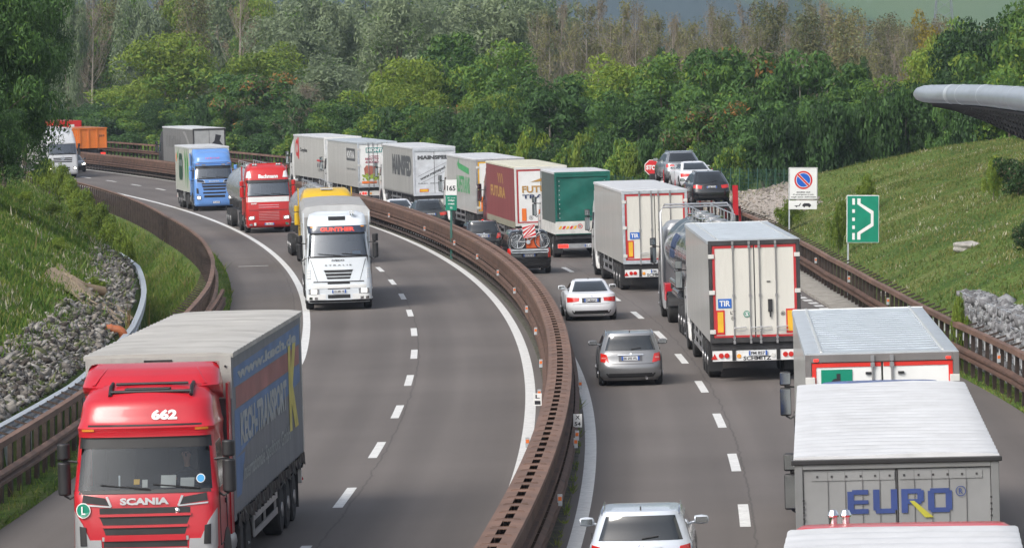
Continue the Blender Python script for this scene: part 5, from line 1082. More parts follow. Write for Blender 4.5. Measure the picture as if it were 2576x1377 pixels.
M_TW = pm('white_roof_tarp', (.55, .56, .58), rough=.45, var=.07, vs=2, dirt=.45, ds=1.1, dcol=(.36, .36, .355), bump=.2, bs=6); M_TD = pm('dirty_roof_tarp', (.40, .39, .37), rough=.6, var=.15, vs=1, dirt=.7, ds=1.2, dcol=(.22, .21, .19), stretch=(.4, 1.5, 1), bump=.3, bs=6)
M_RA = pm('aluminium_roof', (.44, .48, .52), rough=.4, metal=.15, var=.08, dirt=.4, ds=1.5, dcol=(.30, .32, .34)); M_GLIT = pm('box_side_white', (.47, .47, .455), rough=.38, coat=.3, var=.08, vs=1.4, dirt=.5, ds=2.2, dcol=(.30, .29, .27), stretch=(1, 1.6, .22))
# --- 1: red tractor with curtain trailer, bottom left
r = rig('articulated_lorry', 'red lorry numbered 662 with grey blue curtain trailer in the bottom left corner', 'lorry', 77.4, -5.67, 16.25, False, 'front', byoff=True)
CUR = pm('faded_curtain', (.175, .185, .205), rough=.65, var=.12, vs=.8, dirt=.4, ds=2, dcol=(.23, .235, .24), stretch=(1, 3, .4), bump=.3, bs=3)
trailer(r, 13.6, dict(side=CUR, roof=M_TD, waves=(.022, .55), frame=M_ALU, door=M_WHT2, curtain=CUR, w=1.27, edge=.05, z=(1.12, 4.12)))
mb = MB(); mb.box(-1.285, 1.285, 13.6, 13.66, 3.3, 4.06); hm = mb.build('front_flap', pm('grey_flap', (.36, .355, .34), rough=.6, var=.2, vs=2, dirt=.7, ds=2, dcol=(.18, .17, .15)), r); mb = MB()
for k in range(12): mb.box(-1.2 + k * .21, -1.17 + k * .21, 13.655, 13.69, 3.86, 3.89)
mb.box(-.25, .25, 13.655, 13.675, 3.98, 4.01); mb.build('rivet', M_BLK, hm)
lm = left_map(-1.274); BL = pm('curtain_blue', (.11, .19, .36), rough=.65, var=.2, vs=1, dirt=.5, dcol=(.19, .22, .27)); RS = pm('curtain_faded_red', (.33, .135, .125), rough=.65, var=.2, vs=1, dirt=.5, dcol=(.16, .1, .1))
flat(r, 'curtain_print', BL, [[(-13.2, 3.46), (-.4, 3.46), (-.4, 3.86), (-13.2, 3.80)], [(-13.2, 2.2), (-9, 2.4), (-.5, 2.7), (-.5, 3.05), (-13.2, 3.05)], [(-13.2, 1.5), (-12.4, 1.5), (-11.6, 2.2), (-13.2, 2.2)]], lm); flat(r, 'curtain_stripe', RS, [rct(-12.9, -.6, 3.07, 3.44)], lm)
lm2 = left_map(-1.281); letter(r, pm('curtain_grey_letters', (.36, .385, .39), rough=.7, var=.2), [('KECH-TRANSPORT', lm2, -12.3, -3.5, 2.35, 2.95, dict(bold=.05)), ('Internationale Speditions GmbH', lm2, -12.0, -3.0, 1.62, 2.0, dict(bold=.02)), ('www.kech.de', lm2, -12.6, -1.2, 3.55, 3.76, dict(bold=.05))])
letter(r, pm('curtain_yellow', (.58, .50, .12), rough=.6, var=.15), [('K', lm2, -3.0, -1.1, 1.85, 3.55, dict(bold=.06))], 'emblem')
mb = MB(); hem = []
for k in range(180):
    y = 13.3 - k * 13 / 180; a = .05 * math.sin(k * 1.9) + .04 * math.sin(k * .83); hem += [(-1.30 - .04 * math.sin(k * 2.3), y, 1.02 + a), (-1.285 - .03 * math.cos(k * 1.3), y, 1.22 + .02 * math.sin(k * 1.1))]
mb.add(hem, [(2 * k, 2 * k + 1, 2 * k + 3, 2 * k + 2) for k in range(179)]); mb.build('curtain_hem', pm('black_hem', (.03, .03, .035), rough=.35, var=.5, vs=10), r, smooth=60)
mb = MB(); mb.box(-1.15, -1.0, -.25, .1, .75, .85); mb.lathe([(-.05, .0001), (-.05, .05), (.03, .05), (.03, .0001)], 'y', (-1.12, -.25, .9), 10, M_REDP); mb.build('tail_bracket', M_CHAS, r)
S, cab = tractor(r, 16.2, dict(style='scania', paint=M_RD, low=M_SIL, ws=(1.94, 2.80), top=3.70, glass=G_WIND, depth=2.2))
SP = Stack([(3.36, 1.18, 13.95, 14.35, .3, .1), (3.53, 1.20, 13.95, 15.02, .30, .12), (3.64, 1.20, 13.95, 15.14, .30, .13), (3.80, 1.17, 13.95, 14.92, .36, .14), (3.92, 1.14, 13.95, 14.6, .34, .12), (3.98, 1.10, 13.95, 14.25, .30, .1), (3.99, 1.02, 14.0, 14.15, .1, .05)])
sp = SP.mesh(M_RD, sub=3).build('roof_spoiler', M_RD, r, smooth=45, fix=False)
mb = MB()
for x in (-.72, .86): SP.patch([(x - .05, 3.60), (x + .05, 3.60), (x + .05, 3.68), (x - .05, 3.68)], 'f', None, .008, 3, 3, .02, mb)
mb.build('hatch_cover', paint('deep_red', (.33, .01, .018)), sp); mb = MB(); SP.patch([(-1.0, 3.68), (-.94, 3.68), (-.78, 3.93), (-.80, 3.93)], 'f', None, .03, 3, 5, .04, mb); mb.build('crease', M_RD, sp, smooth=60); mb = MB(); SP.patch([(.94, 3.68), (1.0, 3.68), (.80, 3.93), (.78, 3.93)], 'f', None, .03, 3, 5, .04, mb); mb.build('crease', M_RD, sp, smooth=60)
mb = MB(); SP.patch([(-1.12, 3.53), (1.12, 3.53), (1.12, 3.58), (-1.12, 3.58)], 'f', None, .03, 18, 1, .05, mb); mb.build('lip', M_RD, sp, smooth=60); mb = MB(); SP.patch([(-.6, 3.40), (.6, 3.40), (.5, 3.50), (-.5, 3.50)], 'f', None, .012, 10, 1, .02, mb); mb.build('lip_gap', M_BLK, sp, smooth=60)
mb = MB(); mb.box(-.42, .38, 15.14, 15.42, 3.60, 3.64); mb.build('roof_hatch', M_BLK, sp, bevel=.03); mb = MB()
for s in (-.78, .62): mb.tube([(s, 15.05, 3.70), (s, 15.32, 3.66), (s + (.0), 15.5, 3.52)], .035, 8)
mb.tube([(-.78, 15.44, 3.58), (.62, 15.44, 3.58)], .03, 8); mb.tube([(-.7, 15.16, 3.70), (.55, 15.16, 3.70)], .025, 8); mb.build('lamp_bar', M_BLK, sp, smooth=40)
fm = S.fmap(.016); letter(cab, M_WHT, [('662', fm, .12, .56, 3.12, 3.29, dict(bold=.055))], 'fleet_number')
letter(cab, pm('brushed_letters', (.55, .56, .58), rough=.3, metal=.8), [('SCANIA', S.fmap(.03), -.42, .42, 1.70, 1.82, dict(bold=.05))])
mb = MB(); disc(mb, (-1.06, 1.62), .13, S.fmap(.040), M_WHT); disc(mb, (-1.06, 1.62), .112, S.fmap(.048), M_GRN); add_text(mb, 'L', S.fmap(.056), -1.09, -1.02, 1.55, 1.69, .03, M_WHT); mb.build('round_badge', M_GRN, cab, fix=False)
mb = MB(); disc(mb, (.96, 2.12), .075, S.fmap(.012), M_WHT); disc(mb, (.96, 2.12), .062, S.fmap(.017), pm('sky_blue_sticker', (.05, .3, .6), rough=.4)); mb.build('round_sticker', M_WHT, cab, fix=False)
mb = MB(); mb.lathe([(0, .045), (.02, .0001)], 'y', (-.56, S.yf(.56, 1.59) + .02, 1.59), 10); mb.build('grille_badge', M_CHR, cab)
def sheet(par, x, y, w_, d, z, tilt, mat=M_PAPER): mb = MB(); mb.hexa([(x - w_ / 2, y - d / 2, z + tilt), (x + w_ / 2, y - d / 2, z + tilt), (x + w_ / 2, y + d / 2, z), (x - w_ / 2, y + d / 2, z)] + [(x - w_ / 2, y - d / 2, z + tilt + .01), (x + w_ / 2, y - d / 2, z + tilt + .01), (x + w_ / 2, y + d / 2, z + .01), (x - w_ / 2, y + d / 2, z + .01)]); return mb.build('paper', mat, par)
sheet(cab, -.38, 15.80, .26, .12, 1.96, .19); sheet(cab, -.70, 15.76, .24, .1, 1.96, .14); sheet(cab, .02, 15.86, .09, .05, 1.97, .12); sheet(cab, .16, 15.86, .10, .05, 2.02, .08, M_YEL); sheet(cab, .46, 15.84, .03, .03, 1.97, .2, M_GALV)
mb = MB(); cx, cy, cz = -.62, 15.28, 2.02; mb.tube([(cx + .2 * math.cos(t), cy + .07 * math.sin(t), cz + .17 * math.sin(t)) for t in np.linspace(0, 2 * PI, 20, endpoint=False)], .016, 6, close=True); mb.tube([(cx - .2, cy, cz), (cx + .2, cy, cz)], .014, 5); mb.build('steering_wheel', M_BLK, cab, smooth=60)
# driver: one skinned body (torso, arms on the wheel, neck and head)
def driver():
    J = [(-.62, 14.98, 1.55), (-.62, 14.97, 1.85), (-.62, 14.98, 2.12), (-.62, 15.02, 2.25), (-.62, 15.05, 2.36), (-.62, 15.08, 2.46), (-.42, 15.0, 2.10), (-.36, 15.12, 1.93), (-.45, 15.3, 2.08), (-.82, 15.0, 2.10), (-.88, 15.12, 1.93), (-.79, 15.3, 2.08), (-.60, 15.06, 2.53)]
    E_ = [(0, 1), (1, 2), (2, 3), (3, 4), (4, 5), (5, 12), (2, 6), (6, 7), (7, 8), (2, 9), (9, 10), (10, 11)]; Rr = [.12, .12, .10, .05, .06, .10, .06, .045, .036, .06, .045, .036, .085]
    me = bpy.data.meshes.new('person'); me.from_pydata(J, E_, []); o = bpy.data.objects.new('person', me); COL.objects.link(o)
    md = o.modifiers.new('skin', 'SKIN'); md.use_smooth_shade = True
    for i, v in enumerate(me.skin_vertices[0].data): v.radius = (Rr[i], Rr[i]); v.use_root = i == 0
    o.modifiers.new('sub', 'SUBSURF').levels = 2; o.modifiers['sub'].render_levels = 2; bpy.context.view_layer.update(); m2 = bpy.data.meshes.new_from_object(o.evaluated_get(bpy.context.evaluated_depsgraph_get())); o.modifiers.clear(); o.data = m2; m2.materials.clear(); m2.materials.append(pm('dark_shirt', (.04, .045, .06), rough=.9)); m2.materials.append(pm('skin', (.42, .24, .17), rough=.6))
    for p_ in m2.polygons: p_.material_index = int(p_.center.z > 2.24 or p_.center.y > 15.24)
    o.location = r.location; o.rotation_euler = r.rotation_euler; tag(o, 'driver in a dark shirt holding the steering wheel of the red lorry', 'person')
    mb = MB()
    mb.lathe([(-.30, .0001), (-.30, .20), (0, .205), (.20, .19), (.29, .10), (.30, .0001)], 'z', (-.62, 14.975, 1.85), 18); mb.v = [(x, 14.975 + (y - 14.975) * .72, z) for x, y, z in mb.v]; mb.build('shirt', pm('dark_shirt', (.04, .045, .06), rough=.9), o, smooth=60)
    mb = MB(); mb.lathe([(-.02, .098), (.05, .10), (.09, .07), (.105, .0001)], 'z', (-.62, 15.045, 2.49), 14); mb.build('hair', pm('dark_hair', (.03, .022, .018), rough=.9), o, smooth=60)
    mb = MB(); mb.lathe([(-.01, .012), (.012, .0001)], 'y', (-.655, 15.17, 2.49), 8); mb.lathe([(-.01, .012), (.012, .0001)], 'y', (-.585, 15.17, 2.49), 8); mb.tube([(-.62, 15.165, 2.48), (-.62, 15.195, 2.45), (-.62, 15.17, 2.44)], .013, 6); mb.build('face', M_INT, o)
driver()
# --- 2: white tractor with grey covered tipper body
r = rig('tipper_lorry', 'white lorry with red lettering on a dark sun visor and a grey covered body', 'lorry', 171.5, -6.2, 14.5, False, 'front', byoff=True)
TG = pm('grey_tipper_tarp', (.33, .33, .33), rough=.6, var=.15, vs=2, dirt=.6, ds=2, dcol=(.2, .19, .18), bump=.4, bs=5); TG2 = pm('pale_tipper_tarp', (.52, .53, .54), rough=.55, var=.1, vs=2, dirt=.4, dcol=(.33, .33, .33))
mb = MB(); mb.box(-1.27, 1.27, .1, 11.3, 1.25, 3.3); mb.build('tipper_body', TG2, r, bevel=.02)
mb = MB(); xs = [-1.32, -1.30, -1.15, -.6, 0, .6, 1.15, 1.30, 1.32]; zs_ = [3.15, 3.62, 3.80, 3.86, 3.88, 3.86, 3.80, 3.62, 3.15]; v = []; ny = 24
for j in range(ny + 1): y = .0 + 11.5 * j / ny; v += [(x, y, z + .02 * math.sin(y * 4 + x) * (z > 3.7)) for x, z in zip(xs, zs_)]
mb.add(v, [(j * 9 + i, j * 9 + i + 1, j * 9 + i + 10, j * 9 + i + 9) for j in range(ny) for i in range(8)] + [tuple(range(9)), tuple(range(ny * 9, ny * 9 + 9))]); mb.build('cover', TG, r, smooth=35)
flat(r, 'front_flap', TG2, [[(-1.29, 3.2), (1.29, 3.2), (1.3, 3.62), (1.15, 3.80), (.6, 3.86), (-.6, 3.86), (-1.15, 3.80), (-1.3, 3.62)]], front_map(11.51)); flat(r, 'front_board', TG, [rct(-1.26, 1.26, 2.2, 3.42)], front_map(11.53))
mb = MB(); mb.box(-.5, .5, .3, 11, .8, 1.2); mb.build('chassis', M_CHAS, r)
for y in (1.3, 2.6, 3.9):
    for s in (-1, 1): wheel(r, s * 1.07, y, .5, .36, s)
S, cab = tractor(r, 14.5, dict(style='iveco', paint=paint('blue_white_paint', (.66, .71, .76), dirt=.1), low=M_WHT, ws=(2.03, 2.84), top=3.66, lit=True, depth=2.3))
letter(cab, pm('red_lettering', (.75, .07, .05), rough=.4), [('GUNTHER', S.fmap(.085), -.64, .66, 2.95, 3.11, dict(bold=.06))]); letter(cab, M_TXTG, [('IVECO', S.fmap(.02), -.24, .24, 1.84, 1.91, dict(bold=.04)), ('S T R A L I S', S.fmap(.02), -.5, .5, 1.67, 1.72, dict(bold=.03))])
plate(cab, 14.52, .0, .72, 'CK 880 YB', False)
mb = MB(); mb.box(-.85, -.55, 13.98, 14.0, 2.08, 2.2); mb.build('sticker', pm('sky_blue_sticker', (.05, .3, .6)), cab)
# --- 3: yellow cab and silver silo, mostly hidden
r = rig('tank_lorry', 'yellow cabbed lorry with silver silo hidden behind the white tipper lorry', 'lorry', 210, -5.55, 15.5, False, 'front', byoff=True)
TANK = pm('polished_tank', (.62, .64, .66), rough=.22, metal=.75, var=.08, vs=1, dirt=.3, dcol=(.4, .4, .4))
def tank(r, y0, y1, cz=2.45, rad=1.2, mat=TANK, sq=.95, dome=.35):
    mb = MB(); mb.lathe([(y0 - dome, .0001), (y0 - dome * .85, rad * .5), (y0 - dome * .4, rad * .86), (y0, rad)] + [(y0 + (y1 - y0) * k / 8, rad) for k in range(1, 8)] + [(y1, rad), (y1 + dome * .4, rad * .86), (y1 + dome * .85, rad * .5), (y1 + dome, .0001)], 'y', (0, 0, cz), 36); mb.v = [(x, y, cz + (z - cz) * sq) for x, y, z in mb.v]
    t = mb.build('tank', mat, r, smooth=50)
    for k in range(1, 5): y = y0 + (y1 - y0) * k / 5; mb = MB(); mb.lathe([(-.02, rad - .01), (-.02, rad + .008), (.02, rad + .008), (.02, rad - .01)], 'y', (0, y, cz), 36); mb.v = [(a, b, cz + (c - cz) * sq) for a, b, c in mb.v]; mb.build('band', mat, t, smooth=40)
    mb = MB(); mb.box(-.35, .35, y0 + .3, y1 - .3, cz + rad * sq + .02, cz + rad * sq + .06)
    for k in range(4): mb.lathe([(0, .26), (.14, .26), (.17, .22), (.18, .0001)], 'z', (0, y0 + (y1 - y0) * (k + .5) / 4, cz + rad * sq), 16)
    mb.build('manhole', M_ALU, t, smooth=40); mb = MB()
    for s in (-.42, .42):
        mb.tube([(s, y0 + .2, cz + rad * sq + .35), (s, y1 - .2, cz + rad * sq + .35)], .02, 6)
        for k in range(8): y = y0 + .2 + (y1 - y0 - .4) * k / 7; mb.tube([(s, y, cz + rad * sq - .05), (s, y, cz + rad * sq + .35)], .016, 5)
    mb.build('handrail', M_ALU, t); mb = MB(); mb.box(-.5, .5, y0, y1 + .2, .8, 1.2)
    for k in range(5): y = y0 + (y1 - y0) * (k + .5) / 5; mb.box(-1.1, 1.1, y - .05, y + .05, 1.15, 1.5)
    mb.build('chassis', M_CHAS, r)
    for y in (y0 + 1.1, y0 + 2.4, y0 + 3.7):
        for s in (-1, 1): wheel(r, s * 1.07, y, .5, .36, s)
    return t
YP = paint('lorry_yellow', (.62, .40, .02), dirt=.25); tank(r, .5, 12.2, cz=2.2, rad=1.12)
S, cab = tractor(r, 15.5, dict(style='plain', paint=YP, ws=(1.95, 2.72), top=3.5, mirror=YP, depth=2.2))
mb = MB(); S.patch([(-.88, 2.86), (.88, 2.86), (.96, 3.18), (-.96, 3.18)], 'f', YP, .03, 16, 3, .05, mb); mb.build('roof_panel', paint('pale_yellow', (.72, .50, .06), dirt=.1), cab, smooth=40); mb = MB(); mb.box(-.28, .28, 14.6, 14.75, 3.44, 3.50); mb.build('roof_lamp', M_WHT2, cab)
# --- 4: red tractor with chrome tank
r = rig('tank_lorry', 'red lorry with white script lettering above the windscreen and a shiny tank', 'lorry', 250.5, -6.05, 15.5, False, 'front', byoff=True)
tank(r, .5, 12.4, cz=2.2, rad=1.18); RD2 = paint('signal_red', (.50, .018, .018), dirt=.1)
S, cab = tractor(r, 15.5, dict(style='daf', paint=RD2, ws=(2.05, 2.78), top=3.72, mirror=RD2, lit=True, lg=RD2, redgrille=True, depth=2.3))
letter(cab, M_WHT, [('Bachmann', S.fmap(.02), -.52, .56, 2.98, 3.2, dict(bold=.05, shear=.12)), ('DAF', S.fmap(.02), -.96, -.66, 1.58, 1.66, dict(bold=.06))]); plate(cab, 15.51, 0, .5, 'LL BA 40', False)
mb = MB(); mb.box(-.9, .9, 14.1, 14.3, 3.72, 3.78)
for x in (-.72, -.58, .58, .72): mb.lathe([(-.05, .03), (.06, .075), (.07, .0001)], 'y', (x, 14.5, 3.70), 10, M_CHR)
mb.build('roof_bar', RD2, cab); mb = MB(); mb.box(-1.0, -.88, 15.50, 15.52, .46, .56); mb.build('green_badge', M_GRN, cab); mb = MB(); mb.box(.72, .84, 15.50, 15.525, .42, .58); mb.build('striped_badge', M_WHT, cab)
# --- 5: blue rigid lorry with white box
r = rig('box_lorry', 'blue lorry with white box body decorated with green leaves', 'lorry', 287.8, -5.85, 11.2, False, 'front', byoff=True); BLP = paint('sky_blue_paint', (.12, .27, .62), dirt=.1)
trailer(r, 8.6, dict(side=paint('pale_box_paint', (.60, .62, .58), dirt=.1), roof=M_TW, bar=True, axles=(2.0, 3.3), door=M_WHT, guard=True))
S, cab = tractor(r, 11.2, dict(style='scania', paint=BLP, ws=(2.05, 2.80), top=3.74, lit=True, mirror=BLP, accent=BLP, visor=BLP, spoiler=(3.25, 3.86, 10.5, 8.95), depth=2.2)); plate(cab, 11.2, .1, .55, 'VR 8472', False)
faint(cab, pm('pink_letters', (.55, .12, .3), rough=.5), S.fmap(.02), -.45, .45, 3.26, 3.36, 10, 7); letter(cab, M_GALV, [('SCANIA', S.fmap(.03), -.34, .34, 1.82, 1.91, dict(bold=.05))]); mb = MB()
for q in (.62, -.62): mb.box(q - .12, q + .12, 10.98, 11.04, 2.86, 2.94)
mb.build('visor_lamp', M_LENS, cab); rm = right_map(1.276)
flat(r, 'leaf_graphic', pm('leaf_green', (.05, .26, .05), rough=.5), [[(6.2, 1.4), (6.7, 2.2), (6.6, 3.2), (6.0, 3.85), (5.8, 3.2), (6.1, 2.4)], [(7.1, 1.3), (7.9, 2.2), (7.9, 3.2), (7.2, 3.9), (7.1, 3.0), (7.3, 2.2)], [(1.1, 3.1), (1.5, 3.5), (2.3, 3.8), (1.7, 3.2)]], rm); flat(r, 'logo_panel', pm('dark_green_logo', (.02, .06, .04), rough=.5), [[(2.2, 2.0), (2.6, 1.8), (4.2, 1.8), (4.6, 2.1), (4.6, 3.1), (4.3, 3.5), (2.6, 3.5), (2.2, 3.2)]], rm)
faint(r, M_GALV, right_map(1.285), 2.5, 4.3, 2.7, 3.1, 6, 4); flat(r, 'fruit_graphic', M_ORG, [[(.7 + .28 * math.cos(t), 3.2 + .28 * math.sin(t)) for t in np.linspace(0, 6, 12)]], rm)
# --- 6: silver lorry far left, 7: dark car beside it
r = rig('box_lorry', 'silver white lorry with lit headlamps coming out from under the dark tree', 'lorry', 369, 152, 14, False, 'front'); SW = paint('silver_white_paint', (.55, .57, .60), dirt=.1)
trailer(r, 11.2, dict(side=M_GLIT, roof=M_TW)); S, cab = tractor(r, 14, dict(style='plain', paint=SW, lit=True, bar=SW, visor=SW, ws=(1.95, 2.75), top=3.72, depth=2.3, spoiler=(3.2, 3.85, 13.2, 11.6)))
mb = MB(); disc(mb, (0, 1.62), .16, S.fmap(.05), r0=.13)
for a in (90, 210, 330): quadline(mb, (0, 1.62), (.14 * math.cos(math.radians(a)), 1.62 + .14 * math.sin(math.radians(a))), .025, S.fmap(.05))
mb.build('emblem', M_CHR, cab, fix=False)
# --- vehicles queueing on the right hand carriageway (seen from behind)
def semi(Y, px, label, spec, cabp, top=3.7, L=13.6, ws=(1.95, 2.75), **kw):
    r = rig('articulated_lorry', label, 'lorry', Y, px, L + 2.8, True, 'rear'); rf = trailer(r, L, spec); S, c = tractor(r, L + 2.75, dict(dict(style='plain', paint=cabp, ws=ws, top=top, depth=2.3), **kw)); return r, rf, S, c
rear = rear_map(.0)
CG = pm('grey_curtain', (.30, .30, .29), rough=.6, var=.12, vs=.8, dirt=.5, ds=1.5, dcol=(.2, .2, .19), stretch=(1, 3, .3), bump=.3, bs=3)
# 9 grey curtain lorry
CG9 = pm('dark_grey_curtain', (.15, .15, .15), rough=.6, var=.15, vs=.8, dirt=.5, ds=1.5, dcol=(.1, .1, .1), stretch=(1, 3, .3)); r, rf, S, c = semi(353, OX(534, 353) and 534, 'dark grey curtain lorry behind the blue lorry', dict(side=CG9, roof=M_TW, door=pm('silver_door', (.34, .35, .36), rough=.4, var=.1), rods=False, curtain=CG9, frame=M_CHAS), M_CHAS)
faint(r, pm('faint_letters', (.10, .10, .10), rough=.7), left_map(-1.276), -12, -5, 2.4, 3.3, 11); flat(r, 'door_picture', M_TXT, [[(.2, 2.2), (.9, 2.1), (1.1, 2.6), (.8, 3.0), (.95, 3.4), (.5, 3.5), (.4, 3.0), (.1, 2.7)], [(.5, 1.5), (1.1, 1.4), (1.1, 2.0), (.7, 1.95)]], rear_map(.012)); flat(r, 'curtain_graphic', pm('mid_grey_print', (.24, .24, .24)), [[(-4.6, 3.7), (-3.4, 3.7), (-.4, 2.2), (-.4, 1.4), (-3.2, 3.2)]], left_map(-1.275))
# 10 white box with red logo
r, rf, S, c = semi(308, 872, 'white box lorry with a red round logo, farthest of the white row', dict(side=M_GLIT, roof=M_TW, door=M_WHT, rods=False, frame=M_WHT), M_WHT)
f = left_map(-1.276); mb = MB(); disc(mb, (-12.2, 3.05), .62, f, r0=.34, n=24); poly(mb, rct(-11.8, -11.3, 2.3, 3.8), f); mb.build('logo', M_REDP, r, fix=False); letter(r, M_TXT, [('Campline', f, -10.8, -7.6, 2.75, 3.1, dict(bold=.03))]); flat(r, 'logo_strip', M_REDP, [rct(-3.4, -.9, 2.30, 2.42)], f); faint(r, M_TXTG, f, -3.3, -1, 1.9, 2.2, 7, 2); faint(r, M_TXTG, f, -3.0, -1.3, 1.6, 1.8, 6, 3)
mb = MB(); disc(mb, (.75, 3.1), .36, rear_map(.010), r0=.2); mb.build('logo', M_REDP, r, fix=False); mb = MB()
for k in range(9): mb.box(-1.1, 1.1, .006, .019, 1.4 + k * .25, 1.408 + k * .25)
mb.build('shutter_line', M_GALV, r)
# 11 meat advert
r, rf, S, c = semi(289.5, 958, 'white box lorry with a meat advert on its rear doors', dict(side=M_GLIT, roof=M_RA, door=M_WHT, rods=True, rodx=(.3, .6), frame=M_GALV, brake=True), M_WHT)
f = rear_map(.004); flat(r, 'advert_band', pm('teal_green', (.02, .22, .2)), [rct(-.75, 1.1, 3.3, 3.62)], f); letter(r, M_WHT, [('MONTANA', rear_map(-.004), -.70, 1.05, 3.34, 3.58, dict(bold=.05))]); letter(r, pm('maroon_letters', (.30, .03, .07)), [('A TASSO', f, -.55, .05, 3.03, 3.12, dict(bold=.03)), ('RIDOTTO', f, -.80, .05, 2.84, 2.98, dict(bold=.04)), ('di SODIO', f, -.80, .05, 2.64, 2.78, dict(bold=.04))])
flat(r, 'meat_picture', pm('cooked_meat', (.36, .12, .09), rough=.5, var=.3, vs=4), [[(-.85, 1.9), (-.1, 1.85), (0, 2.1), (-.05, 2.45), (-.75, 2.5), (-.9, 2.3)]], rear_map(.0)); mb = MB(); rq = random.Random(3)
for k in range(40): x, z = rq.uniform(-1.0, .2), rq.uniform(1.55, 1.95); disc(mb, (x, z), rq.uniform(.04, .1), rear_map(.0 - .0005 * k), n=6)
mb.build('salad_picture', pm('salad_green', (.25, .34, .05), var=.5, vs=6), r, fix=False); flat(r, 'orange_strip', M_ORG, [rct(-1.05, -.1, 1.36, 1.5)], rear_map(-.025)); f = left_map(-1.276); flat(r, 'side_sign', M_TXTG, [rct(-5.0, -1.2, 2.75, 3.55)], f); letter(r, M_WHT, [('MONTANA', left_map(-1.283), -4.7, -1.5, 2.9, 3.4, dict(bold=.04))]); faint(r, M_TXTG, f, -5.0, -1.0, 2.15, 2.28, 16, 5)
# 12 grey curtain with big lettering
r, rf, S, c = semi(270.5, 1101, 'grey curtain lorry with large dark lettering on side and rear', dict(side=CG, roof=M_TW, door=pm('pale_blue_door', (.55, .58, .62), rough=.4, dirt=.2), rods=False, frame=pm('pale_frame', (.5, .53, .58), dirt=.2), curtain=CG), M_WHT)
letter(r, M_TXTG, [('MAINSPED', left_map(-1.276), -9.3, -.8, 2.2, 3.45, dict(bold=.07)), ('MAINSPED', rear_map(.01), -1.0, .95, 3.24, 3.48, dict(bold=.07))])
dm = lambda u, v: (u * .9 - v * .42, .008, 2.45 + u * .42 + v * .9); letter(r, M_TXTG, [('www.mainsped.de', dm, -.95, 1.05, -.10, .12, dict(bold=.04))], 'web_address'); mb = MB()
for v_ in (-.2, .24): quadline(mb, (-1.0, v_), (1.1, v_), .015, lambda u, v: dm(u, v))
mb.build('guide_line', M_TXTG, r, fix=False); flat(r, 'orange_plate', M_REDP, [rct(-.92, -.38, 1.32, 1.50)], rear_map(.010)); flat(r, 'orange_plate', M_YEL, [rct(-.89, -.41, 1.345, 1.475)], rear_map(.004)); mb = MB(); mb.box(-1.24, 1.24, -.015, .02, 3.72, 3.84); mb.build('top_rail', M_GALV, r); letter(r, M_TXTG, [('ITALIEN   SPANIEN   POLEN', rear_map(.008), -1.0, 1.0, 1.8, 1.86)])
# 13 green arrow lettering
r, rf, S, c = semi(238.5, 1266, 'white lorry with green arrow and lettering, between the grey and the red curtain lorries', dict(side=M_GLIT, roof=M_TW, door=M_WHT, tape=M_YEL, rodx=(.4,), frame=M_ALU, brake=True, barmat=M_CHAS), M_WHT)
GL = pm('print_green', (.06, .33, .12), rough=.5); f = left_map(-1.276); letter(r, GL, [('ALPETRANS', f, -9.3, -3.0, 2.05, 2.95, dict(bold=.03))]); flat(r, 'arrow_print', GL, [[(-8.6, 3.55), (-7.6, 3.98 - .05), (-7.9, 3.62), (-3.2, 3.42), (-3.2, 3.08), (-8.1, 3.3)]], f); letter(r, GL, [('ALPETRANS', rear_map(.0), -.9, .9, 2.75, 2.93, dict(bold=.04))]); flat(r, 'arrow_print', GL, [[(-.8, 3.0), (-.45, 3.2), (-.1, 3.0)]], rear_map(.0)); flat(r, 'orange_plate', M_ORG, [rct(-1.05, -.75, 1.3, 2.0)], rear_map(-.01))
mb = MB(); disc(mb, (-.35, 2.25), .33, rear_map(.0), GL); mb.build('round_print', GL, r, fix=False)
# 14 red curtain
RCU = pm('dark_red_curtain', (.20, .045, .045), rough=.6, var=.12, vs=.8, dirt=.4, ds=1.5, dcol=(.26, .12, .11), stretch=(1, 3, .3), bump=.3, bs=3); r, rf, S, c = semi(220.5, 1368, 'dark red curtain lorry with gold lettering and a red framed white rear', dict(side=RCU, roof=pm('cream_roof', (.58, .56, .45), rough=.5, dirt=.1), door=M_WHT, tape=M_TAPE, rods=False, frame=M_WHT2, curtain=RCU), paint('maroon_paint', (.18, .03, .04)))
GO = pm('gold_print', (.42, .24, .06), rough=.5); letter(r, GO, [('FUTURA', left_map(-1.276), -11.5, -4.5, 2.3, 2.85, dict(bold=.04))]); flat(r, 'flame_print', GO, [[(-8.0 + k * .9, 3.5), (-7.6 + k * .9, 3.5), (-7.2 + k * .9, 3.05), (-7.4 + k * .9, 3.0)] for k in range(3)], left_map(-1.276)); letter(r, GO, [('FUTURA', rear_map(.0), -.92, .92, 2.70, 3.04, dict(bold=.03))]); letter(r, pm('navy_letters', (.03, .05, .12)), [('TRANS', rear_map(.0), -.92, .75, 2.42, 2.62, dict(bold=.03))]); flat(r, 'bird_print', GO, [[(-.5, 3.22), (.1, 3.42), (.5, 3.36), (.55, 3.12), (.3, 3.25)]], rear_map(.0))
flat(r, 'orange_plate', M_ORG, [rct(-.96, -.74, 1.35, 1.95)], rear_map(.0)); mb = MB(); disc(mb, (-.52, 1.5), .10, rear_map(.0), r0=.085); mb.build('round_mark', M_TXT, r, fix=False); letter(r, M_TXT, [('70', rear_map(.0), -.56, -.48, 1.46, 1.54)]); mb = MB()
for s in (-1, 1): mb.box(s * 1.285 - .01, s * 1.285 + .01, .2, 13.5, 1.0, 1.3)
mb.build('side_board', pm('olive_board', (.26, .25, .19), rough=.6, dirt=.3), r)
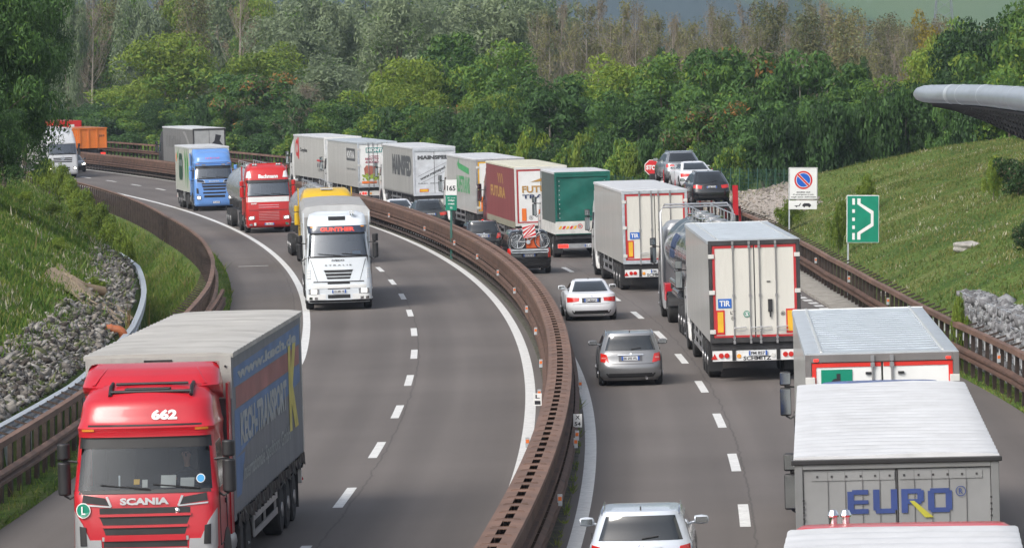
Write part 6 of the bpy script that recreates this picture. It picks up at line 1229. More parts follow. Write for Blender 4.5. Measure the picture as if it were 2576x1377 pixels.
# 15 green tarpaulin lorry
r = rig('tarpaulin_lorry', 'short lorry under a dark green tarpaulin with white drop sides', 'lorry', 208.7, 1473, 9.0, True, 'rear'); GT = pm('green_tarpaulin', (.005, .105, .082), rough=.45, var=.2, vs=1.5, bump=.8, bs=2.5); GTD = pm('grey_green_tarpaulin', (.085, .105, .10), rough=.5, var=.1, vs=1.5, bump=.5, bs=2)
trailer(r, 6.3, dict(side=GTD, roof=M_TW, doors=False, frame=GT, axles=(1.9,), z=(1.12, 3.98), bar=False)); mb = MB(); mb.grid(lambda u, v: (-1.27 + .5 * u, .085 - .015 * math.sin(v * 9 + u * 4), 1.72 + 2.1 * v), 6, 14, GTD); mb.build('tarpaulin_fold', GT, r, smooth=60)
mb = MB(); mb.grid(lambda u, v: (-1.20 + 2.42 * u, .055 + .012 * math.sin(u * 16 + v * 6) + .012 * math.sin(v * 11 - u * 7), 1.72 + 2.12 * v), 30, 24); mb.build('rear_tarpaulin', GT, r, smooth=60); mb = MB(); mb.box(-1.285, 1.285, .0, .06, 3.72, 3.93); mb.build('top_flap', GT, r, bevel=.02)
mb = MB()
for k in range(9): mb.box(-1.09, -1.05, .018, .03, 1.85 + k * .21, 1.89 + k * .21); mb.box(1.0, 1.04, .018, .03, 1.85 + k * .21, 1.89 + k * .21)
mb.build('eyelet', M_GALV, r); WB_ = pm('white_drop_side', (.60, .60, .58), rough=.5, dirt=.4); mb = MB(); mb.box(-1.28, 1.28, -.02, .05, 1.14, 1.70); mb.build('tailboard', WB_, r, bevel=.01); mb = MB()
for s in (-1, 1): mb.box(s * 1.29 - .015, s * 1.29 + .015, .05, 6.3, 1.12, 1.62)
mb.build('drop_side', WB_, r); mb = MB()
for k in range(5): poly(mb, [(-1.16 + k * .17, 1.36), (-1.05 + k * .17, 1.36), (-.97 + k * .17, 1.5), (-1.08 + k * .17, 1.5)], rear_map(-.027), M_REDP if k % 2 else M_YEL)
mb.build('warning_stripe', M_YEL, r, fix=False); mb = MB(); disc(mb, (-.15, 1.47), .11, rear_map(-.027), r0=.08); mb.build('speed_mark', M_REDP, r, fix=False); letter(r, M_TXT, [('80', rear_map(-.027), -.2, -.1, 1.43, 1.51)])
mb = MB(); mb.box(-1.2, 1.2, .05, .12, .48, .68); mb.build('light_bar', M_ALU, r); mb = MB(); mb.box(-1.18, -.72, .02, .05, .50, .66); mb.box(.95, 1.18, .02, .05, .50, .66); mb.build('tail_light', M_REDLIT, r); plate(r, .04, .3, .58, 'BA 374 NR'); mb = MB(); mb.box(-1.1, 1.1, .4, .5, .7, 1.1); mb.build('underbody', M_CHAS, r)
tractor(r, 9.0, dict(style='plain', paint=M_WHT, ws=(1.8, 2.5), top=2.9, depth=2.2))
# 16 and 19: refrigerated semitrailers with TIR plates
def reefer(Y, px, label, details):
    r, rf, S, c = semi(Y, px, label, dict(side=M_GLIT, roof=M_RA if details else M_TW, door=M_CREAM, tape=M_TAPE, rodx=(.14, .60), frame=M_CHAS if details else M_GALV, seams=details, bartext='SCHMITZ', plate='FM 857' if details else 'FM 306', px=.05, barmat=M_WHT), M_WHT, top=3.6)
    f = rear_map(.004); f2 = rear_map(-.002); x0 = -1.04 if details else -1.0; flat(r, 'transit_plate', M_BLUE, [rct(x0, x0 + .38, 2.08, 2.34)], f); letter(r, M_WHT, [('TIR', f2, x0 + .04, x0 + .34, 2.13, 2.29, dict(bold=.03))])
    for a_ in ((-1.10,), (-1.10, .86))[details]: q_ = flat(r, 'marker_plate', M_REDP, [rct(a_, a_ + .24, 1.34, 2.02)], f); flat(q_, 'yellow_field', M_YEL, [rct(a_ + .04, a_ + .20, 1.40, 1.97)], f2)
    if details:
        letter(r, M_TXT, [('LT', f, -.70, -.56, 1.90, 1.99, dict(bold=.03)), ('70', f, -.66, -.59, 1.76, 1.81), ('80', f, .74, .81, 1.86, 1.92)]); mb = MB(); disc(mb, (-.625, 1.785), .055, f, M_TXT, r0=.045); disc(mb, (.775, 1.89), .06, f, M_TXT, r0=.05); mb.build('round_mark', M_TXT, r, fix=False)
        mb = MB(); disc(mb, (-.24, 1.90), .095, f, M_GRN); disc(mb, (-.24, 1.90), .075, f2, M_WHT, r0=.065); mb.build('round_badge', M_GRN, r, fix=False); letter(r, M_WHT, [('S', f2, -.28, -.20, 1.85, 1.95, dict(bold=.04))])
        mb = MB(); mb.box(.36, .48, -.03, .019, 1.95, 2.30); mb.box(.40, .44, -.05, -.01, 1.8, 2.0); mb.box(.34, .44, -.005, .019, 2.78, 2.81); mb.build('latch', M_BLK, r)
    return r
reefer(178, 1655, 'white refrigerated lorry with a blue transit plate, behind the short green one', False)
reefer(127.8, 1906, 'nearest complete white refrigerated lorry with transit plate and round S badge', True)
# 18 tanker between the two refrigerated lorries
r = rig('tank_lorry', 'chrome tank lorry squeezed between the two white refrigerated lorries', 'lorry', 147, 1830, 15.5, True, 'rear'); CHT = pm('chrome_tank', (.60, .63, .67), rough=.1, metal=.95, var=.05, vs=.6, dirt=.15, dcol=(.4, .4, .42)); t = tank(r, .6, 11.8, cz=2.45, rad=1.22, mat=CHT, sq=.98)
S, c = tractor(r, 15.5, dict(style='plain', paint=M_SIL, ws=(1.95, 2.75), top=3.4, depth=2.3)); mb = MB(); mb.tube([(-1.26, 12.7, 1.3), (-1.27, 12.7, 3.7), (-1.18, 12.7, 3.9), (1.18, 12.7, 3.9), (1.27, 12.7, 3.7), (1.26, 12.7, 1.3)], .032, 8); mb.tube([(-1.26, 12.9, 2.6), (-1.27, 13.0, 3.72), (-1.1, 13.1, 3.98), (1.1, 13.1, 3.98), (1.27, 13.0, 3.72), (1.26, 12.9, 2.6)], .035, 8); mb.build('roof_hoop', M_ALU, r, smooth=50)
for i in range(3):
    mb = MB(); x0 = -8.2 + i * .55; pp_ = [(-1.0 * 1.225 * math.cos(a), 8.2 - i * .6 - .3 * math.sin(a), 2.45 + 1.2 * math.sin(a)) for a in np.linspace(-.05, .62, 8)]; mb.tube(pp_, .05, 5); mb.build('tank_print', pm('navy_print', (.04, .06, .12)), t)
mb = MB(); mb.lathe([(0, .16), (2.8, .16)], 'y', (-1.12, 4.5, 1.25), 12); mb.lathe([(0, .11), (3.4, .11)], 'y', (-1.18, 5.2, 1.55), 10); mb.build('hose_tube', M_CHR, r, smooth=50); mb = MB(); mb.box(-1.25, -.9, 11.4, 12.3, .7, 1.3); mb.build('equipment_box', M_RD, r, bevel=.02); mb = MB()
for k in range(4): mb.lathe([(-.02, .42), (.02, .42), (.03, .34), (.02, .3)], 'z', (.1 * (-1) ** k, 2 + k * 2.6, 3.72), 18)
mb.build('hatch_ring', M_CHR, t, smooth=40)
# 20 white box with green panel
r, rf, S, c = semi(76.4, 2236, 'white box lorry with grey ribbed roof and a green square on its left rear door', dict(side=M_GLIT, roof=M_RA, seams=True, door=M_WHT, tape=pm('bright_red_tape', (.60, .03, .02), rough=.4), frame=pm('dark_frame', (.16, .15, .15), rough=.5), rodx=(.16,), edge=.01, z=(1.12, 4.06)), M_WHT, top=3.5, ws=(1.9, 2.6))
flat(r, 'green_panel', M_GRN, [rct(-1.02, -.50, 2.95, 3.79)], rear_map(.004)); letter(r, M_TXT, [('d', rear_map(-.002), -.86, -.70, 3.44, 3.72, dict(bold=.06))]); 
for s in (-1, 1): mb = MB(); mb.box(s * 1.1 - .04, s * 1.1 + .04, -.03, -.008, 3.93, 3.97); mb.build('marker_light', M_REDLIT, r)
mb = MB(); mb.box(-.28, -.18, -.02, .01, 3.70, 3.74); mb.box(.26, .36, -.02, .01, 3.70, 3.74); mb.build('door_stop', M_BLK, r)
# 21 large white tarpaulin roof, grey rear
GD = pm('grey_plank_door', (.23, .235, .24), rough=.5, var=.08, vs=2, dirt=.3, dcol=(.16, .16, .16)); r, rf, S, c = semi(57.3, 2279, 'lorry with a rippled white tarpaulin roof and blue lettering on its grey rear', dict(side=CG, roof=M_TW, waves=(.028, .56), door=GD, rods=False, frame=pm('dark_grey_frame', (.17, .175, .18), rough=.5, dirt=.3), curtain=CG, edge=.02, w=1.26), paint('royal_blue', (.02, .10, .42)), top=3.93, L=12.9)
mb = MB(); mb.box(-1.31, 1.31, -.04, .06, 3.895, 3.955); mb.build('rear_beam', M_BLK, r, bevel=.01); mb = MB()
for k in range(-4, 5): mb.box(k * .215 - .003, k * .215 + .003, .006, .0195, 1.3, 3.80)
mb.build('plank_joint', pm('joint_grey', (.12, .12, .125)), r); mb = MB(); mb.box(-1.06, -.03, .008, .0195, 3.69, 3.79); mb.box(.03, 1.06, .008, .0195, 3.69, 3.79); mb.build('hinge_strip', GD, r); mb = MB()
for k in range(6):
    for s in (-1, 1): mb.box(s * (.09 + k * .18) - .012, s * (.09 + k * .18) + .012, .0, .0085, 3.73, 3.755)
for s in (-1, 1):
    for z in (3.3, 3.22, 3.45, 3.37): mb.box(s * 1.165 - .012, s * 1.165 + .012, -.018, -.011, z - .012, z + .012)
mb.build('bolt', M_CHAS, r)
NV = pm('dark_blue_letters', (.03, .055, .19), rough=.5); f = rear_map(.0)
def blk(*q): return [rct(z[0], z[1], z[2] + .01, z[3] + .01) for z in q]
E_ = blk((-.58, -.36, 3.26, 3.32), (-.62, -.54, 3.28, 3.54), (-.56, -.36, 3.38, 3.43), (-.56, -.36, 3.50, 3.56)); U_ = blk((-.30, -.22, 3.30, 3.56), (-.08, 0.0, 3.30, 3.56), (-.27, -.03, 3.26, 3.32)); Rl = blk((.05, .13, 3.26, 3.56), (.12, .30, 3.50, 3.56), (.25, .33, 3.40, 3.54), (.12, .30, 3.37, 3.43)); O_ = blk((.38, .46, 3.29, 3.53), (.60, .68, 3.29, 3.53), (.41, .65, 3.26, 3.32), (.41, .65, 3.50, 3.56))
mb = MB()
for k, q in enumerate(E_ + U_ + Rl + O_): poly(mb, q, rear_map(.004 - .0006 * (k % 4)))
mb.build('lettering', NV, r, fix=False); flat(r, 'yellow_leg', pm('yellow_stroke', (.38, .36, .04)), [[(.15, 3.42), (.21, 3.42), (.45, 3.21), (.34, 3.21)]], rear_map(-.004)); mb = MB(); disc(mb, (.79, 3.53), .065, f, r0=.055); mb.build('round_mark', NV, r, fix=False); letter(r, NV, [('R', f, .765, .815, 3.495, 3.565)])
# 22 nearest: only the roof and the red cab behind it
r = rig('articulated_lorry', 'nearest lorry at the bottom edge with white roof and red cab top with chrome horns', 'lorry', 37.2, OX(2302, 50.8), 16.4, True, 'rear', byoff=True); RR = paint('bright_red_paint', (.55, .02, .02), dirt=.05)
trailer(r, 13.6, dict(side=CG, roof=M_TW, waves=(.02, .6), curtain=CG, z=(1.12, 3.77), w=1.25, edge=.01)); S, c = tractor(r, 16.35, dict(style='plain', paint=RR, ws=(1.95, 2.7), top=3.55)); SPo = Stack([(3.2, 1.18, 14.05, 15.4, .2, .08), (3.55, 1.2, 14.05, 15.1, .25, .1), (3.68, 1.19, 14.1, 14.85, .25, .1), (3.715, 1.13, 14.2, 14.7, .15, .08)]); SPo.mesh(RR, sub=2).build('roof_spoiler', RR, r, smooth=45, fix=False)
mb = MB()
for x in (-.78, -.64): mb.tube([(x, 14.8, 3.60), (x, 14.8, 3.80)], .045, 12); mb.lathe([(-.04, .06), (-.02, .065), (.035, .04), (.045, .0001)], 'z', (x, 14.8, 3.82), 8)
mb.build('air_horn', M_CHR, r, smooth=30)
# 8 orange tipper trailer behind a red tipper
ORP = paint('tipper_orange', (.62, .17, .03), dirt=.3); r = rig('tipper_trailer', 'orange tipper trailer at the far left of the queue', 'trailer', 414, 246, 8.0, True, 'rear'); zb = -.25
mb = MB(); mb.box(-1.25, 1.25, 0, 7.8, 1.2, 2.95); b = mb.build('tipper_body', ORP, r); mb = MB()
for k in range(9): y = .1 + k * .95; mb.box(-1.33, -1.25, y, y + .12, 1.2, 2.95); mb.box(1.25, 1.33, y, y + .12, 1.2, 2.95)
for x in (-1.2, -.4, .4, 1.2): mb.box(x - .06, x + .06, -.08, 0, 1.2, 2.95)
mb.box(-1.33, 1.33, -.1, 7.8, 2.95, 3.05); mb.build('rib', ORP, b); mb = MB(); mb.box(-.5, .5, .3, 7.6, .8, 1.2); mb.box(-1.2, 1.2, .2, .3, .5, .8); mb.build('chassis', M_CHAS, r); mb = MB()
for s in (-1, 1): mb.box(s * .95 - .2, s * .95 + .2, .15, .199, .52, .78)
mb.build('tail_light', M_REDLIT, r); faint(r, M_TXT, rear_map(-.012), .62, 1.1, 2.2, 2.4, 4, 6)
for y in (1.8, 5.9):
    for s in (-1, 1): wheel(r, s * 1.07, y, .5, .34, s)
r = rig('tipper_lorry', 'bright red tipper lorry ahead of the orange tipper trailer', 'lorry', 424, 185, 9.0, True, 'rear'); mb = MB(); mb.box(-1.25, 1.25, 0, 6.0, 1.2, 3.55); b = mb.build('tipper_body', RR, r); mb = MB()
for k in range(7): y = .1 + k * .95; mb.box(-1.32, -1.25, y, y + .12, 1.2, 3.55); mb.box(1.25, 1.32, y, y + .12, 1.2, 3.55)
mb.build('rib', RR, b); flat(b, 'white_badge', M_WHT, [rct(.1, .6, 2.95, 3.2)], rear_map(-.01)); mb = MB(); mb.box(-.5, .5, .3, 8, .8, 1.2); mb.build('chassis', M_CHAS, r); tractor(r, 9.0, dict(style='plain', paint=RR, ws=(1.9, 2.6), top=3.1, depth=2.0))
# ------------------------------------------------------------------ cars
def car(label, Y, px, style, pnt, away=True, ref='rear', lab='car', txt='EC 824 JX', brake=False, lit=False, root=None, name='car', badge=None):
    SS = dict(
        coupe=(4.6, 1.40, [(.16, .76, .22, 4.42, .25, .2, .1), (.28, .85, .06, 4.55, .30, .25, .14), (.48, .885, .0, 4.6, .30, .28, .14), (.66, .89, .03, 4.57, .30, .28, .14), (.84, .875, .08, 4.35, .28, .25, .12), (.93, .85, .10, 3.75, .26, .2, .12), (.965, .80, .20, 3.35, .24, .15, .1), (.985, .74, .72, 3.22, .28, .15, .12), (1.12, .685, .98, 2.95, .26, .14, .12), (1.28, .61, 1.38, 2.50, .24, .12, .10), (1.37, .55, 1.75, 2.1, .2, .1, .08), (1.395, .42, 2.0, 1.9 + .2, .05, .05, .05)]),
        wagon=(4.6, 1.47, [(.16, .76, .20, 4.42, .22, .2, .1), (.28, .85, .05, 4.55, .26, .25, .12), (.48, .885, .0, 4.6, .26, .28, .12), (.60, .89, .02, 4.58, .26, .28, .12), (.72, .89, .09, 4.52, .24, .28, .10), (.92, .865, .12, 3.9, .24, .22, .10), (.98, .83, .16, 3.35, .22, .15, .10), (1.16, .775, .28, 3.05, .22, .14, .10), (1.34, .715, .42, 2.62, .20, .12, .10), (1.41, .68, .45, 2.35, .16, .1, .08), (1.455, .61, .47, 2.1, .12, .08, .06), (1.47, .50, .6, 1.9, .05, .05, .05)]),
        suv=(4.65, 1.66, [(.24, .80, .20, 4.42, .22, .2, .1), (.36, .90, .05, 4.6, .26, .25, .12), (.62, .93, .0, 4.65, .26, .28, .12), (.80, .93, .05, 4.6, .26, .28, .12), (1.02, .905, .12, 3.9, .24, .22, .12), (1.10, .86, .18, 3.45, .22, .15, .12), (1.30, .79, .42, 3.12, .22, .14, .14), (1.50, .71, .70, 2.7, .22, .12, .14), (1.60, .64, .85, 2.35, .2, .1, .1), (1.65, .50, 1.1, 2.0, .1, .05, .05)]),
        van=(4.9, 1.88, [(.24, .82, .16, 4.6, .16, .15, .05), (.36, .93, .03, 4.8, .18, .2, .06), (.62, .95, .0, 4.9, .18, .25, .06), (1.0, .945, .03, 4.75, .16, .22, .06), (1.10, .93, .05, 4.1, .16, .2, .06), (1.45, .88, .12, 3.55, .16, .16, .06), (1.75, .80, .20, 3.05, .18, .14, .06), (1.85, .72, .30, 2.7, .16, .1, .05), (1.88, .60, .5, 2.4, .1, .05, .05)]))[style]
    L, H, lv = SS; r = root or empty(name); tag(r, label, lab)
    if Y: place(r, Y, OX(px, Y), L, away, ref)
    if style == 'van': g0, g1, s0, s1 = 1.12, 1.74, 1.12, 1.68
    elif style == 'suv': g0, g1, s0, s1 = 1.13, 1.55, 1.13, 1.50
    elif style == 'wagon': g0, g1, s0, s1 = 1.00, 1.39, 1.0, 1.33
    else: g0, g1, s0, s1 = 1.0, 1.33, 1.0, 1.27
    S = Stack(lv); body = S.mesh(pnt, sub=2).build('body', pnt, r, smooth=42, fix=False)
    W = lambda z: S.at(z)[0]; k0, k1 = W(g0) * .86, W(g1) * .84
    mb = MB(); S.patch([(-k0, g0), (k0, g0), (k1, g1), (-k1, g1)], 'r', G_DARK, .008, 16, 6, .02, mb); mb.build('rear_window', G_DARK, body, smooth=60)
    mb = MB(); S.patch([(-k0, g0), (k0, g0), (k1, g1), (-k1, g1)], 'f', G_DARK, .008, 16, 6, .02, mb); mb.build('windscreen', G_DARK, body, smooth=60)
    wr, wf = S.at(s0)[1], S.at(s0)[2]; ur, uf = S.at(s1)[1], S.at(s1)[2]
    for sd in ('l', 'R'):
        n = 3 if style in ('wagon', 'suv', 'van') else 2; a0, b0, a1, b1 = wr + .34, wf - .30, ur + .32, uf - .22
        for i in range(n):
            f0, f1 = i / n + .012, (i + 1) / n - .012; mb = MB(); S.patch([(a0 + (b0 - a0) * f0, s0), (a0 + (b0 - a0) * f1, s0), (a1 + (b1 - a1) * f1, s1), (a1 + (b1 - a1) * f0, s1)], sd, G_DARK, .006, 4, 4, .02, mb); mb.build('side_window', G_DARK, body, smooth=60)
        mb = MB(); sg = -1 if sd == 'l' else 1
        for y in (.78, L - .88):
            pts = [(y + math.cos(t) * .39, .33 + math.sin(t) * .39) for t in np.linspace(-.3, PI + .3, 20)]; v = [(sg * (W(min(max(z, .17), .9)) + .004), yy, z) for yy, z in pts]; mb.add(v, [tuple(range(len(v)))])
        mb.build('wheel_well_shade', M_BLK, body)  # flat dark discs on the flank: wheel well shade put in as colour
        for y in (.78, L - .88): wheel(r, sg * (W(.5) - .105), y, .325, .22, sg, M_ALLOY)
        xm = W(s0); e = empty('mirror', (sg * xm, wf - .45, s0 + .04)); e.parent = body; mb = MB(); mb.lathe([(-.13, .02), (-.12, .07), (0, .085), (.10, .07), (.13, .02)], 'x', (sg * .17, 0, .03), 10); mb.v = [(x, y * .8, z) for x, y, z in mb.v]; mb.tube([(0, 0, -.02), (sg * .1, 0, .0)], .025, 6); mb.build('housing', pnt if style != 'van' else M_BLK, e, smooth=60); mb = MB(); mb.box(sg * .17 - .1, sg * .17 + .1, -.085, -.07, -.02, .08); mb.build('mirror_glass', MIRG, e)
        mb = MB()
        for y in (L * .47,): mb.box(min(sg * (W(.7) - .01), sg * (W(.7) + .003)), max(sg * (W(.7) - .01), sg * (W(.7) + .003)), y - .005, y + .005, .35, .95)
        mb.build('door_gap', M_BLK, body)
    TL = M_REDLIT if brake else M_RED
    def rp(nm, mat, quads, off=.010, par=None):
        mb = MB()
        for q in quads: S.patch(q, 'r', mat, off, 8, 4, .02, mb)
        return mb.build(nm, mat, par or body, smooth=60)
    T = dict(coupe=[(.44, .70), (.84, .66), (.85, .84), (.42, .82)], wagon=[(.60, .66), (.84, .70), (.83, .93), (.66, .90)], suv=[(.50, .82), (.88, .86), (.86, 1.02), (.46, .98)], van=[(.80, .72), (.93, .72), (.92, 1.12), (.80, 1.12)])[style]
    for sg in (1, -1):
        q = T if sg > 0 else [(-T[1][0], T[1][1]), (-T[0][0], T[0][1]), (-T[3][0], T[3][1]), (-T[2][0], T[2][1])]; t = rp('tail_light', TL, [q]); zc = sum(p[1] for p in q) / 4; xs_ = sorted(p[0] for p in q)
        if style == 'wagon': rp('lamp_strip', pm('pale_red_lens', (.62, .22, .2), rough=.15, coat=1), [[(xs_[1] + .02, zc - .015), (xs_[2] - .02, zc - .015), (xs_[2] - .02, zc + .02), (xs_[1] + .02, zc + .02)]], .016, t)
        Fq = [(.52, .60), (.82, .66), (.80, .78), (.50, .72)]; q = Fq if sg > 0 else [(-x, z) for x, z in (Fq[1], Fq[0], Fq[3], Fq[2])]; mb = MB(); S.patch(q, 'f', None, .01, 6, 3, .02, mb); mb.build('headlight', M_LAMP if lit else M_LENS, body)
    zb = dict(coupe=.27, wagon=.27, suv=.36, van=.36)[style]
    rp('bumper_insert', M_BLK, [[(-.62, zb - .02), (.62, zb - .02), (.70, zb + .10), (-.70, zb + .10)]], .008); zs1 = dict(coupe=.60, wagon=.63, suv=.68, van=.60)[style]; rp('bumper_seam', M_BLK, [[(-.84, zs1 - .006), (.84, zs1 - .006), (.84, zs1 + .006), (-.84, zs1 + .006)]], .004)
    zl = dict(coupe=.89, wagon=.93, suv=1.04, van=1.0)[style]; 
    zp = dict(coupe=.735, wagon=.79, suv=.90, van=.82)[style]; rp('plate_recess', M_BLK if style != 'wagon' else pm('dark_recess', (.1, .1, .11)), [[(-.33, zp - .09), (.33, zp - .09), (.33, zp + .075), (-.33, zp + .075)]], .006); rp('chrome_strip', M_CHR if style in ('wagon', 'van') else pnt, [[(-.36, zp + .08), (.36, zp + .08), (.36, zp + .105), (-.36, zp + .105)]], .03)
    yy = S.yr(0, zp) - .012
    p = empty('number_plate_holder') if False else None; plate(body, yy, 0, zp - .005, txt, w_=.50, h=.11)
    mb = MB(); mb.tube([(.44, .02, .22), (.44, .3, .22)], .035, 8); mb.build('exhaust', M_CHR, r, smooth=50)
    ylo = S.yr(0, g0); mb = MB(); mb.tube([(0.02, S.yr(0, g0 + .03) - .03, g0 + .03), (.30, S.yr(.3, g0 + .07) - .03, g0 + .07)], .012, 5)
    if style != 'coupe': mb.build('rear_wiper', M_BLK, body)
    zr = H - .012; mb = MB(); yb = S.at(H - .03)[1] + .15; mb.prism([(yb, zr - .01), (yb + .16, zr - .01), (yb + .02, zr + .07)], 0, -.012, .012); mb.build('roof_fin', M_BLK, body)
    if style in ('wagon', 'suv'):
        for sg in (-1, 1):
            y0, y1 = S.at(H - .06)[1] + .12, S.at(H - .06)[2] - .1; x = sg * (W(H - .06) - .03); mb = MB(); mb.tube([(x, y0, H - .07), (x, y0 + .1, H - .005), (x, y1 - .1, H - .005), (x, y1, H - .07)], .018, 6); mb.build('roof_rail', M_CHR if 'grey' in label or 'white' in label else M_BLK, body, smooth=60)
    if badge: mb = MB(); disc(mb, (0, badge), .04, lambda u, v: (u, S.yr(u, v) - .02, v)); mb.build('badge', M_CHR, body, fix=False)
    return r, S, body
CW = paint('car_white', (.70, .72, .76), dirt=.05); CS = pm('car_silver_grey', (.25, .255, .265), rough=.3, metal=.6, coat=.8, var=.04, vs=2); CB = pm('car_black', (.012, .013, .016), rough=.2, coat=1, var=.1); CWP = pm('car_pearl_white', (.60, .65, .72), rough=.25, metal=.25, coat=.9, var=.03); CDG = pm('car_dark_grey', (.05, .055, .06), rough=.25, metal=.5, coat=1); CGL = pm('car_light_grey', (.30, .32, .34), rough=.25, metal=.6, coat=1)
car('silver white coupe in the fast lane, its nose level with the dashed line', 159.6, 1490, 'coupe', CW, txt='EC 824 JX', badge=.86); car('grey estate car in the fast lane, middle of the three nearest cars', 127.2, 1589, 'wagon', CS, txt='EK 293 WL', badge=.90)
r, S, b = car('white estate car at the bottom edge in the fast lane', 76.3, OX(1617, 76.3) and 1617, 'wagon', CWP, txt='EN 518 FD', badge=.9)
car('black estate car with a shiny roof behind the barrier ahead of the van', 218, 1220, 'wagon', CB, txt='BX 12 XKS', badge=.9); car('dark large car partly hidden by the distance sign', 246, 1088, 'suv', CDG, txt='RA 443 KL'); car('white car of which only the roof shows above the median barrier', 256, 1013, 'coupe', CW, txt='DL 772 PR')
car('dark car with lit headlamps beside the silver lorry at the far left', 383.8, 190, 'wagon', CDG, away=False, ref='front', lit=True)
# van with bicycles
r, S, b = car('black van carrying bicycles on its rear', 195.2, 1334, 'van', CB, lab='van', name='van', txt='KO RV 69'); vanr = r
mb = MB(); S.patch([(-.93, .50), (.93, .50), (.93, .60), (-.93, .60)], 'r', M_BLK, .03, 12, 2, .05, mb); mb.build('rear_bumper', M_BLK, b, smooth=50); mb = MB()
mb.box(-.8, .8, -.34, -.28, 1.02, 1.10); mb.box(-.8, .8, -.12, -.06, 1.02, 1.10)
for s in (-.5, .5): mb.tube([(s, -.34, 1.06), (s, .02, 1.06)], .02, 6); mb.tube([(s, -.06, 1.1), (s, .1, 1.6), (s, .2, 1.8)], .018, 6)
mb.tube([(-.8, -.36, 1.0), (-.75, -.38, .95), (.75, -.38, .95), (.8, -.36, 1.0)], .022, 6); mb.build('bicycle_rack', M_GALV, r)
def local(o, r, x, y, z, rz=0): a = r.matrix_basis @ Matrix.Translation((x, y, z)) @ Matrix.Rotation(rz, 4, 'Z'); o.matrix_basis = a; return o
def bike(label, col, rz=0, sc=1.):
    e = empty('bicycle'); tag(e, label, 'bicycle', 'bicycles on the rear of the van'); R0 = .33; fm_ = pm('bike_frame_' + col, dict(silver=(.6, .6, .62), dark=(.03, .03, .035), white=(.7, .7, .7))[col], rough=.3)
    for x in (-.52, .52):
        w = empty('wheel', (x, 0, R0)); w.parent = e; mb = MB(); mb.tube([(R0 * math.cos(t), 0, R0 * math.sin(t)) for t in np.linspace(0, 2 * PI, 32, endpoint=False)], .022, 6, close=True); mb.build('tyre', M_RUB, w, smooth=60); mb = MB(); mb.tube([(.30 * math.cos(t), 0, .30 * math.sin(t)) for t in np.linspace(0, 2 * PI, 32, endpoint=False)], .012, 5, close=True)
        for k in range(14): t = k * PI / 7; mb.tube([(0, .02 * (-1) ** k, 0), (.3 * math.cos(t), 0, .3 * math.sin(t))], .004, 3)
        mb.build('rim', M_GALV, w)
    mb = MB(); bb, st, hd, ra, fa = (-.08, 0, .30), (-.20, 0, .80), (.36, 0, .82), (-.52, 0, .33), (.52, 0, .33)
    for a, c in ((bb, st), (st, hd), (bb, (.38, 0, .70)), (bb, ra), (st, ra), (hd, fa)): mb.tube([a, c], .018, 6)
    mb.build('frame', fm_, e, smooth=60); mb = MB(); mb.tube([(.34, 0, .80), (.33, 0, .96), (.33, -.25, .98)], .014, 6); mb.tube([(.33, 0, .98), (.33, .25, .98)], .014, 6); mb.build('handlebar', M_BLK, e); mb = MB(); mb.tube([(-.20, 0, .80), (-.22, 0, .90)], .012, 6); mb.box(-.36, -.10, -.05, .05, .90, .94); mb.build('saddle', M_BLK, e); mb = MB(); mb.lathe([(-.01, .09), (.01, .09)], 'y', (-.08, -.03, .30), 16); mb.build('chainring', M_GALV, e); return e
local(bike('nearer bicycle with a silver frame on the rear of the black van', 'silver'), vanr, .02, -.33, 1.10, .0); local(bike('farther dark bicycle on the rear of the black van', 'dark'), vanr, -.03, -.10, 1.10, PI)
wp = empty('warning_panel'); tag(wp, 'square red and white striped warning panel hung on the bicycles', 'sign'); mb = MB(); mb.box(-.27, .27, -.01, .01, -.27, .27); mb.build('board', M_WHT, wp); mb = MB()
for k in (-2, -1, 0, 1, 2):
    c = k * .2; q = []
    for u, v in ((-.27, None), (.27, None)): q.append((u, u * .9 + c))
    p = [(q[0][0], q[0][1] - .05), (q[1][0], q[1][1] - .05), (q[1][0], q[1][1] + .05), (q[0][0], q[0][1] + .05)]; p = [(u, max(-.265, min(.265, v))) for u, v in p]
    if abs(p[0][1] - p[3][1]) + abs(p[1][1] - p[2][1]) > .02: poly(mb, p, rear_map(-.014))
mb.build('stripe', M_REDP, wp, fix=False); local(wp, vanr, -.02, -.42, 1.86); wp.matrix_basis = wp.matrix_basis @ Matrix.Rotation(-.12, 4, 'Y')
mb = MB(); mb.box(-.3, .3, -.06, .06, 0, .62); o = mb.build('bag', pm('orange_bag', (.60, .10, .02), rough=.7, bump=.5, bs=8), bevel=.05); tag(o, 'orange cloth bag between the bicycles on the van', 'bag'); local(o, vanr, .15, -.22, 1.12)
# ------------------------------------------------------------------ car transporter in the lay-by
rt = rig('car_transporter', 'car transporter in the lay-by seen between the refrigerated lorry and the gravel bank', 'lorry', 221, 1813, 17, True, 'rear'); mb = MB()
dz = lambda y: 1.72 + .85 * min(1, max(0, (y - 2) / 8))
for s in (-1, 1):
    for k in range(8): y = k * 1.75; mb.hexa([(s * .95 - .28, y, dz(y) - .12), (s * .95 + .28, y, dz(y) - .12), (s * .95 + .28, y + 1.75, dz(y + 1.75) - .12), (s * .95 - .28, y + 1.75, dz(y + 1.75) - .12), (s * .95 - .28, y, dz(y)), (s * .95 + .28, y, dz(y)), (s * .95 + .28, y + 1.75, dz(y + 1.75)), (s * .95 - .28, y + 1.75, dz(y + 1.75))])
mb.build('upper_deck', M_CHAS, rt); mb = MB(); mb.box(-1.2, 1.2, 0, 14, .75, .95); mb.build('lower_deck', M_CHAS, rt); mb = MB()
for s in (-1, 1):
    for y in (.3, 4.8, 9.5, 13.5): mb.box(s * 1.24 - .05, s * 1.24 + .05, y, y + .12, .8, dz(y))
    for y in (1, 5, 9): mb.tube([(s * 1.24, y, dz(y) + .9), (s * 1.24, y, dz(y))], .02, 5)
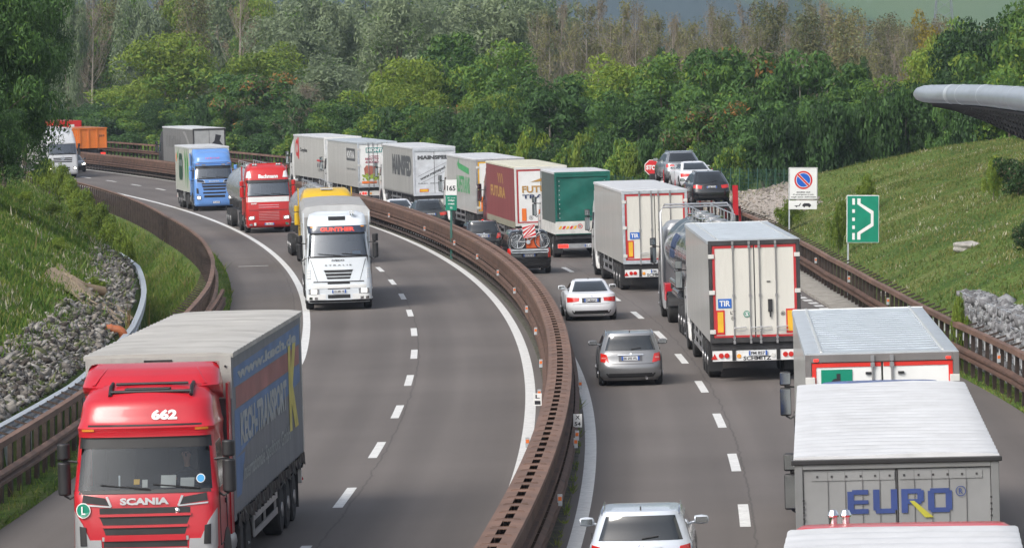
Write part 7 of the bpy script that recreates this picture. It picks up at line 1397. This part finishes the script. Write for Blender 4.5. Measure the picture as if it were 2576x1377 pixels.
mb.build('pillar', M_RD, rt)
for s in (-1, 1): mb = MB(); mb.box(s * .95 - .13, s * .95 + .13, -.25, -.15, 1.0 if s < 0 else 1.3, 1.9 if s < 0 else 2.75); mb.build('loading_ramp', M_RD if s > 0 else M_CHAS, rt)
for y in (3.2, 4.5):
    for s in (-1, 1): wheel(rt, s * 1.05, y, .42, .3, s)
tractor(rt, 17, dict(style='plain', paint=M_WHT, ws=(1.8, 2.4), top=2.55, depth=2.0))
for lab, st_, pn, y0, x_, dzz, br in (('black off-road car, rearmost on top of the transporter', 'suv', CB, .2, -.12, .0, True), ('white coupe between two bigger cars on top of the transporter', 'coupe', CW, 5.1, -.05, .1, False), ('grey estate car, foremost on top of the transporter', 'suv', CGL, 9.7, -.1, 0, False)):
    r, S, b = car(lab, None, 0, st_, pn, txt='AB 123'); local(r, rt, x_, y0, dz(y0 + 2.2) + .02 + dzz)
# ------------------------------------------------------------------ signs
def signpost(name, Y, px, label, yaw=0):
    e = empty(name, (((px - 1288) / FPX * Y), Y, 0), (0, 0, yaw)); return tag(e, label, 'sign')
X_ = lambda px, Y: (px - 1288) / FPX * Y
e = signpost('road_sign', 200, 2021, 'white sign with a round red and blue parking ban symbol', .02); mb = MB(); mb.box(-.64, -.58, .03, .09, .0, 4.5); mb.build('post', M_GALV, e); mb = MB(); mb.box(-.63, .63, -.02, .02, 3.12, 4.53); p = mb.build('panel', M_WHT, e, bevel=.02); mb = MB(); mb.box(-.64, .60, -.02, .02, 2.70, 3.08); p2 = mb.build('lower_panel', M_WHT, e, bevel=.01)
mb = MB(); f = rear_map(-.024); disc(mb, (0, 3.98), .40, f); mb.build('red_ring', M_REDP, p, fix=False); mb = MB(); disc(mb, (0, 3.98), .325, rear_map(-.028)); mb.build('white_ring', M_WHT, p, fix=False); mb = MB(); disc(mb, (0, 3.98), .30, rear_map(-.032)); mb.build('blue_disc', pm('sign_blue', (.01, .10, .50), rough=.4), p, fix=False); mb = MB(); quadline(mb, (-.25, 4.23), (.25, 3.73), .10, rear_map(-.036)); mb.build('red_bar', M_REDP, p, fix=False); mb = MB(); quadline(mb, (-.29, 4.20), (.21, 3.70), .02, rear_map(-.040)); quadline(mb, (-.21, 4.26), (.29, 3.76), .02, rear_map(-.040)); mb.build('white_bar', M_WHT, p, fix=False)
letter(p, M_TXT, [('eccetto casi', f, -.3, .3, 3.42, 3.49, dict(bold=.03)), ('di emergenza e solo', f, -.46, .46, 3.31, 3.38, dict(bold=.03)), ('negli spazi delimitati', f, -.54, .54, 3.20, 3.27, dict(bold=.03))]); mb = MB()
for q in (rct(-.61, .61, 3.14, 3.155), rct(-.61, .61, 4.495, 4.51), rct(-.61, -.595, 3.14, 4.51), rct(.595, .61, 3.14, 4.51)): poly(mb, q, f)
mb.build('border', M_TXT, p, fix=False); mb = MB(); f = rear_map(-.024)
poly(mb, [(-.05, 2.86), (-.02, 2.93), (.05, 2.97), (.25, 2.97), (.34, 2.90), (.34, 2.84), (-.05, 2.84)], f); disc(mb, (.04, 2.83), .04, f, n=12); disc(mb, (.26, 2.83), .04, f, n=12); poly(mb, [(-.38, 2.84), (-.38, 2.87), (-.20, 2.87), (-.12, 2.98), (-.10, 2.97), (-.16, 2.84)], f); disc(mb, (-.3, 2.83), .035, f, n=12); mb.build('tow_symbol', M_TXT, p2, fix=False)
e = signpost('road_sign', 172, 2171, 'green sign showing a lay-by with white lines beside the right barrier', -.02); mb = MB(); mb.box(-.58, -.52, .03, .10, -.2, 4.0); mb.build('post', M_GALV, e); mb = MB(); mb.box(-.61, .61, -.02, .02, 2.33, 4.12); p = mb.build('panel', M_WHT, e, bevel=.04); mb = MB(); poly(mb, rct(-.585, .585, 2.355, 4.095), rear_map(-.024)); mb.build('green_field', M_GRN, p, fix=False); f = rear_map(-.030); mb = MB()
mb.v, mb.f, mb.m = [], [], []
for z0, z1 in ((3.76, 4.0), (3.46, 3.59), (3.15, 3.28), (2.85, 2.98), (2.45, 2.70)): poly(mb, rct(-.40, -.30, z0, z1), f)
poly(mb, [(-.21, 4.0), (-.09, 4.0), (-.09, 3.82), (-.21, 3.78)], f); poly(mb, [(-.21, 3.78), (-.09, 3.82), (.40, 3.52), (.30, 3.42)], f); poly(mb, [(.40, 3.52), (.30, 3.42), (.30, 3.06), (.40, 2.97)], f); poly(mb, [(.30, 3.06), (.40, 2.97), (-.09, 2.66), (-.21, 2.72)], f); poly(mb, [(-.21, 2.72), (-.09, 2.66), (-.09, 2.45), (-.21, 2.45)], f); mb.build('lane_symbol', M_WHT, p, fix=False)
e = signpost('distance_sign', 212, 1135, 'narrow white and green kilometre sign reading 165 on the median', 0); GP = pm('green_post', (.03, .12, .10), rough=.6); mb = MB(); mb.box(-.05, .05, .03, .10, 0, 3.6); mb.build('post', GP, e); mb = MB(); mb.box(-.26, .26, -.02, .02, 2.98, 3.69); p = mb.build('white_panel', M_WHT, e, bevel=.01); mb = MB(); mb.box(-.26, .26, -.02, .02, 2.27, 2.97); p2 = mb.build('green_panel', M_GRN, e, bevel=.01)
letter(p, M_TXT, [('165', rear_map(-.024), -.20, .20, 3.18, 3.42, dict(bold=.03))]); letter(p2, M_WHT, [('dir. nord', rear_map(-.024), -.18, .18, 2.83, 2.88), ('Adige', rear_map(-.024), -.15, .15, 2.68, 2.78, dict(bold=.03)), ('ovest', rear_map(-.024), -.15, .15, 2.54, 2.62, dict(bold=.03)), ('22', rear_map(-.024), -.06, .06, 2.36, 2.44, dict(bold=.03))])
e = signpost('stop_sign', 268, 1641, 'red octagonal stop sign partly hidden by the foremost car on the transporter'); mb = MB(); mb.box(-.04, .04, .03, .09, -.5, 3.3); mb.build('post', M_GALV, e); mb = MB(); mb.prism([(.49 * math.cos(PI / 8 + k * PI / 4), 3.0 + .49 * math.sin(PI / 8 + k * PI / 4)) for k in range(8)], 1, -.01, .02); p = mb.build('border', M_WHT, e); mb = MB(); mb.prism([(.45 * math.cos(PI / 8 + k * PI / 4), 3.0 + .45 * math.sin(PI / 8 + k * PI / 4)) for k in range(8)], 1, -.02, -.011); mb.build('red_face', M_REDP, e); letter(e, M_WHT, [('STOP', rear_map(-.026), -.36, .36, 2.86, 3.14, dict(bold=.05))])
# green wire fence
root = empty('wire_fence'); tag(root, 'dark green wire fence in front of the trees right of the road', 'fence'); FP = pm('fence_green', (.015, .06, .045), rough=.6); pts = []
for i in range(26): k = i / 25; px = 1480 + 560 * k; Y = ip(px, [(1480, 304), (1650, 284), (1800, 274), (2040, 268)]); pts.append((X_(px, Y), Y))
FZ = lambda x, y: max(0., float(TZ(math.hypot(x - RC[0], y - RC[1]) - RI, y)) - .2)
for x, y in pts: mb = MB(); mb.tube([(x, y, -1), (x, y, FZ(x, y) + 1.9)], .045, 6); mb.build('post', FP, root)
mb = MB()
for i in range(25):
    a, b = pts[i], pts[i + 1]
    for z in np.arange(-.2, 1.85, .2): mb.tube([(a[0], a[1], z + FZ(*a)), (b[0], b[1], z + FZ(*b))], .012, 3)
    for k in range(6): x, y = a[0] + (b[0] - a[0]) * k / 6, a[1] + (b[1] - a[1]) * k / 6; mb.tube([(x, y, -.3), (x, y, 1.8 + FZ(x, y))], .009, 3)
mb.build('wire_mesh', FP, root)
# cantilevered steel tube with dark lattice beneath, top right
root = empty('gantry'); tag(root, 'grey steel tube arm with dark lattice underneath entering from the right edge', 'gantry'); TB = pm('tube_steel', (.34, .38, .43), rough=.35, metal=.3, coat=.2, var=.08, dirt=.35, dcol=(.22, .22, .22), stretch=(1.5, 1, 4)); A = []
def GP3(px, py, d): return Vector(((px - 1288) / FPX * d, d, CAMH + (YH - py) / FPX * d))
ctrl = [(2306, 236, 82, .03), (2309, 236, 82, .09), (2315, 236, 81.6, .125), (2328, 236, 81, .152), (2350, 236.5, 80.5, .163), (2400, 237, 79.5, .172), (2480, 240, 77, .184), (2576, 249, 73, .198), (2700, 268, 68.5, .20), (2900, 310, 63, .20), (3100, 380, 60, .20)]
mb = MB(); mb.tube([GP3(*c[:3]) for c in ctrl], [c[3] for c in ctrl], 22); mb.build('tube', TB, root, smooth=60)
for i, t in enumerate((2345, 2395, 2425, 2480, 2520, 2560)):
    y = ip(t, [(2328, 236), (2400, 237), (2480, 240), (2576, 249)]); d = ip(t, [(2328, 81), (2400, 79.5), (2480, 77), (2576, 73)]); rad = ip(t, [(2328, .152), (2400, .172), (2576, .198)]); a, b = GP3(t, y, d), GP3(t + 8, y + .4, d - .2); mb = MB(); mb.tube([a, b], rad + .006, 22, caps=False); mb.build('seam_band', pm('pale_seam', (.48, .52, .56), rough=.3, metal=.3), root, smooth=60)
mb = MB(); up = [(2345, 258, 80.6), (2400, 262, 79.5), (2480, 270, 77), (2576, 283, 73), (2700, 304, 68.5)]; lo = [(2348, 262, 82.5), (2400, 272, 82), (2480, 300, 81), (2576, 345, 80), (2700, 420, 78)]
U = [GP3(*c) for c in up]; Lw = [GP3(*c) for c in lo]
def seg(P_, t): t *= len(P_) - 1; i = min(int(t), len(P_) - 2); return P_[i].lerp(P_[i + 1], t - i)
for t0 in range(5): mb.tube([seg(U, k / 30).lerp(seg(Lw, k / 30), t0 / 4) for k in range(31)], .045, 5)
n_ = 46
for k in range(n_): mb.tube([seg(U, k / n_), seg(Lw, min(1, (k + 2.2) / n_))], .028, 4); mb.tube([seg(Lw, k / n_), seg(U, min(1, (k + 2.2) / n_))], .028, 4)
mb.build('lattice', pm('black_lattice', (.012, .012, .016), rough=.6), root); mb = MB(); e3 = GP3(3100, 380, 60); mb.tube([e3, (e3.x + .4, e3.y, e3.z - .4), (e3.x + .5, e3.y, 0)], .25, 14); mb.build('column', TB, root, smooth=50)
# ------------------------------------------------------------------ haze
mb = MB(); mb.box(-3400, 3400, -60, 5200, -5.2, 700); hz = mb.build('haze'); tag(hz, 'thin pale haze in the valley air', 'haze', kind='stuff')
m = bpy.data.materials.new('haze'); m.use_nodes = True; nt_ = m.node_tree; nt_.nodes.remove(nt_.nodes['Principled BSDF']); pv = nt_.nodes.new('ShaderNodeVolumePrincipled'); pv.inputs['Color'].default_value = (.66, .79, 1.0, 1); pv.inputs['Density'].default_value = .00011
nt_.links.new(pv.outputs[0], nt_.nodes['Material Output'].inputs['Volume']); hz.data.materials.clear(); hz.data.materials.append(m)
print('objects', len(bpy.data.objects))
